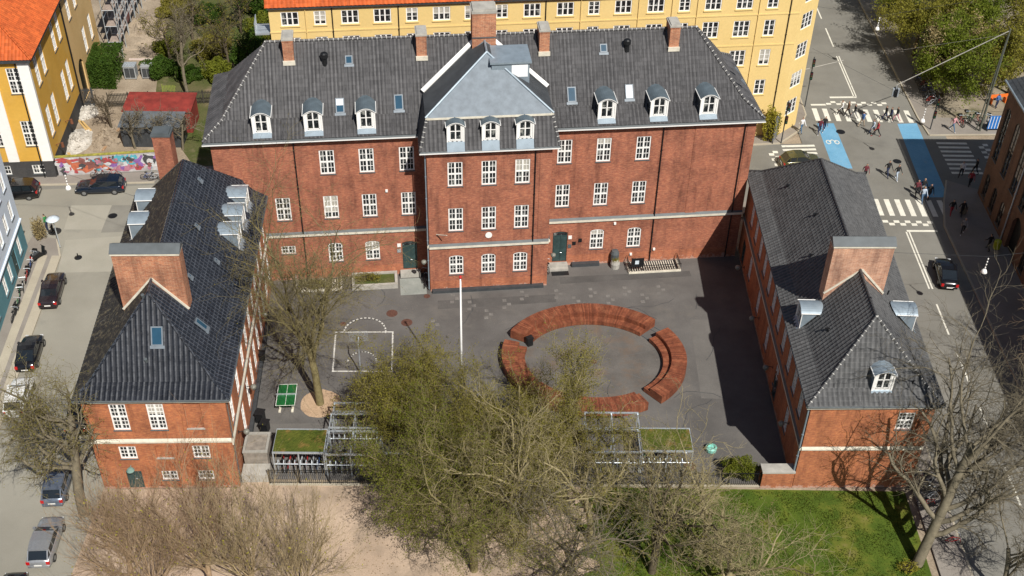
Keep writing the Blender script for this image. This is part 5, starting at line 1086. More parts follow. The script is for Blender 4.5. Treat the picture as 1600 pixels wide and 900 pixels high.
# basketball stand
bs = thing('basketball_stand', 'slim steel basketball stand at the painted half court', 'basketball hoop', (-12.35, 72.0, 0), R(4))
m = MB(); m.tube((0, 0, 0), (0, 0, 3.3), 0.06, 0.06, 8); m.tube((0, 0, 3.2), (0, 0.7, 3.5), 0.05, 0.05, 8); m.build('post', STEEL, bs)
m = MB(); n = 12
for k in range(n + 1): m.box(-0.75 + 1.5 * k / n - 0.008, -0.75 + 1.5 * k / n + 0.008, 0.72, 0.74, 3.0, 4.0)
for k in range(8): m.box(-0.75, 0.75, 0.741, 0.755, 3.0 + k / 7 - 0.008, 3.0 + k / 7 + 0.008)
m.build('backboard_grille', STEEL, bs, kind='stuff')
m = MB()
for k in range(14): a0, a1 = 2 * math.pi * k / 14, 2 * math.pi * (k + 1) / 14; m.tube((0.23 * math.cos(a0), 1.0 + 0.23 * math.sin(a0), 3.05), (0.23 * math.cos(a1), 1.0 + 0.23 * math.sin(a1), 3.05), 0.02, 0.02, 5)
m.build('hoop', plain('hoop_orange', (0.5, 0.12, 0.02), 0.5), bs)
# sand ring round the yard tree
m = MB(); n = 28; rr = random.Random(4); m.poly([(-15.15 + (1.55 + 0.12 * rr.random()) * math.cos(2 * math.pi * k / n), 68.4 + (1.55 + 0.12 * rr.random()) * math.sin(2 * math.pi * k / n), 0.016) for k in range(n)]); m.build('tree_pit', ground_mat('pit_sand', (0.36, 0.25, 0.16), (0.46, 0.33, 0.22), 0.9, 8, 0.25), yard)
# bicycles
def torus(m, c, r, rt, n=20, k=5, mi=0):
    i = len(m.v)
    for a in range(n):
        t = 2 * math.pi * a / n
        for b in range(k): s = 2 * math.pi * b / k; q = r + rt * math.cos(s); m.v.append((c[0] + q * math.cos(t), c[1] + rt * math.sin(s), c[2] + q * math.sin(t)))
    for a in range(n):
        for b in range(k): m.f.append((i + a * k + b, i + a * k + (b + 1) % k, i + ((a + 1) % n) * k + (b + 1) % k, i + ((a + 1) % n) * k + b)); m.m.append(mi)
def bike_meshes():
    w = MB(); torus(w, (0, 0, 0), 0.33, 0.025)
    for k in range(8): a = math.pi * k / 8; w.tube((-0.32 * math.cos(a), 0, -0.32 * math.sin(a)), (0.32 * math.cos(a), 0, 0.32 * math.sin(a)), 0.006, n=3)
    wm = w.mesh('wheel', BLACK)
    f = MB(); B, F_, S_, H_, Q = (-0.52, 0, 0.34), (0.54, 0, 0.34), (-0.18, 0, 0.82), (0.40, 0, 0.88), (-0.05, 0, 0.30)
    for a, b in ((S_, Q), (S_, (0.38, 0, 0.80)), (Q, (0.42, 0, 0.68)), (B, Q), (B, S_), ((0.38, 0, 0.95), F_)): f.tube(a, b, 0.025, n=6)
    fm = f.mesh('frame', [STEEL])
    s = MB(); s.prism([(-0.32, -0.09), (-0.05, -0.03), (-0.05, 0.03), (-0.32, 0.09)], 0.92, 0.98); s.tube((-0.2, 0, 0.8), (-0.2, 0, 0.93), 0.016); sm = s.mesh('saddle', BLACK)
    h = MB(); h.tube((0.36, -0.28, 1.04), (0.36, 0.28, 1.04), 0.016); h.tube((0.38, 0, 0.93), (0.36, 0, 1.05), 0.016); h.tube((0.36, -0.28, 1.04), (0.22, -0.3, 1.02), 0.018); h.tube((0.36, 0.28, 1.04), (0.22, 0.3, 1.02), 0.018); hm = h.mesh('handlebar', STEEL)
    b = MB(); 
    for k in range(5): b.box(0.5 + 0.0, 0.86, -0.2 + 0.1 * k - 0.012, -0.2 + 0.1 * k + 0.012, 0.78, 0.80)
    b.box(0.5, 0.52, -0.2, 0.2, 0.78, 1.0); b.box(0.84, 0.86, -0.2, 0.2, 0.78, 1.0); b.box(0.52, 0.84, -0.2, -0.18, 0.78, 1.0); b.box(0.52, 0.84, 0.18, 0.2, 0.78, 1.0); bm_ = b.mesh('basket', BLACK)
    return wm, fm, sm, hm, bm_
BM = bike_meshes()
BCOL = [plain('bike_' + n, c, 0.4, 0.1, 0.05) for n, c in (('black', (0.02, 0.02, 0.022)), ('red', (0.35, 0.02, 0.02)), ('blue', (0.03, 0.08, 0.25)), ('silver', (0.4, 0.42, 0.44)), ('green', (0.03, 0.14, 0.06)), ('white', (0.6, 0.6, 0.58)))]
def bike(x, y, a, label, group, ci=0, basket=False, z=0.0, lean=0.08):
    t = thing('bicycle', label, 'bicycle', (x, y, z), a, group); t.rotation_euler.x = lean
    o = inst('frame', BM[1], t); o.material_slots[0].link = 'OBJECT'; o.material_slots[0].material = BCOL[ci]
    for p in ((-0.52, 0, 0.355), (0.54, 0, 0.355)): inst('wheel', BM[0], t, p)
    inst('saddle', BM[2], t); inst('handlebar', BM[3], t)
    if basket: inst('basket', BM[4], t)
    return t
ORD = ['first', 'second', 'third', 'fourth', 'fifth', 'sixth', 'seventh', 'eighth', 'ninth', 'tenth', 'eleventh', 'twelfth']
# bicycle shelters: steel frames, two with planted roofs
SEDUM = ground_mat('sedum', (0.048, 0.068, 0.008), (0.088, 0.098, 0.014), 1.4, 18, 0.35, 0.95, [(0.52, 0.64, (0.21, 0.12, 0.04), 0.75)], 0.9)
def shelter(label, x0, x1, y0, y1, z=2.25, green=False, bays=None, name='bicycle_shelter', rack=True, ang=R(1.2)):
    t = thing(name, label, 'bike shelter', (x0, y0, 0), ang, 'bicycle shelters along the front fence'); w, d = x1 - x0, y1 - y0; nb = bays or max(1, round(w / 1.9))
    for k in range(nb + 1):
        for y in (0, d): m = MB(); x = w * k / nb; m.box(x - 0.045, x + 0.045, y - 0.045, y + 0.045, 0.006, z); m.build('post', STEEL, t)
        m = MB(); m.box(x - 0.04, x + 0.04, 0.046, d - 0.046, z - 0.09, z - 0.002); m.build('cross_beam', STEEL, t)
    for y in (0, d): m = MB(); m.box(-0.05, w + 0.05, y - 0.06, y + 0.06, z, z + 0.12); m.build('edge_beam', STEEL, t)
    if rack:
        m = MB(); m.tube((0, 0.15, 0.95), (w, 0.15, 0.95), 0.045, n=6); m.build('rack_rail', STEEL, t)
        for k in range(int(w / 0.42)): x = 0.2 + 0.42 * k; m = MB(); m.path([(x, 0.2, 0.02), (x, 0.2, 0.9), (x, 0.45, 1.05), (x, 0.75, 0.7), (x, 0.75, 0.02)], 0.028, 5); m.build('rack_hoop', STEEL, t)
    if green:
        m = MB(); m.box(-0.06, w + 0.06, 0.062, d - 0.062, z + 0.005, z + 0.07); m.build('roof_tray', STEEL, t)
        rr = random.Random(int(x0 * 10)); g = MB(); nx, ny = 40, 22
        zz = [[z + 0.10 + 0.05 * rr.random() for _ in range(ny + 1)] for _ in range(nx + 1)]
        P = lambda i, j: (w * i / nx, 0.08 + (d - 0.16) * j / ny, zz[i][j])
        for i in range(nx):
            for j in range(ny): g.poly([P(i, j), P(i + 1, j), P(i + 1, j + 1), P(i, j + 1)])
        for i in range(nx):
            for j in (0, ny): g.poly([(P(i, j)[0], P(i, j)[1], z + 0.02), (P(i + 1, j)[0], P(i + 1, j)[1], z + 0.02), P(i + 1, j), P(i, j)])
        g.build('planted_roof', SEDUM, t)
    return t
shelter('bicycle shelter with mossy green roof at the left of the front fence', -17.45, -13.7, 60.75, 63.15, green=True)
shelter('open steel bicycle frame beside the left green roof', -13.55, -9.9, 60.75, 63.15, 2.2); shelter('open steel bicycle frame in the second row, left part', -13.65, -10.0, 63.5, 65.0, 2.2); shelter('open steel frame farthest back near the yard tree', -13.6, -10.3, 65.35, 66.3, 2.1, rack=False)
shelter('open steel bicycle frame hidden behind the greenish tree', -9.6, -2.2, 61.0, 63.3, 2.2); shelter('open steel bicycle frame in front of the near bench', 5.9, 10.0, 64.05, 65.75, 2.2, rack=False); shelter('open steel bicycle frame beside the right green roof', 6.0, 9.9, 61.6, 64.0, 2.2)
shelter('bicycle shelter with mossy green roof at the right, behind bare branches', 10.05, 13.8, 61.75, 64.1, green=True)
rb = random.Random(8)
for k in range(8): bike(-17.0 + 0.44 * k, 61.5 + 0.1 * rb.random(), R(90 + rb.uniform(-6, 6)), ORD[k] + ' from the left, bicycle parked in the rack under the left green shelter roof', 'bicycles under the left green roof', rb.randrange(6), k % 3 == 0, 0.006)
for k in range(7): bike(-13.1 + 0.5 * k, 61.5 + 0.1 * rb.random(), R(90 + rb.uniform(-8, 8)), ORD[k] + ' from the left, bicycle parked under the open frame by the left shelter', 'bicycles under the left open frame', rb.randrange(6), k % 3 == 1, 0.006)
for k in range(7): bike(10.4 + 0.47 * k, 62.5 + 0.1 * rb.random(), R(90 + rb.uniform(-8, 8)), ORD[k] + ' from the left, bicycle parked in the rack under the right green shelter roof', 'bicycles under the right green roof', rb.randrange(6), k % 3 == 2, 0.006)
for k in range(5): bike(6.6 + 0.6 * k, 62.4 + 0.1 * rb.random(), R(90 + rb.uniform(-8, 8)), ORD[k] + ' from the left, bicycle parked under the open frame by the right shelter', 'bicycles under the right open frame', rb.randrange(6), False, 0.006)
# front fence
def railing(name, label, a, b, h, mat, step=0.14, posts=2.4, cat='fence', z0=0.0, kerbm=None, thick=0.022, group=None):
    L = math.dist(a, b); t = thing(name, label, cat, (*a, z0), math.atan2(b[1] - a[1], b[0] - a[0]), group)
    np_ = max(1, round(L / posts))
    for k in range(np_ + 1): m = MB(); x = L * k / np_; m.box(x - 0.04, x + 0.04, -0.04, 0.04, 0, h + 0.06); m.build('post', mat, t)
    for z in (0.18, h - 0.08): m = MB(); m.box(0, L, -0.02, 0.02, z, z + 0.045); m.build('rail', mat, t)
    m = MB()
    for k in range(int(L / step)): x = (k + 0.5) * step; m.box(x - thick / 2, x + thick / 2, -thick / 2, thick / 2, 0.05, h)
    m.build('bars', mat, t, kind='stuff')
    if kerbm: m = MB(); m.box(-0.05, L + 0.05, -0.16, 0.16, 0.0, 0.09); m.build('kerb', kerbm, t)
    return t
railing('school_fence', 'black steel bar fence in front of the left bicycle shelter', (-17.7, 59.75), (-11.0, 59.9), 1.55, BLACK, 0.15, kerbm=GRANITE)
railing('school_fence', 'black steel bar fence along the yard behind the greenish tree', (-10.8, 59.9), (4.5, 60.3), 1.4, BLACK, 0.15, kerbm=GRANITE)
railing('school_fence', 'black steel bar fence along the yard beside the lawn', (4.7, 60.3), (18.9, 60.65), 1.4, BLACK, 0.15, kerbm=GRANITE)
gp = thing('gate_pillar', 'low brick gate wall with stone coping beside right wing', 'wall', (18.95, 60.45, 0), R(2.0)); m = MB(); m.box(0, 2.38, 0, 0.75, 0, 1.62); m.build('brickwork', BRICK_WING, gp); m = MB(); m.box(-0.06, 2.40, -0.08, 0.83, 1.62, 1.76); m.build('coping', CONCRETE, gp)
gl = thing('gate_block', 'low rendered block with framed flat top beside left wing', 'wall', (-19.75, 61.05, 0), R(2.5)); m = MB(); m.box(0, 1.75, 0, 2.0, 0, 1.9); m.build('body', plain('weathered_render', (0.22, 0.195, 0.165), 0.95, 0, 0.3, 2), gl)
m = MB(); m.box(-0.05, 1.8, -0.05, 0.17, 1.9, 2.02); m.box(-0.05, 1.8, 1.85, 2.05, 1.9, 2.02); m.box(-0.05, 0.13, 0.17, 1.85, 1.9, 2.02); m.box(1.62, 1.8, 0.17, 1.85, 1.9, 2.02); m.build('rim', plain('rim_stone', (0.30, 0.29, 0.26), 0.9), gl)
m = MB(); m.box(-0.1, 1.9, -1.2, -0.02, 0, 0.75); m.build('lower_block', CONCRETE, gl)
# light wells, steps and small things at the foot of the school
def on_school(u, v): return (-7.31 + u * math.cos(MA) - v * math.sin(MA), 83.07 + u * math.sin(MA) + v * math.cos(MA))
def well(label, u0, u1, v0, v1, railm, kerbm, inner, h=0.95):
    x, y = on_school(u0, v0); t = thing('light_well', label, 'light well', (x, y, 0), MA); w, d = u1 - u0, v1 - v0
    m = MB(); m.box(0, w, 0, 0.18, 0.004, 0.16); m.box(0, 0.18, 0.18, d, 0.004, 0.16); m.box(w - 0.18, w, 0.18, d, 0.004, 0.16); m.build('kerb', kerbm, t)
    m = MB(); m.box(0.18, w - 0.18, 0.18, d, 0.005, 0.02); m.build('pit', inner, t)
    m = MB(); n = int(w / 0.13)
    for k in range(n + 1): m.box(w * k / n - 0.01, w * k / n + 0.01, 0.08, 0.1, 0.16, h)
    for k in range(int(d / 0.13)): m.box(0.08, 0.1, 0.13 * k + 0.1, 0.13 * k + 0.12, 0.16, h); m.box(w - 0.1, w - 0.08, 0.13 * k + 0.1, 0.13 * k + 0.12, 0.16, h)
    m.box(0, w, 0.07, 0.11, h, h + 0.05); m.box(0.07, 0.11, 0.11, d, h, h + 0.05); m.box(w - 0.11, w - 0.07, 0.11, d, h, h + 0.05); m.build('railing', railm, t, kind='stuff')
    m = MB()
    for k in range(int((w - 0.4) / 0.22)): m.box(0.22 + 0.22 * k, 0.30 + 0.22 * k, 0.2, d - 0.05, 0.021, 0.06)
    m.build('grating', CREAM, t); return t
PITD = plain('pit_dark', (0.03, 0.03, 0.032), 0.9)
well('railed light well with pale grating right of the right school door', 18.3, 23.2, 0.95, 2.7, BLACK, CREAM, PITD, 0.8); well('railed light well with pale grating left of the left school door', -12.1, -7.9, 0.9, 2.7, plain('pale_rail', (0.45, 0.42, 0.36), 0.6), CREAM, PITD, 0.75)
t = thing('planter', 'long raised concrete planter left of the left school door', 'planter', (*on_school(-7.0, 0.75), 0), MA); m = MB(); m.box(0, 4.1, 0, 0.25, 0, 0.5); m.box(0, 4.1, 1.75, 2.0, 0, 0.5); m.box(0, 0.25, 0.25, 1.75, 0, 0.5); m.box(3.85, 4.1, 0.25, 1.75, 0, 0.5); m.build('walls', CONCRETE, t); m = MB(); m.box(0.25, 3.85, 0.25, 1.75, 0.0, 0.35); m.build('soil', GARDEN, t)
m = MB(); m.poly([(*on_school(-2.7, -0.3), 0.013), (*on_school(-0.35, -0.3), 0.013), (*on_school(-0.35, 2.1), 0.013), (*on_school(-2.7, 2.1), 0.013)]); m.build('paved_ramp', ground_mat('ramp_paving', (0.22, 0.235, 0.215), (0.30, 0.31, 0.285), 0.8, 9, 0.1), yard)
m = MB(); m.poly([(*on_school(11.2, 1.3), 0.014), (*on_school(12.8, 1.3), 0.014), (*on_school(12.8, 1.9), 0.014), (*on_school(11.2, 1.9), 0.014)]); m.build('door_mat', BLACK, yard)
t = thing('notice_stand', 'black framed notice stand at the left end of the right light well', 'sign', (*on_school(18.55, 1.35), 0), MA); m = MB(); m.box(0, 0.06, 0, 0.06, 0, 1.5); m.box(1.1, 1.16, 0, 0.06, 0, 1.5); m.build('post', BLACK, t); m = MB(); m.box(0.06, 1.1, 0.01, 0.05, 0.45, 1.45); m.build('board', BLACK, t); m = MB(); m.box(0.35, 0.7, -0.004, 0.009, 0.8, 1.2); m.build('notice', plain('notice_white', (0.6, 0.68, 0.75), 0.6), t)
t = thing('stone_plinth', 'rounded grey stone with flower pot beside the right school door', 'planter', (*on_school(17.2, 2.1), 0), MA); m = MB(); m.lathe([(0.42, 0.0), (0.45, 0.5), (0.35, 0.75), (0.0, 0.78)], n=12); m.build('pot', CONCRETE, t); m = MB(); m.lathe([(0.4, 0.6), (0.42, 1.3), (0.3, 1.6), (0.0, 1.66)], (0, 0.45, 0), 12); m.build('stone', LEAD, t)
rp = random.Random(3); m = MB()
for k in range(60): a = rp.random() * 6.28; q = rp.random() * 0.35; m.tube((q * math.cos(a), q * math.sin(a), 0.75), (q * 1.3 * math.cos(a), q * 1.3 * math.sin(a), 1.0 + 0.2 * rp.random()), 0.02, 0.004, 3)
m.build('plants', plain('flower_yellow', (0.30, 0.26, 0.03), 0.8), t, kind='stuff')
for k, (u, v, a) in enumerate(((-0.55, 1.9, 80), (-0.35, 1.1, 75), (10.75, 2.2, 100))): bike(*on_school(u, v), MA + R(a), ['black bicycle leaning in the left corner of the bay', 'bicycle in front of the one in the left bay corner', 'bicycle leaning in the right corner of the bay'][k], 'bicycles leaning against the bay', 0, False, 0.006, 0.15)
for (x, y, lb) in ((-19.55, 66.3, 'black bin against the left wing near the gate block'), (-20.8, 73.2, 'black bin against the left wing behind the table tennis table'), (-19.0, 65.2, 'black sack bin nearest the rendered gate block')):
    m = MB(); m.prism([(-0.3, -0.28), (0.3, -0.28), (0.34, 0.3), (-0.34, 0.3)], 0.08, 0.95); m.box(-0.37, 0.37, -0.33, 0.36, 0.95, 1.03); m.tube((-0.3, 0.3, 0.1), (0.3, 0.3, 0.1), 0.1, n=8); o = m.build('wheelie_bin', BLACK, None, loc=(x, y, 0.006), rz=1.4); tag(o, lb, 'bin', 'black bins by the left wing')
m = MB(); m.lathe([(0.001, 0.0), (0.42, 0.05), (0.45, 0.35), (0.3, 0.45), (0.25, 0.3), (0.001, 0.28)], n=14); o = m.build('drinking_bowl', plain('turquoise', (0.20, 0.52, 0.44), 0.5), None, loc=(15.7, 64.2, 0.01)); tag(o, 'small turquoise bowl on the asphalt right of the shelters', 'bowl')
# ------------------------------------------------------------------ vehicles
def paint(name, col, rough=0.22, metal=0.3):
    if name in MATS: return MATS[name]
    m, nt, b = nodes(name); b.inputs['Base Color'].default_value = (*col, 1); b.inputs['Roughness'].default_value = rough; b.inputs['Metallic'].default_value = metal
    b.inputs['Coat Weight'].default_value = 0.6; b.inputs['Coat Roughness'].default_value = 0.08
    f = noise(nt, coord(nt), 9, 3); c = ramp(nt, f, [(0.3, tuple(x * 0.9 for x in col)), (0.7, tuple(min(1, x * 1.1) for x in col))]); nt.links.new(c, b.inputs['Base Color'])
    MATS[name] = m; return m
CARGLASS = plain('car_glass', (0.012, 0.016, 0.02), 0.04, 0.0, 0.1, 2, 0.8)
TYRE = plain('tyre_rubber', (0.018, 0.018, 0.018), 0.85, 0, 0.15); RIM = plain('wheel_rim', (0.35, 0.36, 0.37), 0.35, 0.7, 0.08)
REDL = plain('tail_light', (0.45, 0.012, 0.012), 0.2, 0, 0.05); HEADL = plain('head_light', (0.7, 0.72, 0.74), 0.1, 0, 0.03); PLATE = plain('number_plate', (0.75, 0.74, 0.7), 0.5, 0, 0.03)
def car(label, x, y, a, col, style='hatch', z=0.0, L=None, W=None, group='parked cars'):
    """body lofted through stations along x (rear at -L/2, front at +L/2)"""
    St = {
        # x fraction, belt height, top height, half width belt, half width top
        'hatch':  dict(L=4.25, W=1.76, H=1.50, body=[(-0.5, 0.62, 0.74), (-0.485, 0.92, 0.80), (-0.40, 0.98, 0.86), (-0.1, 0.97, 0.88), (0.18, 0.95, 0.88), (0.25, 0.93, 0.87), (0.40, 0.84, 0.84), (0.475, 0.70, 0.76), (0.5, 0.52, 0.66)], cab=(-0.475, -0.36, 0.02, 0.235)),
        'sedan':  dict(L=4.65, W=1.76, H=1.42, body=[(-0.5, 0.66, 0.74), (-0.485, 0.93, 0.80), (-0.30, 0.97, 0.86), (-0.1, 0.95, 0.88), (0.12, 0.94, 0.88), (0.22, 0.91, 0.87), (0.42, 0.82, 0.83), (0.485, 0.70, 0.76), (0.5, 0.52, 0.68)], cab=(-0.32, -0.19, 0.03, 0.20)),
        'wagon':  dict(L=4.75, W=1.80, H=1.50, body=[(-0.5, 0.62, 0.76), (-0.487, 0.95, 0.82), (-0.40, 1.0, 0.88), (-0.1, 0.98, 0.90), (0.15, 0.95, 0.90), (0.23, 0.92, 0.88), (0.41, 0.84, 0.84), (0.48, 0.70, 0.77), (0.5, 0.52, 0.68)], cab=(-0.475, -0.41, 0.03, 0.215)),
        'beetle': dict(L=4.25, W=1.80, H=1.50, body=[(-0.5, 0.55, 0.62), (-0.475, 0.82, 0.76), (-0.38, 0.95, 0.86), (-0.1, 0.95, 0.89), (0.12, 0.93, 0.89), (0.22, 0.92, 0.88), (0.36, 0.84, 0.82), (0.46, 0.70, 0.72), (0.5, 0.52, 0.58)], cab=(-0.41, -0.17, 0.03, 0.21)),
        'suv':    dict(L=4.5, W=1.84, H=1.68, body=[(-0.5, 0.70, 0.78), (-0.488, 1.05, 0.84), (-0.40, 1.10, 0.90), (-0.1, 1.08, 0.92), (0.16, 1.05, 0.92), (0.24, 1.02, 0.90), (0.41, 0.96, 0.87), (0.48, 0.80, 0.80), (0.5, 0.58, 0.72)], cab=(-0.485, -0.40, 0.03, 0.225)),
    }[style]
    L = L or St['L']; W = W or St['W']; H = St['H']; k = W / 2 / 0.90
    t = thing('parked_car', label, 'car', (x, y, z), a, group); PM = col
    b = MB(); rings = []; zs0 = 0.24
    for fx, zb, hw in St['body']:
        X = fx * L; hw *= k; sill = zs0 if -0.45 < fx < 0.45 else 0.30
        rings.append([(X, -hw * 0.90, sill), (X, -hw * 0.99, sill + 0.14), (X, -hw, sill + (zb - sill) * 0.55), (X, -hw * 0.965, zb - 0.05), (X, -hw * 0.90, zb), (X, -hw * 0.45, zb + 0.022), (X, 0, zb + 0.03), (X, hw * 0.45, zb + 0.022), (X, hw * 0.90, zb), (X, hw * 0.965, zb - 0.05), (X, hw, sill + (zb - sill) * 0.55), (X, hw * 0.99, sill + 0.14), (X, hw * 0.90, sill)])
    n = len(rings[0]); i0 = len(b.v)
    for r_ in rings: b.v.extend(r_)
    for j in range(len(rings) - 1):
        for q in range(n - 1): b.f.append((i0 + j * n + q, i0 + j * n + q + 1, i0 + (j + 1) * n + q + 1, i0 + (j + 1) * n + q)[::-1]); b.m.append(0)
        b.f.append((i0 + j * n, i0 + (j + 1) * n, i0 + (j + 1) * n + n - 1, i0 + j * n + n - 1)[::-1]); b.m.append(1)
    b.f.append(tuple(i0 + q for q in range(n))); b.m.append(0); b.f.append(tuple(i0 + (len(rings) - 1) * n + q for q in range(n))[::-1]); b.m.append(0)
    body = b.build('body', [PM, BLACK], t, smooth=True)
    for e in body.data.polygons: e.use_smooth = True
    xr0, xr1, xf1, xf0 = [q * L for q in St['cab']]           # rear glass foot, rear roof edge, front roof edge, windscreen foot
    def zb_at(X):
        f = X / L; B = St['body']
        for (f0, z0, h0), (f1, z1, h1) in zip(B[:-1], B[1:]):
            if f0 <= f <= f1: s = (f - f0) / (f1 - f0); return z0 + (z1 - z0) * s, (h0 + (h1 - h0) * s) * k
        return 0.9, 0.85 * k
    # greenhouse: belt ring and roof ring at several stations
    st = [xr0, xr1, xr1 + (xf1 - xr1) * 0.5, xf1, xf0]; zt = [None, H - 0.06, H, H - 0.03, None]; wt = 0.70 * k
    bel = [(X, zb_at(X)[0] - 0.01, zb_at(X)[1] * 0.90) for X in st]
    g = MB(); r = MB()
    top = [(st[i], zt[i], wt * (0.94 if i == 1 else (1.0 if i == 2 else 0.96))) for i in (1, 2, 3)]
    for s in (-1, 1):
        for q in range(2):
            A_, B2 = bel[q + 1], bel[q + 2]; C_, D_ = top[q], top[q + 1]
            P = [(A_[0], s * A_[2], A_[1]), (B2[0], s * B2[2], B2[1]), (D_[0], s * D_[2], D_[1]), (C_[0], s * C_[2], C_[1])]; g.poly(P if s < 0 else P[::-1])
        P = [(bel[0][0], s * bel[0][2] * 0.93, bel[0][1]), (bel[1][0], s * bel[1][2], bel[1][1]), (top[0][0], s * top[0][2], top[0][1])]; g.poly(P if s < 0 else P[::-1])
        P = [(bel[3][0], s * bel[3][2], bel[3][1]), (bel[4][0], s * bel[4][2] * 0.95, bel[4][1]), (top[2][0], s * top[2][2], top[2][1])]; g.poly(P if s < 0 else P[::-1])
    g.poly([(bel[0][0], bel[0][2] * 0.93, bel[0][1]), (bel[0][0], -bel[0][2] * 0.93, bel[0][1]), (top[0][0], -top[0][2], top[0][1]), (top[0][0], top[0][2], top[0][1])])
    g.poly([(bel[4][0], -bel[4][2] * 0.95, bel[4][1]), (bel[4][0], bel[4][2] * 0.95, bel[4][1]), (top[2][0], top[2][2], top[2][1]), (top[2][0], -top[2][2], top[2][1])])
    gl = g.build('windows', CARGLASS, t)
    # roof skin, crowned, with rails and pillars in body colour
    cols = [-1, -0.6, 0, 0.6, 1]
    for q in range(2):
        for c in range(4):
            P = []
            for (T, cc) in ((top[q], cols[c]), (top[q + 1], cols[c]), (top[q + 1], cols[c + 1]), (top[q], cols[c + 1])): P.append((T[0], T[2] * cc, T[1] + 0.035 * (1 - cc * cc) + 0.012))
            r.poly(P[::1])
    for s in (-1, 1):
        for q in (0, 1): r.beam((top[q][0], s * top[q][2] * 1.0, top[q][1]), (top[q + 1][0], s * top[q + 1][2], top[q + 1][1]), 0.07, 0.06)
        for (A_, C_, w_) in ((bel[0], top[0], 0.93), (bel[4], top[2], 0.95)): r.beam((A_[0], s * A_[2] * w_, A_[1]), (C_[0], s * C_[2], C_[1]), 0.075, 0.06)
        r.beam((bel[2][0] - 0.05, s * bel[2][2] * 1.0, bel[2][1]), (top[1][0] - 0.05, s * top[1][2], top[1][1]), 0.07, 0.03)
        if style in ('wagon', 'suv', 'hatch'): r.beam((bel[1][0] - 0.0, s * bel[1][2], bel[1][1]), (top[0][0] + 0.1, s * top[0][2], top[0][1]), 0.12, 0.04)
    r.beam((top[0][0], -top[0][2], top[0][1] + 0.01), (top[0][0], top[0][2], top[0][1] + 0.01), 0.08, 0.05); r.beam((top[2][0], -top[2][2], top[2][1] + 0.01), (top[2][0], top[2][2], top[2][1] + 0.01), 0.08, 0.05)
    r.build('roof', PM, t)
    wr = 0.315
    for fx in (-0.305, 0.315):
        for s in (-1, 1):
            w = MB(); w.lathe([(wr * 0.62, -0.1), (wr * 0.95, -0.1), (wr, -0.06), (wr, 0.06), (wr * 0.95, 0.1), (wr * 0.62, 0.1)], (0, 0, 0), 18, axis='y'); wo_ = w.build('wheel', TYRE, t, loc=(fx * L, s * (W / 2 - 0.10), wr))
            q = MB(); q.lathe([(0.001, 0.105 * s), (wr * 0.2, 0.11 * s), (wr * 0.64, 0.085 * s)], (0, 0, 0), 14, axis='y'); q.build('rim', RIM, wo_)
    hw_r = St['body'][1][2] * k; zr = St['body'][1][1]
    for s in (-1, 1):
        q = MB(); X = -0.493 * L; q.box(X - 0.03, X + 0.10, min(s * hw_r * 0.70, s * hw_r * 1.005), max(s * hw_r * 0.70, s * hw_r * 1.005), zr - 0.30, zr - 0.05); q.build('tail_light', REDL, t)
        q = MB(); X = 0.475 * L; hf = St['body'][-2][2] * k; q.box(X - 0.14, X + 0.025, min(s * hf * 0.62, s * hf * 0.99), max(s * hf * 0.62, s * hf * 0.99), St['body'][-2][1] - 0.16, St['body'][-2][1] - 0.02); q.build('headlight', HEADL, t)
        q = MB(); X = xf0 - 0.18; q.box(X - 0.10, X + 0.08, min(s * W * 0.475, s * W * 0.57), max(s * W * 0.475, s * W * 0.57), 0.93, 1.06); q.build('mirror', PM, t)
    q = MB(); q.box(-0.5 * L - 0.045, -0.5 * L + 0.05, -hw_r * 0.92, hw_r * 0.92, 0.34, 0.52); q.build('bumper', PM, t); q = MB(); q.box(0.5 * L - 0.05, 0.5 * L + 0.05, -hw_r * 0.8, hw_r * 0.8, 0.32, 0.48); q.build('bumper', PM, t)
    q = MB(); q.box(-0.5 * L - 0.062, -0.5 * L - 0.047, -0.26, 0.26, 0.55, 0.66) if style != 'beetle' else q.box(-0.5 * L - 0.062, -0.5 * L - 0.047, -0.26, 0.26, 0.40, 0.51); q.build('number_plate', PLATE, t)
    return t
DKP = paint('paint_dark_plum', (0.025, 0.017, 0.020)); BKP = paint('paint_black', (0.010, 0.010, 0.012)); WHP = paint('paint_white', (0.70, 0.70, 0.68), 0.3, 0.0); SVP = paint('paint_silver', (0.36, 0.37, 0.38), 0.3, 0.55); NVP = paint('paint_navy', (0.010, 0.018, 0.035)); BUP = paint('paint_blue_grey', (0.16, 0.19, 0.24), 0.3, 0.5)
car('dark plum saloon parked on the left street, farthest from the camera', -40.75, 81.5, R(97.5), DKP, 'sedan')
car('black coupe parked behind the dark plum saloon', -40.0, 73.2, R(97), BKP, 'beetle'); car('white car parked under the bare street tree', -39.1, 67.9, R(97), WHP, 'hatch')
car('dark car parked against the left wing, mostly hidden', -33.6, 66.4, R(95), BKP, 'wagon'); car('silver estate car with red lamps, nearest at the left', -32.3, 53.5, R(94), SVP, 'hatch', L=4.3, W=1.78)
car('silver hatchback parked ahead of the silver estate, behind branches', -33.15, 59.0, R(95), BUP, 'hatch'); car('dark car at the bottom edge behind the silver estate', -33.2, 48.6, R(95), BKP, 'hatch')
car('dark blue estate car parked at the graffiti wall', -41.2, 98.0, R(186.5), NVP, 'wagon'); car('black sport utility car beside the pale blue house', -49.2, 96.7, R(187), BKP, 'suv')
car('black rounded hatchback driving on the right street', 40.0, 86.9, R(84), BKP, 'beetle', group='cars on the right street'); car('olive car seen over the ridge of the right wing', 29.9, 105.6, R(10), paint('paint_olive', (0.09, 0.085, 0.03)), 'hatch', group='cars on the right street')
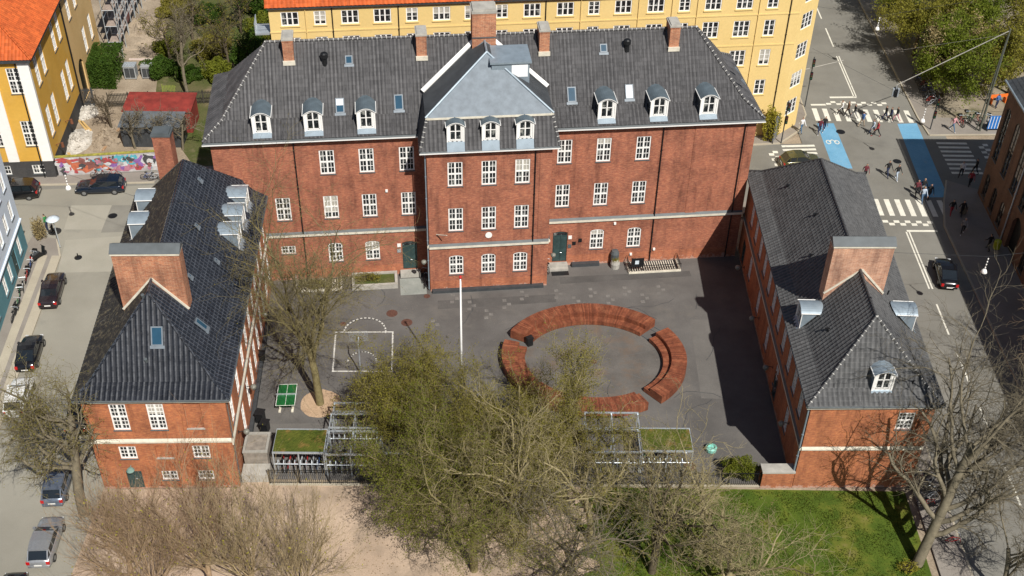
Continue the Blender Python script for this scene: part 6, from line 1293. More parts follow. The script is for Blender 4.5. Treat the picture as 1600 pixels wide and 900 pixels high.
# ------------------------------------------------------------------ bicycles in the streets
k = 0
ORD = ['first', 'second', 'third', 'fourth', 'fifth', 'sixth', 'seventh', 'eighth', 'ninth', 'tenth', 'eleventh', 'twelfth', 'thirteenth', 'fourteenth']
rb = random.Random(21)
for i, (x, y) in enumerate(((-44.5, 85.9), (-44.35, 84.6), (-44.2, 83.3), (-44.1, 82.0), (-43.9, 80.6), (-43.7, 79.2), (-43.5, 77.9))): bike(x + 0.5, y, R(100 + rb.uniform(-12, 12)), ORD[i] + ' bicycle from the far corner against the teal house', 'bicycles against the teal house', rb.randrange(6), i % 2 == 0, 0.12, 0.12)
for i in range(10): bike(47.1 + 0.03 * i + rb.uniform(-.1, .1), 118.6 + 0.75 * i, R(15 + rb.uniform(-10, 10)), ORD[i] + ' bicycle from the crossing in the row beside the park', 'bicycles beside the park', rb.randrange(6), i % 3 == 0, 0.12)
for i in range(7): bike(49.2 + 0.5 * i, 114.9 + rb.uniform(-.5, .5), R(80 + rb.uniform(-25, 25)), ORD[i] + ' bicycle from the left in the cluster by the blue board', 'bicycles by the blue board', rb.randrange(6), i % 2 == 0, 0.12)
for i, (x, y) in enumerate(((30.75, 61.2), (31.0, 60.4), (31.4, 59.6), (31.0, 58.9), (31.7, 60.9), (31.9, 55.4), (31.5, 57.8))): bike(x, y, R(20 + rb.uniform(-40, 40)), ORD[i] + ' bicycle in the cluster at the right wing front corner', 'bicycles at the right wing corner', [1, 0, 3, 1, 5, 1, 0][i], i % 2 == 0, 0.12)
for i, (x, y) in enumerate(((-42.0, 100.2), (-40.6, 100.35), (-36.9, 100.0), (-36.2, 99.9))): bike(x, y, R(8 + rb.uniform(-4, 4)), ORD[i] + ' bicycle from the left leaning on the graffiti wall', 'bicycles at the graffiti wall', i, False, 0.12)
sct = thing('motor_scooter', 'black motor scooter with red rear parked at the teal house', 'scooter', (-43.6, 86.6, 0.12), R(60))
m = MB(); torus(m, (-0.55, 0, 0.24), 0.19, 0.07); sctw = m.mesh('wheel', TYRE); inst('wheel', sctw, sct); inst('wheel', sctw, sct, (1.15, 0, 0))
m = MB(); m.prism([(-0.85, -0.2), (0.1, -0.2), (0.1, 0.2), (-0.85, 0.2)], 0.35, 0.7); m.box(0.1, 0.45, -0.16, 0.16, 0.25, 0.34); m.beam((0.45, 0, 0.3), (0.62, 0, 1.0), 0.35, 0.1); m.build('body', BLACK, sct); m = MB(); m.prism([(-0.8, -0.17), (0.0, -0.14), (0.0, 0.14), (-0.8, 0.17)], 0.7, 0.82); m.build('seat', DARKGREY, sct); m = MB(); m.box(-0.95, -0.85, -0.15, 0.15, 0.5, 0.68); m.build('tail_light', REDL, sct); m = MB(); m.tube((0.6, -0.32, 1.05), (0.6, 0.32, 1.05), 0.025); m.build('handlebar', BLACK, sct)
# ------------------------------------------------------------------ people
SKIN = plain('skin', (0.50, 0.30, 0.21), 0.6, 0, 0.06)
def person_mesh(pose):
    """one continuous skinned body; materials by region: 0 skin, 1 hair, 2 top, 3 trousers, 4 shoes"""
    st, ar = {'walk': (0.30, 0.30), 'stride': (0.40, 0.38), 'stand': (0.05, 0.06)}[pose]
    J = {}; E = []; rad = {}; order = []
    def j(n, p, r, par=None):
        J[n] = len(order); order.append(p); rad[n] = r
        if par: E.append((J[par], J[n]))
    j('pelvis', (0, 0, 0.97), (0.165, 0.12)); j('waist', (0, 0.005, 1.12), (0.145, 0.105), 'pelvis'); j('chest', (0, 0.02, 1.34), (0.175, 0.12), 'waist'); j('collar', (0, 0.01, 1.49), (0.10, 0.085), 'chest'); j('neck', (0, 0.02, 1.56), (0.055, 0.06), 'collar')
    j('jaw', (0, 0.045, 1.63), (0.068, 0.078), 'neck'); j('head', (0, 0.03, 1.72), (0.082, 0.098), 'jaw'); j('crown', (0, 0.02, 1.785), (0.06, 0.07), 'head')
    for s, q in (('l', 1), ('r', -1)):
        d = st * q
        j('hip' + s, (0.095 * q, 0, 0.90), (0.10, 0.10), 'pelvis'); j('knee' + s, (0.10 * q, d * 0.55 + 0.04, 0.50), (0.062, 0.068), 'hip' + s)
        j('calf' + s, (0.10 * q, d * 0.75 - 0.01, 0.34), (0.056, 0.062), 'knee' + s); j('ankle' + s, (0.10 * q, d - (0.02 if d > 0 else 0.06), 0.10 if d >= 0 else 0.13), (0.04, 0.045), 'calf' + s); j('toe' + s, (0.115 * q, d + 0.15, 0.045), (0.042, 0.035), 'ankle' + s)
        e = -ar * q
        j('sho' + s, (0.185 * q, 0.015, 1.43), (0.068, 0.07), 'chest'); j('elb' + s, (0.245 * q, e * 0.45 - 0.01, 1.16), (0.045, 0.045), 'sho' + s); j('wri' + s, (0.25 * q, e * 0.9 + 0.10, 0.95), (0.030, 0.032), 'elb' + s); j('palm' + s, (0.25 * q, e * 0.95 + 0.13, 0.87), (0.022, 0.042), 'wri' + s)
    me = bpy.data.meshes.new('tmp'); me.from_pydata(order, E, []); o = bpy.data.objects.new('tmp', me); COL.objects.link(o)
    md = o.modifiers.new('skin', 'SKIN'); md.use_smooth_shade = True; sv = me.skin_vertices[0].data
    for n, i in J.items(): sv[i].radius = rad[n]; sv[i].use_root = (n == 'pelvis')
    sb = o.modifiers.new('sub', 'SUBSURF'); sb.levels = 1; sb.render_levels = 1
    dg = bpy.context.evaluated_depsgraph_get(); m2 = bpy.data.meshes.new_from_object(o.evaluated_get(dg)); bpy.data.objects.remove(o)
    mb = MB(); mb.v = [tuple(v.co) for v in m2.vertices]; mb.f = [tuple(p.vertices) for p in m2.polygons]
    for p in m2.polygons:
        c = p.center; z = c.z; arm = abs(c.x) > 0.185 and z < 1.36
        if z > 1.545: mi = 1 if (z > 1.745 or (c.y < 0.005 and z > 1.62)) else 0
        elif arm and z < 0.93: mi = 0
        elif z < 0.115: mi = 4
        elif z < 0.98 and not arm: mi = 3
        else: mi = 2
        mb.m.append(mi)
    for s, q in (('l', 1), ('r', -1)):                                    # fingers and thumb closing from the palm
        px, py, pz = order[J['palm' + s]]
        for i, (dy, ln) in enumerate(((0.028, 0.075), (0.010, 0.085), (-0.008, 0.08), (-0.026, 0.062))):
            a = (px, py + dy, pz - 0.02); b = (px - 0.008 * q, py + dy + 0.006, pz - 0.02 - ln * 0.6); c = (px - 0.03 * q, py + dy + 0.01, pz - 0.02 - ln); mb.tube(a, b, 0.0095, 0.0085, 5); mb.tube(b, c, 0.0085, 0.006, 5)
        mb.tube((px - 0.01 * q, py + 0.035, pz + 0.01), (px - 0.03 * q, py + 0.062, pz - 0.045), 0.011, 0.007, 5)
    mb.tube((0, 0.118, 1.685), (0, 0.145, 1.665), 0.010, 0.015, 5)           # nose, ears, eyes, mouth
    for q in (1, -1):
        mb.tube((0.082 * q, 0.03, 1.70), (0.094 * q, 0.02, 1.67), 0.018, 0.012, 5)
        i = len(mb.m); mb.tube((0.032 * q, 0.112, 1.705), (0.032 * q, 0.124, 1.705), 0.010, 0.006, 5)
        for w in range(i, len(mb.m)): mb.m[w] = 1
    mb.tube((-0.025, 0.112, 1.635), (0.025, 0.112, 1.635), 0.007, 0.007, 4)
    while len(mb.m) < len(mb.f): mb.m.append(0)
    return mb.mesh('body', [SKIN, SKIN, SKIN, SKIN, SKIN], smooth=True, auto_uv=False)
PM_ = {k: person_mesh(k) for k in ('walk', 'stride', 'stand')}
CL = {n: plain('cloth_' + n, c, 0.85, 0, 0.15, 8) for n, c in dict(black=(0.012, 0.012, 0.014), navy=(0.015, 0.025, 0.07), white=(0.68, 0.68, 0.68), grey=(0.22, 0.22, 0.23), red=(0.32, 0.03, 0.04), maroon=(0.12, 0.02, 0.03), blue=(0.06, 0.14, 0.34), denim=(0.07, 0.14, 0.24), green=(0.03, 0.20, 0.06), pale=(0.42, 0.50, 0.60), brown=(0.13, 0.07, 0.04), pink=(0.55, 0.28, 0.30), beige=(0.42, 0.34, 0.24)).items()}
HAIR = {n: plain('hair_' + n, c, 0.6, 0, 0.2, 9) for n, c in dict(dark=(0.015, 0.011, 0.009), brown=(0.07, 0.035, 0.018), blond=(0.33, 0.22, 0.10), grey=(0.35, 0.34, 0.33)).items()}
def person(x, y, a, pose, top, trou, hair, shoes, label, s=1.07, z=0.0, bag=None):
    t = thing('person', label, 'person', (x, y, z), R(a), 'people in the streets'); b = inst('body', PM_[pose], t, scale=s)
    for i, mt in enumerate((SKIN, HAIR[hair], CL[top], CL[trou], CL[shoes])): b.material_slots[i].link = 'OBJECT'; b.material_slots[i].material = mt
    if bag: m = MB(); m.prism([(-0.15, -0.27), (0.15, -0.27), (0.16, -0.13), (-0.16, -0.13)], 1.05 * s, 1.5 * s); m.build('backpack', CL[bag], t)
    return t
PZ = 0.008
person(31.1, 112.1, 200, 'walk', 'white', 'denim', 'dark', 'black', 'person in white top and jeans walking on the corner by the yellow building', z=0.12)
person(33.1, 112.1, 170, 'stride', 'maroon', 'navy', 'brown', 'white', 'person in maroon top on the left blue lane, left of a pair', z=0.01); person(33.7, 112.6, 172, 'walk', 'black', 'navy', 'dark', 'white', 'person in black on the left blue lane, right of a pair', z=0.01)
person(36.3, 116.2, 110, 'stride', 'white', 'black', 'brown', 'white', 'person in white top leading three on the far crossing', z=PZ); person(37.0, 116.0, 105, 'walk', 'brown', 'black', 'brown', 'black', 'person in brown jacket, middle of three on the far crossing', z=PZ); person(37.6, 115.4, 100, 'stride', 'black', 'grey', 'dark', 'white', 'person in black with white shoes, right of three on the crossing', z=PZ)
person(38.1, 113.8, -60, 'walk', 'blue', 'beige', 'dark', 'brown', 'person in blue shirt walking just below the far crossing', z=PZ); person(39.3, 111.8, 100, 'stride', 'red', 'black', 'brown', 'red', 'person in red top with red shoes in the junction', z=PZ); person(38.9, 112.2, 110, 'walk', 'pale', 'navy', 'dark', 'black', 'person in pale blue beside the one in red top', z=PZ)
person(41.0, 115.2, 100, 'walk', 'black', 'navy', 'dark', 'black', 'person in black, left one at the right end of the crossing', z=PZ); person(41.5, 114.9, 95, 'walk', 'navy', 'black', 'brown', 'grey', 'person in navy, middle one at the right end of the crossing', z=PZ); person(42.2, 115.0, 100, 'stride', 'black', 'pink', 'dark', 'white', 'person in black with pale legs at the right end of the crossing', z=PZ)
person(36.1, 103.2, 180, 'walk', 'maroon', 'black', 'dark', 'black', 'person in maroon near the ridge end of the right wing', z=PZ)
person(38.6, 103.9, 195, 'stride', 'black', 'navy', 'dark', 'black', 'person in black pushing along in mid junction', z=PZ); person(39.4, 103.2, 200, 'walk', 'black', 'pale', 'dark', 'white', 'person in black with pale jeans beside the one in mid junction', z=PZ)
person(41.0, 99.2, 190, 'walk', 'pale', 'denim', 'blond', 'denim', 'person in pale blue at the near crossing, front of a cluster', z=PZ, bag='black'); person(40.7, 100.4, 185, 'walk', 'maroon', 'black', 'brown', 'black', 'person in maroon at the near crossing, left in the cluster', z=PZ); person(41.4, 100.7, 190, 'walk', 'black', 'grey', 'blond', 'black', 'fair haired person in black at the near crossing, rear of cluster', z=PZ); person(41.8, 99.7, 175, 'stride', 'black', 'black', 'dark', 'white', 'person in black at the near crossing, right in the cluster', z=PZ)
person(43.3, 97.0, 180, 'walk', 'black', 'red', 'dark', 'black', 'person in black with red trousers in shade at the kerb', z=PZ); person(44.2, 96.7, 190, 'walk', 'black', 'black', 'dark', 'grey', 'person in black in shade beside the brown building', z=0.12); person(43.5, 93.7, 160, 'walk', 'grey', 'black', 'grey', 'white', 'grey haired person in shade walking down the pavement', z=0.12); person(45.2, 91.1, 20, 'walk', 'black', 'black', 'dark', 'black', 'person in black in shade near the arched doorway', z=0.12)
person(46.3, 104.1, 150, 'walk', 'white', 'black', 'brown', 'black', 'person in white on the shaded side crossing', z=PZ); person(46.7, 102.3, 170, 'walk', 'red', 'black', 'dark', 'black', 'person in red in shade at the corner of the brown building', z=PZ); person(47.9, 104.6, 90, 'walk', 'black', 'black', 'dark', 'black', 'person in black on the shaded side crossing next to the wall', z=PZ)
person(47.9, 113.1, 215, 'stride', 'pink', 'denim', 'brown', 'white', 'person with pink top on the sunny corner by the park', z=0.12); person(54.4, 118.6, 200, 'stand', 'blue', 'navy', 'dark', 'black', 'person in blue standing by the orange barrier', z=0.02)
person(-44.25, 90.9, 90, 'stand', 'green', 'navy', 'dark', 'grey', 'person in green top standing by the left street lamp', z=0.12); person(-43.6, 90.5, 120, 'stand', 'white', 'black', 'dark', 'black', 'person in white top standing under the left street lamp', z=0.12)
# ------------------------------------------------------------------ lamps, masts, signs
def street_lamp(x, y, h, label, disc=0.6):
    t = thing('street_lamp', label, 'street lamp', (x, y, 0.12)); m = MB(); m.tube((0, 0, 0), (0, 0, h), 0.06, 0.045, 8); m.build('post', STEEL, t)
    m = MB(); m.lathe([(0.001, h + 0.22), (disc * 0.5, h + 0.16), (disc, h), (disc * 0.98, h - 0.05), (0.001, h - 0.02)], n=18); m.build('shade', plain('lamp_shade_pale', (0.55, 0.62, 0.68), 0.35), t, smooth=True); return t
street_lamp(-42.3, 88.35, 3.2, 'street lamp with pale round shade at the left street corner', 0.62)
def hanging_lamp(x, y, z, ends, label):
    t = thing('hanging_lamp', label, 'street lamp', (x, y, 0), 0, 'lamps hung over the streets')
    m = MB(); m.lathe([(0.001, z + 0.34), (0.12, z + 0.32), (0.22, z + 0.16), (0.28, z), (0.26, z - 0.02), (0.001, z + 0.05)], n=14); m.build('shade', WHITE, t, smooth=True)
    m = MB()
    for k in range(4): m.lathe([(0.02, z + 0.40 + 0.30 * k), (0.06, z + 0.46 + 0.30 * k), (0.06, z + 0.54 + 0.30 * k), (0.02, z + 0.60 + 0.30 * k)], n=8)
    m.build('insulator', WHITE, t); m = MB(); m.tube((0, 0, z + 0.3), (0, 0, z + 1.65), 0.02, n=5); m.build('stem', BLACK, t)
    m = MB(); [m.tube((0, 0, z + 1.65), (e[0] - x, e[1] - y, e[2]), 0.012, n=4) for e in ends]; m.build('wire', DARKGREY, t); return t
hanging_lamp(39.7, 79.4, 6.4, ((46.4, 79.6, 9.0), (31.2, 79.2, 8.4)), 'white hanging lamp above the right street near the black hatchback'); hanging_lamp(40.9, 104.2, 6.4, ((47.2, 101.0, 9.5), (31.0, 113.5, 9.5)), 'white hanging lamp above the middle of the junction')
hanging_lamp(41.0, 124.7, 6.4, ((30.9, 124.5, 9.5), (51.2, 126.0, 9.5)), 'white hanging lamp above the far street by the park'); hanging_lamp(-40.3, 88.8, 6.4, ((-45.2, 88.2, 9.0), (-31.9, 84.2, 8.6)), 'white hanging lamp above the left street corner')
ms = thing('lighting_mast', 'tall dark steel mast with slanting cable at the park corner', 'mast', (51.0, 113.3, 0.12)); m = MB(); m.tube((0, 0, 0), (0, 0, 12.2), 0.13, 0.09, 8); m.build('post', plain('mast_grey', (0.10, 0.11, 0.09), 0.6), ms); m = MB(); m.tube((-0.35, 0.1, 0), (-0.05, 0.0, 11.5), 0.07, 0.06, 6); m.build('strut', MATS['mast_grey'], ms); m = MB(); m.tube((0, 0, 12.0), (-10.3, 0.0, 5.4), 0.045, 0.045, 6); m.tube((0, 0, 11.6), (-8.5, 6.0, 6.5), 0.012, n=4); m.build('cable', CONCRETE, ms)
def signal(x, y, h, arm, label, ang=0.0):
    t = thing('traffic_signal', label, 'traffic light', (x, y, 0.12), ang); m = MB(); m.tube((0, 0, 0), (0, 0, h), 0.07, 0.055, 8); m.build('post', DARKGREY, t)
    if arm: m = MB(); m.tube((-1.3, -0.2, h - 1.6), (arm, 0.5, h - 0.6), 0.045, n=6); m.build('arm', CONCRETE, t)
    for q in (0, 1):
        b = MB(); b.box(-0.14, 0.14, -0.3, -0.08, h - 1.1 - 1.6 * q, h - 0.2 - 1.6 * q); hd = b.build('signal_head', BLACK, t)
        for i, c in enumerate(((0.10, 0.012, 0.012), (0.10, 0.06, 0.012), (0.012, 0.07, 0.03))): g = MB(); g.lathe([(0.001, -0.32), (0.09, -0.32), (0.09, -0.30)], (0, 0, h - 0.35 - 0.28 * i - 1.6 * q), 10, axis='y'); g.build('lens', plain('lens_%d' % i, c, 0.3), hd)
    return t
signal(32.6, 117.8, 6.2, 3.4, 'traffic signal mast with long arm beside the yellow building'); signal(45.6, 113.4, 4.2, 0, 'short traffic signal at the sunny park corner'); signal(28.6, 109.8, 5.2, 0, 'traffic signal at the foot of the yellow building, left', 0.3)
sg = thing('signal_cluster', 'group of signal heads hung on the mast cable over the park kerb', 'traffic light', (40.75, 113.3, 0)); m = MB(); m.tube((0, 0, 4.2), (0, 0, 5.45), 0.06, n=8); m.build('hanger', STEEL, sg)
for i in range(4): a = i * math.pi / 2; m = MB(); m.box(-0.15, 0.15, 0.16, 0.36, 4.2, 5.1, 0, Matrix.Rotation(a, 4, 'Z')); m.build('signal_head', STEEL if i % 2 else BLACK, sg)
bbd = thing('blue_board', 'blue and white striped board at the corner of the brown building', 'board', (51.7, 113.2, 0.12), R(4)); m = MB(); m.box(0, 1.9, 0, 0.08, 0.3, 1.9); m.build('panel', plain('board_blue', (0.02, 0.16, 0.50), 0.5), bbd)
for k in range(6): m = MB(); m.box(0.1 + 0.34 * k, 0.16 + 0.34 * k, -0.006, -0.001, 0.35, 1.85); m.build('stripe', WHITE, bbd)
m = MB(); m.box(0.05, 0.15, 0.0, 0.1, 0, 0.3); m.box(1.75, 1.85, 0.0, 0.1, 0, 0.3); m.build('leg', DARKGREY, bbd)
br = thing('road_barrier', 'orange plastic barrier behind the blue board', 'barrier', (53.9, 119.6, 0.01), R(12)); m = MB(); m.box(0, 2.2, 0, 0.12, 0.7, 1.05); m.build('beam', plain('barrier_orange', (0.75, 0.16, 0.02), 0.6), br); m = MB(); m.box(0.2, 0.3, -0.25, 0.3, 0, 0.7); m.box(1.9, 2.0, -0.25, 0.3, 0, 0.7); m.build('foot', MATS['barrier_orange'], br)
for x, y, c, lb in ((46.1, 91.4, (0.42, 0.45, 0.02), 'yellow green bin in the shade at the arched doorway'), (44.6, 92.7 + 4.5, (0.2, 0.17, 0.12), 'small brown litter bin against the brown building')):
    m = MB(); m.lathe([(0.26, 0.0), (0.32, 0.1), (0.34, 0.85), (0.30, 0.95), (0.001, 0.97)], n=12); o = m.build('litter_bin', plain('bin_' + lb[:6], c, 0.5), None, loc=(x, y, 0.12)); tag(o, lb, 'bin')
bo_ = thing('advertising_pillar', 'graffiti covered flat sign panel at the foot of the yellow building', 'sign', (27.9, 110.1, 0.12), R(60)); m = MB(); m.box(-0.6, 0.6, -0.06, 0.06, 0.3, 3.2); m.build('panel', plain('sign_grey', (0.16, 0.17, 0.18), 0.5, 0, 0.6, 2.5), bo_); m = MB(); m.tube((-0.55, 0, 0), (-0.55, 0, 3.6), 0.05, n=6); m.build('post', BLACK, bo_)
# parasol foot lying on the left street
m = MB(); m.lathe([(0.35, 0.0), (0.35, 0.06), (0.06, 0.12), (0.05, 0.5), (0.001, 0.52)], n=12); o = m.build('sign_foot', BLACK, None, loc=(-40.2, 86.9, 0.002)); tag(o, 'black sign foot standing on the left street', 'sign foot')
# ------------------------------------------------------------------ trees and shrubs
def bark(name, c1, c2):
    if name in MATS: return MATS[name]
    m, nt, b = nodes(name); g = coord(nt, 'Object'); f = noise(nt, g, 3.0, 5, 0.7); nt.links.new(ramp(nt, f, [(0.3, c1), (0.7, c2)]), b.inputs['Base Color']); b.inputs['Roughness'].default_value = 0.9; b.inputs['Specular IOR Level'].default_value = 0.2; MATS[name] = m; return m
def leafm(name, c1, c2):
    if name in MATS: return MATS[name]
    m, nt, b = nodes(name); g = coord(nt, 'Object'); f = noise(nt, g, 1.1, 4, 0.6); nt.links.new(ramp(nt, f, [(0.3, c1), (0.7, c2)]), b.inputs['Base Color']); b.inputs['Roughness'].default_value = 0.7; b.inputs['Specular IOR Level'].default_value = 0.2
    t = N(nt, 'ShaderNodeBsdfTranslucent'); nt.links.new(ramp(nt, f, [(0.3, c1), (0.7, c2)]), t.inputs['Color']); mx = N(nt, 'ShaderNodeMixShader', ins={'Fac': 0.35}); nt.links.new(b.outputs[0], mx.inputs[1]); nt.links.new(t.outputs[0], mx.inputs[2]); nt.links.new(mx.outputs[0], nt.nodes['Material Output'].inputs['Surface']); MATS[name] = m; return m
BARK_MOSS = bark('bark_mossy', (0.12, 0.10, 0.045), (0.24, 0.20, 0.10)); BARK_PALE = bark('bark_pale', (0.20, 0.165, 0.085), (0.36, 0.305, 0.175)); BARK_GREY = bark('bark_grey', (0.115, 0.10, 0.07), (0.21, 0.18, 0.125)); BARK_RED = bark('bark_tan', (0.24, 0.165, 0.10), (0.38, 0.275, 0.17)); BARK_TAN2 = bark('bark_straw', (0.24, 0.18, 0.10), (0.38, 0.30, 0.175)); BARK_DARK = bark('bark_dark', (0.07, 0.055, 0.035), (0.13, 0.105, 0.07))
LEAF_OLIVE = leafm('leaf_olive', (0.15, 0.135, 0.022), (0.29, 0.26, 0.045)); LEAF_GREEN = leafm('leaf_green', (0.10, 0.125, 0.010), (0.21, 0.225, 0.026)); LEAF_YEL = leafm('leaf_yellow', (0.28, 0.25, 0.03), (0.40, 0.36, 0.05)); LEAF_HEDGE = leafm('leaf_hedge', (0.035, 0.075, 0.008), (0.07, 0.125, 0.015)); LEAF_TAN = leafm('leaf_tan', (0.30, 0.23, 0.11), (0.42, 0.34, 0.17))
def tubes_np(P, Q, R0, R1, k):
    """many tapered k-sided tubes at once -> verts, faces"""
    n = len(P); D = Q - P; L = np.linalg.norm(D, axis=1, keepdims=True); L[L < 1e-9] = 1; D = D / L
    ref = np.where(np.abs(D[:, 2:3]) < 0.9, np.array([[0, 0, 1.0]]), np.array([[1.0, 0, 0]])); A = np.cross(D, ref); A /= np.linalg.norm(A, axis=1, keepdims=True); B = np.cross(D, A)
    V = np.empty((n, 2 * k, 3))
    for i in range(k):
        c, s = math.cos(2 * math.pi * i / k), math.sin(2 * math.pi * i / k); o = A * c + B * s
        V[:, i] = P + o * R0[:, None]; V[:, k + i] = Q + o * R1[:, None]
    base = (np.arange(n) * 2 * k)[:, None]; F = []
    for i in range(k): j = (i + 1) % k; F.append(np.concatenate([base + i, base + j, base + k + j, base + k + i], 1))
    return V.reshape(-1, 3), np.concatenate(F)
def np_mesh(name, V, F, mat, smooth=False):
    me = bpy.data.meshes.new(name); nv, nf = len(V), len(F); k = F.shape[1]
    me.vertices.add(nv); me.vertices.foreach_set('co', V.astype(np.float32).ravel()); me.loops.add(nf * k); me.loops.foreach_set('vertex_index', F.astype(np.int32).ravel())
    me.polygons.add(nf); me.polygons.foreach_set('loop_start', np.arange(0, nf * k, k, dtype=np.int32)); me.polygons.foreach_set('loop_total', np.full(nf, k, np.int32))
    if smooth: me.polygons.foreach_set('use_smooth', np.ones(nf, bool))
    me.materials.append(mat); me.update(calc_edges=True); me.validate(); return me
def leaves_np(C, size, rng, flat=0.0):
    n = len(C); a = rng.normal(size=(n, 3)); a[:, 2] *= (1 - flat); a /= np.linalg.norm(a, axis=1, keepdims=True); r = rng.normal(size=(n, 3)); b = np.cross(a, r); b /= np.linalg.norm(b, axis=1, keepdims=True)
    s = size * (0.6 + 0.8 * rng.random((n, 1))); V = np.stack([C - a * s, C + b * s * 0.55, C + a * s, C - b * s * 0.55], 1).reshape(-1, 3); F = (np.arange(n) * 4)[:, None] + np.arange(4)[None]; return V, F
def grow(rng, spec):
    """spec levels: (children, length, len_jitter, angle, start fraction, radius ratio, wander, up, pieces)"""
    segs = [[] for _ in spec['levels']]
    def branch(p, d, L, r, lv):
        cfg = spec['levels'][lv]; n = cfg.get('n', 4); pts = [p]; dirs = [d]
        for i in range(n):
            d = d + rng.normal(size=3) * cfg.get('wander', 0.15) + np.array([0, 0, cfg.get('up', 0.0)]); d = d / np.linalg.norm(d)
            q = pts[-1] + d * L / n; r0 = r * (1 - (1 - cfg.get('taper', 0.45)) * i / n); r1 = r * (1 - (1 - cfg.get('taper', 0.45)) * (i + 1) / n); segs[lv].append((pts[-1], q, r0, r1)); pts.append(q); dirs.append(d)
        if lv + 1 >= len(spec['levels']): return
        nc = spec['levels'][lv + 1]; cnt = nc['count']; cnt = int(cnt) + (rng.random() < cnt - int(cnt))
        for c in range(cnt):
            f = nc.get('start', 0.3) + (1 - nc.get('start', 0.3)) * (c + rng.random()) / cnt; f = min(f, 0.999); i = int(f * n); t = f * n - i; pp = pts[i] * (1 - t) + pts[i + 1] * t; dd = dirs[i + 1]
            ax = np.cross(dd, rng.normal(size=3)); ax /= np.linalg.norm(ax); an = nc.get('angle', 0.8) * (0.7 + 0.6 * rng.random()); nd = dd * math.cos(an) + ax * math.sin(an)
            if 'flat' in nc: nd[2] *= nc['flat']; nd /= np.linalg.norm(nd)
            branch(pp, nd, L * nc['len'] * (0.65 + 0.7 * rng.random()) if lv else nc['abs'] * (0.7 + 0.6 * rng.random()), max(r * (1 - 0.5 * f) * nc.get('r', 0.5), nc.get('rmin', 0.008)), lv + 1)
    d0 = np.array(spec.get('lean', (0, 0, 1)), float); branch(np.zeros(3), d0 / np.linalg.norm(d0), spec['trunk'], spec['r'], 0); return segs
def tree(name, label, x, y, seed, spec, barkm, leaf=None, nleaf=0, lsize=0.07, cat='tree', z=0.0, group=None, lflat=0.0, twigm=None, lspread=0.12):
    rng = np.random.default_rng(seed); segs = grow(rng, spec); t = thing(name, label, cat, (x, y, z), 0, group)
    def mk(lvls, nm, k, mat):
        S = [s for l in lvls for s in segs[l]]
        if not S: return None
        P = np.array([s[0] for s in S]); Q = np.array([s[1] for s in S]); V, F = tubes_np(P, Q, np.array([s[2] for s in S]), np.array([s[3] for s in S]), k); o = bpy.data.objects.new(nm, np_mesh(nm, V, F, mat, k > 4)); COL.objects.link(o); o.parent = t; return o
    nl = len(segs); mk([0], 'trunk', 9, barkm); mk([1], 'branches', 7, barkm)
    o = mk([2], 'boughs', 4, barkm)
    if o: o['kind'] = 'stuff'
    if nl > 3: o = mk(range(3, nl), 'crown', 3, twigm or barkm); o['kind'] = 'stuff'
    if nleaf:
        S = segs[-1] + (segs[-2] if nl > 3 else []); P = np.array([s[0] for s in S]); Q = np.array([s[1] for s in S]); i = rng.integers(0, len(S), nleaf); f = rng.random((nleaf, 1)); C = P[i] * (1 - f) + Q[i] * f + rng.normal(size=(nleaf, 3)) * lspread; V, F = leaves_np(C, lsize, rng, lflat)
        o = bpy.data.objects.new('leaves', np_mesh('leaves', V, F, leaf)); COL.objects.link(o); o.parent = t; o['kind'] = 'stuff'
    return t
def L_(count, ln, angle, start=0.3, r=0.5, wander=0.15, up=0.0, n=4, rmin=0.01, taper=0.45, absl=None, flat=None):
    d = dict(count=count, len=ln, abs=absl or ln, angle=angle, start=start, r=r, wander=wander, up=up, n=n, rmin=rmin, taper=taper)
    if flat is not None: d['flat'] = flat
    return d
# bare old tree in the yard
tree('yard_tree', 'large bare mossy tree standing in the yard beside the table tennis table', -15.2, 68.4, 11, dict(trunk=6.2, r=0.33, lean=(-0.06, 0.05, 1), levels=[L_(1, 1, 0, n=6, wander=0.05, taper=0.72), L_(9, 1, 0.62, start=0.62, r=0.62, wander=0.16, up=0.10, n=8, absl=9.0), L_(9, 0.5, 0.8, start=0.22, r=0.5, wander=0.22, up=0.04, n=5, rmin=0.03), L_(9, 0.5, 0.8, start=0.2, r=0.45, wander=0.28, n=4, rmin=0.014), L_(5, 0.5, 0.8, start=0.15, r=0.5, wander=0.3, n=3, rmin=0.009)]), BARK_MOSS, LEAF_OLIVE, 2500, 0.045)
# the greenish crowns in front of the yard
GREEN_SPEC = lambda tr, ab, lean=(0.0, 0.16, 1), up=0.03: dict(trunk=tr, r=0.34, lean=lean, levels=[L_(1, 1, 0, n=6, wander=0.05, taper=0.7), L_(14, 1, 1.05, start=0.45, r=0.5, wander=0.14, up=up, n=6, absl=ab), L_(9, 0.5, 0.8, start=0.2, r=0.5, wander=0.2, up=0.03, n=5, rmin=0.025), L_(9, 0.45, 0.85, start=0.15, r=0.5, wander=0.25, n=4, rmin=0.012), L_(6, 0.5, 0.8, start=0.1, r=0.5, wander=0.25, up=0.06, n=2, rmin=0.008)])
tree('budding_tree', 'broad olive green budding tree left of the flagpole, behind the fence', -6.6, 64.4, 21, GREEN_SPEC(3.0, 4.6, (0.0, 0.03, 1), -0.03), BARK_MOSS, LEAF_OLIVE, 52000, 0.055, lspread=0.16)
tree('budding_tree', 'broad olive green budding tree right of the flagpole, behind the fence', -0.6, 62.8, 22, GREEN_SPEC(3.2, 4.6, (0.0, 0.0, 1), -0.02), BARK_MOSS, LEAF_OLIVE, 46000, 0.052, lspread=0.16)
tree('budding_tree', 'fresh green budding tree nearest the left shelter frames', -5.8, 57.2, 24, GREEN_SPEC(4.0, 5.0, (-0.05, 0.1, 1)), BARK_MOSS, LEAF_GREEN, 34000, 0.054, lspread=0.15)
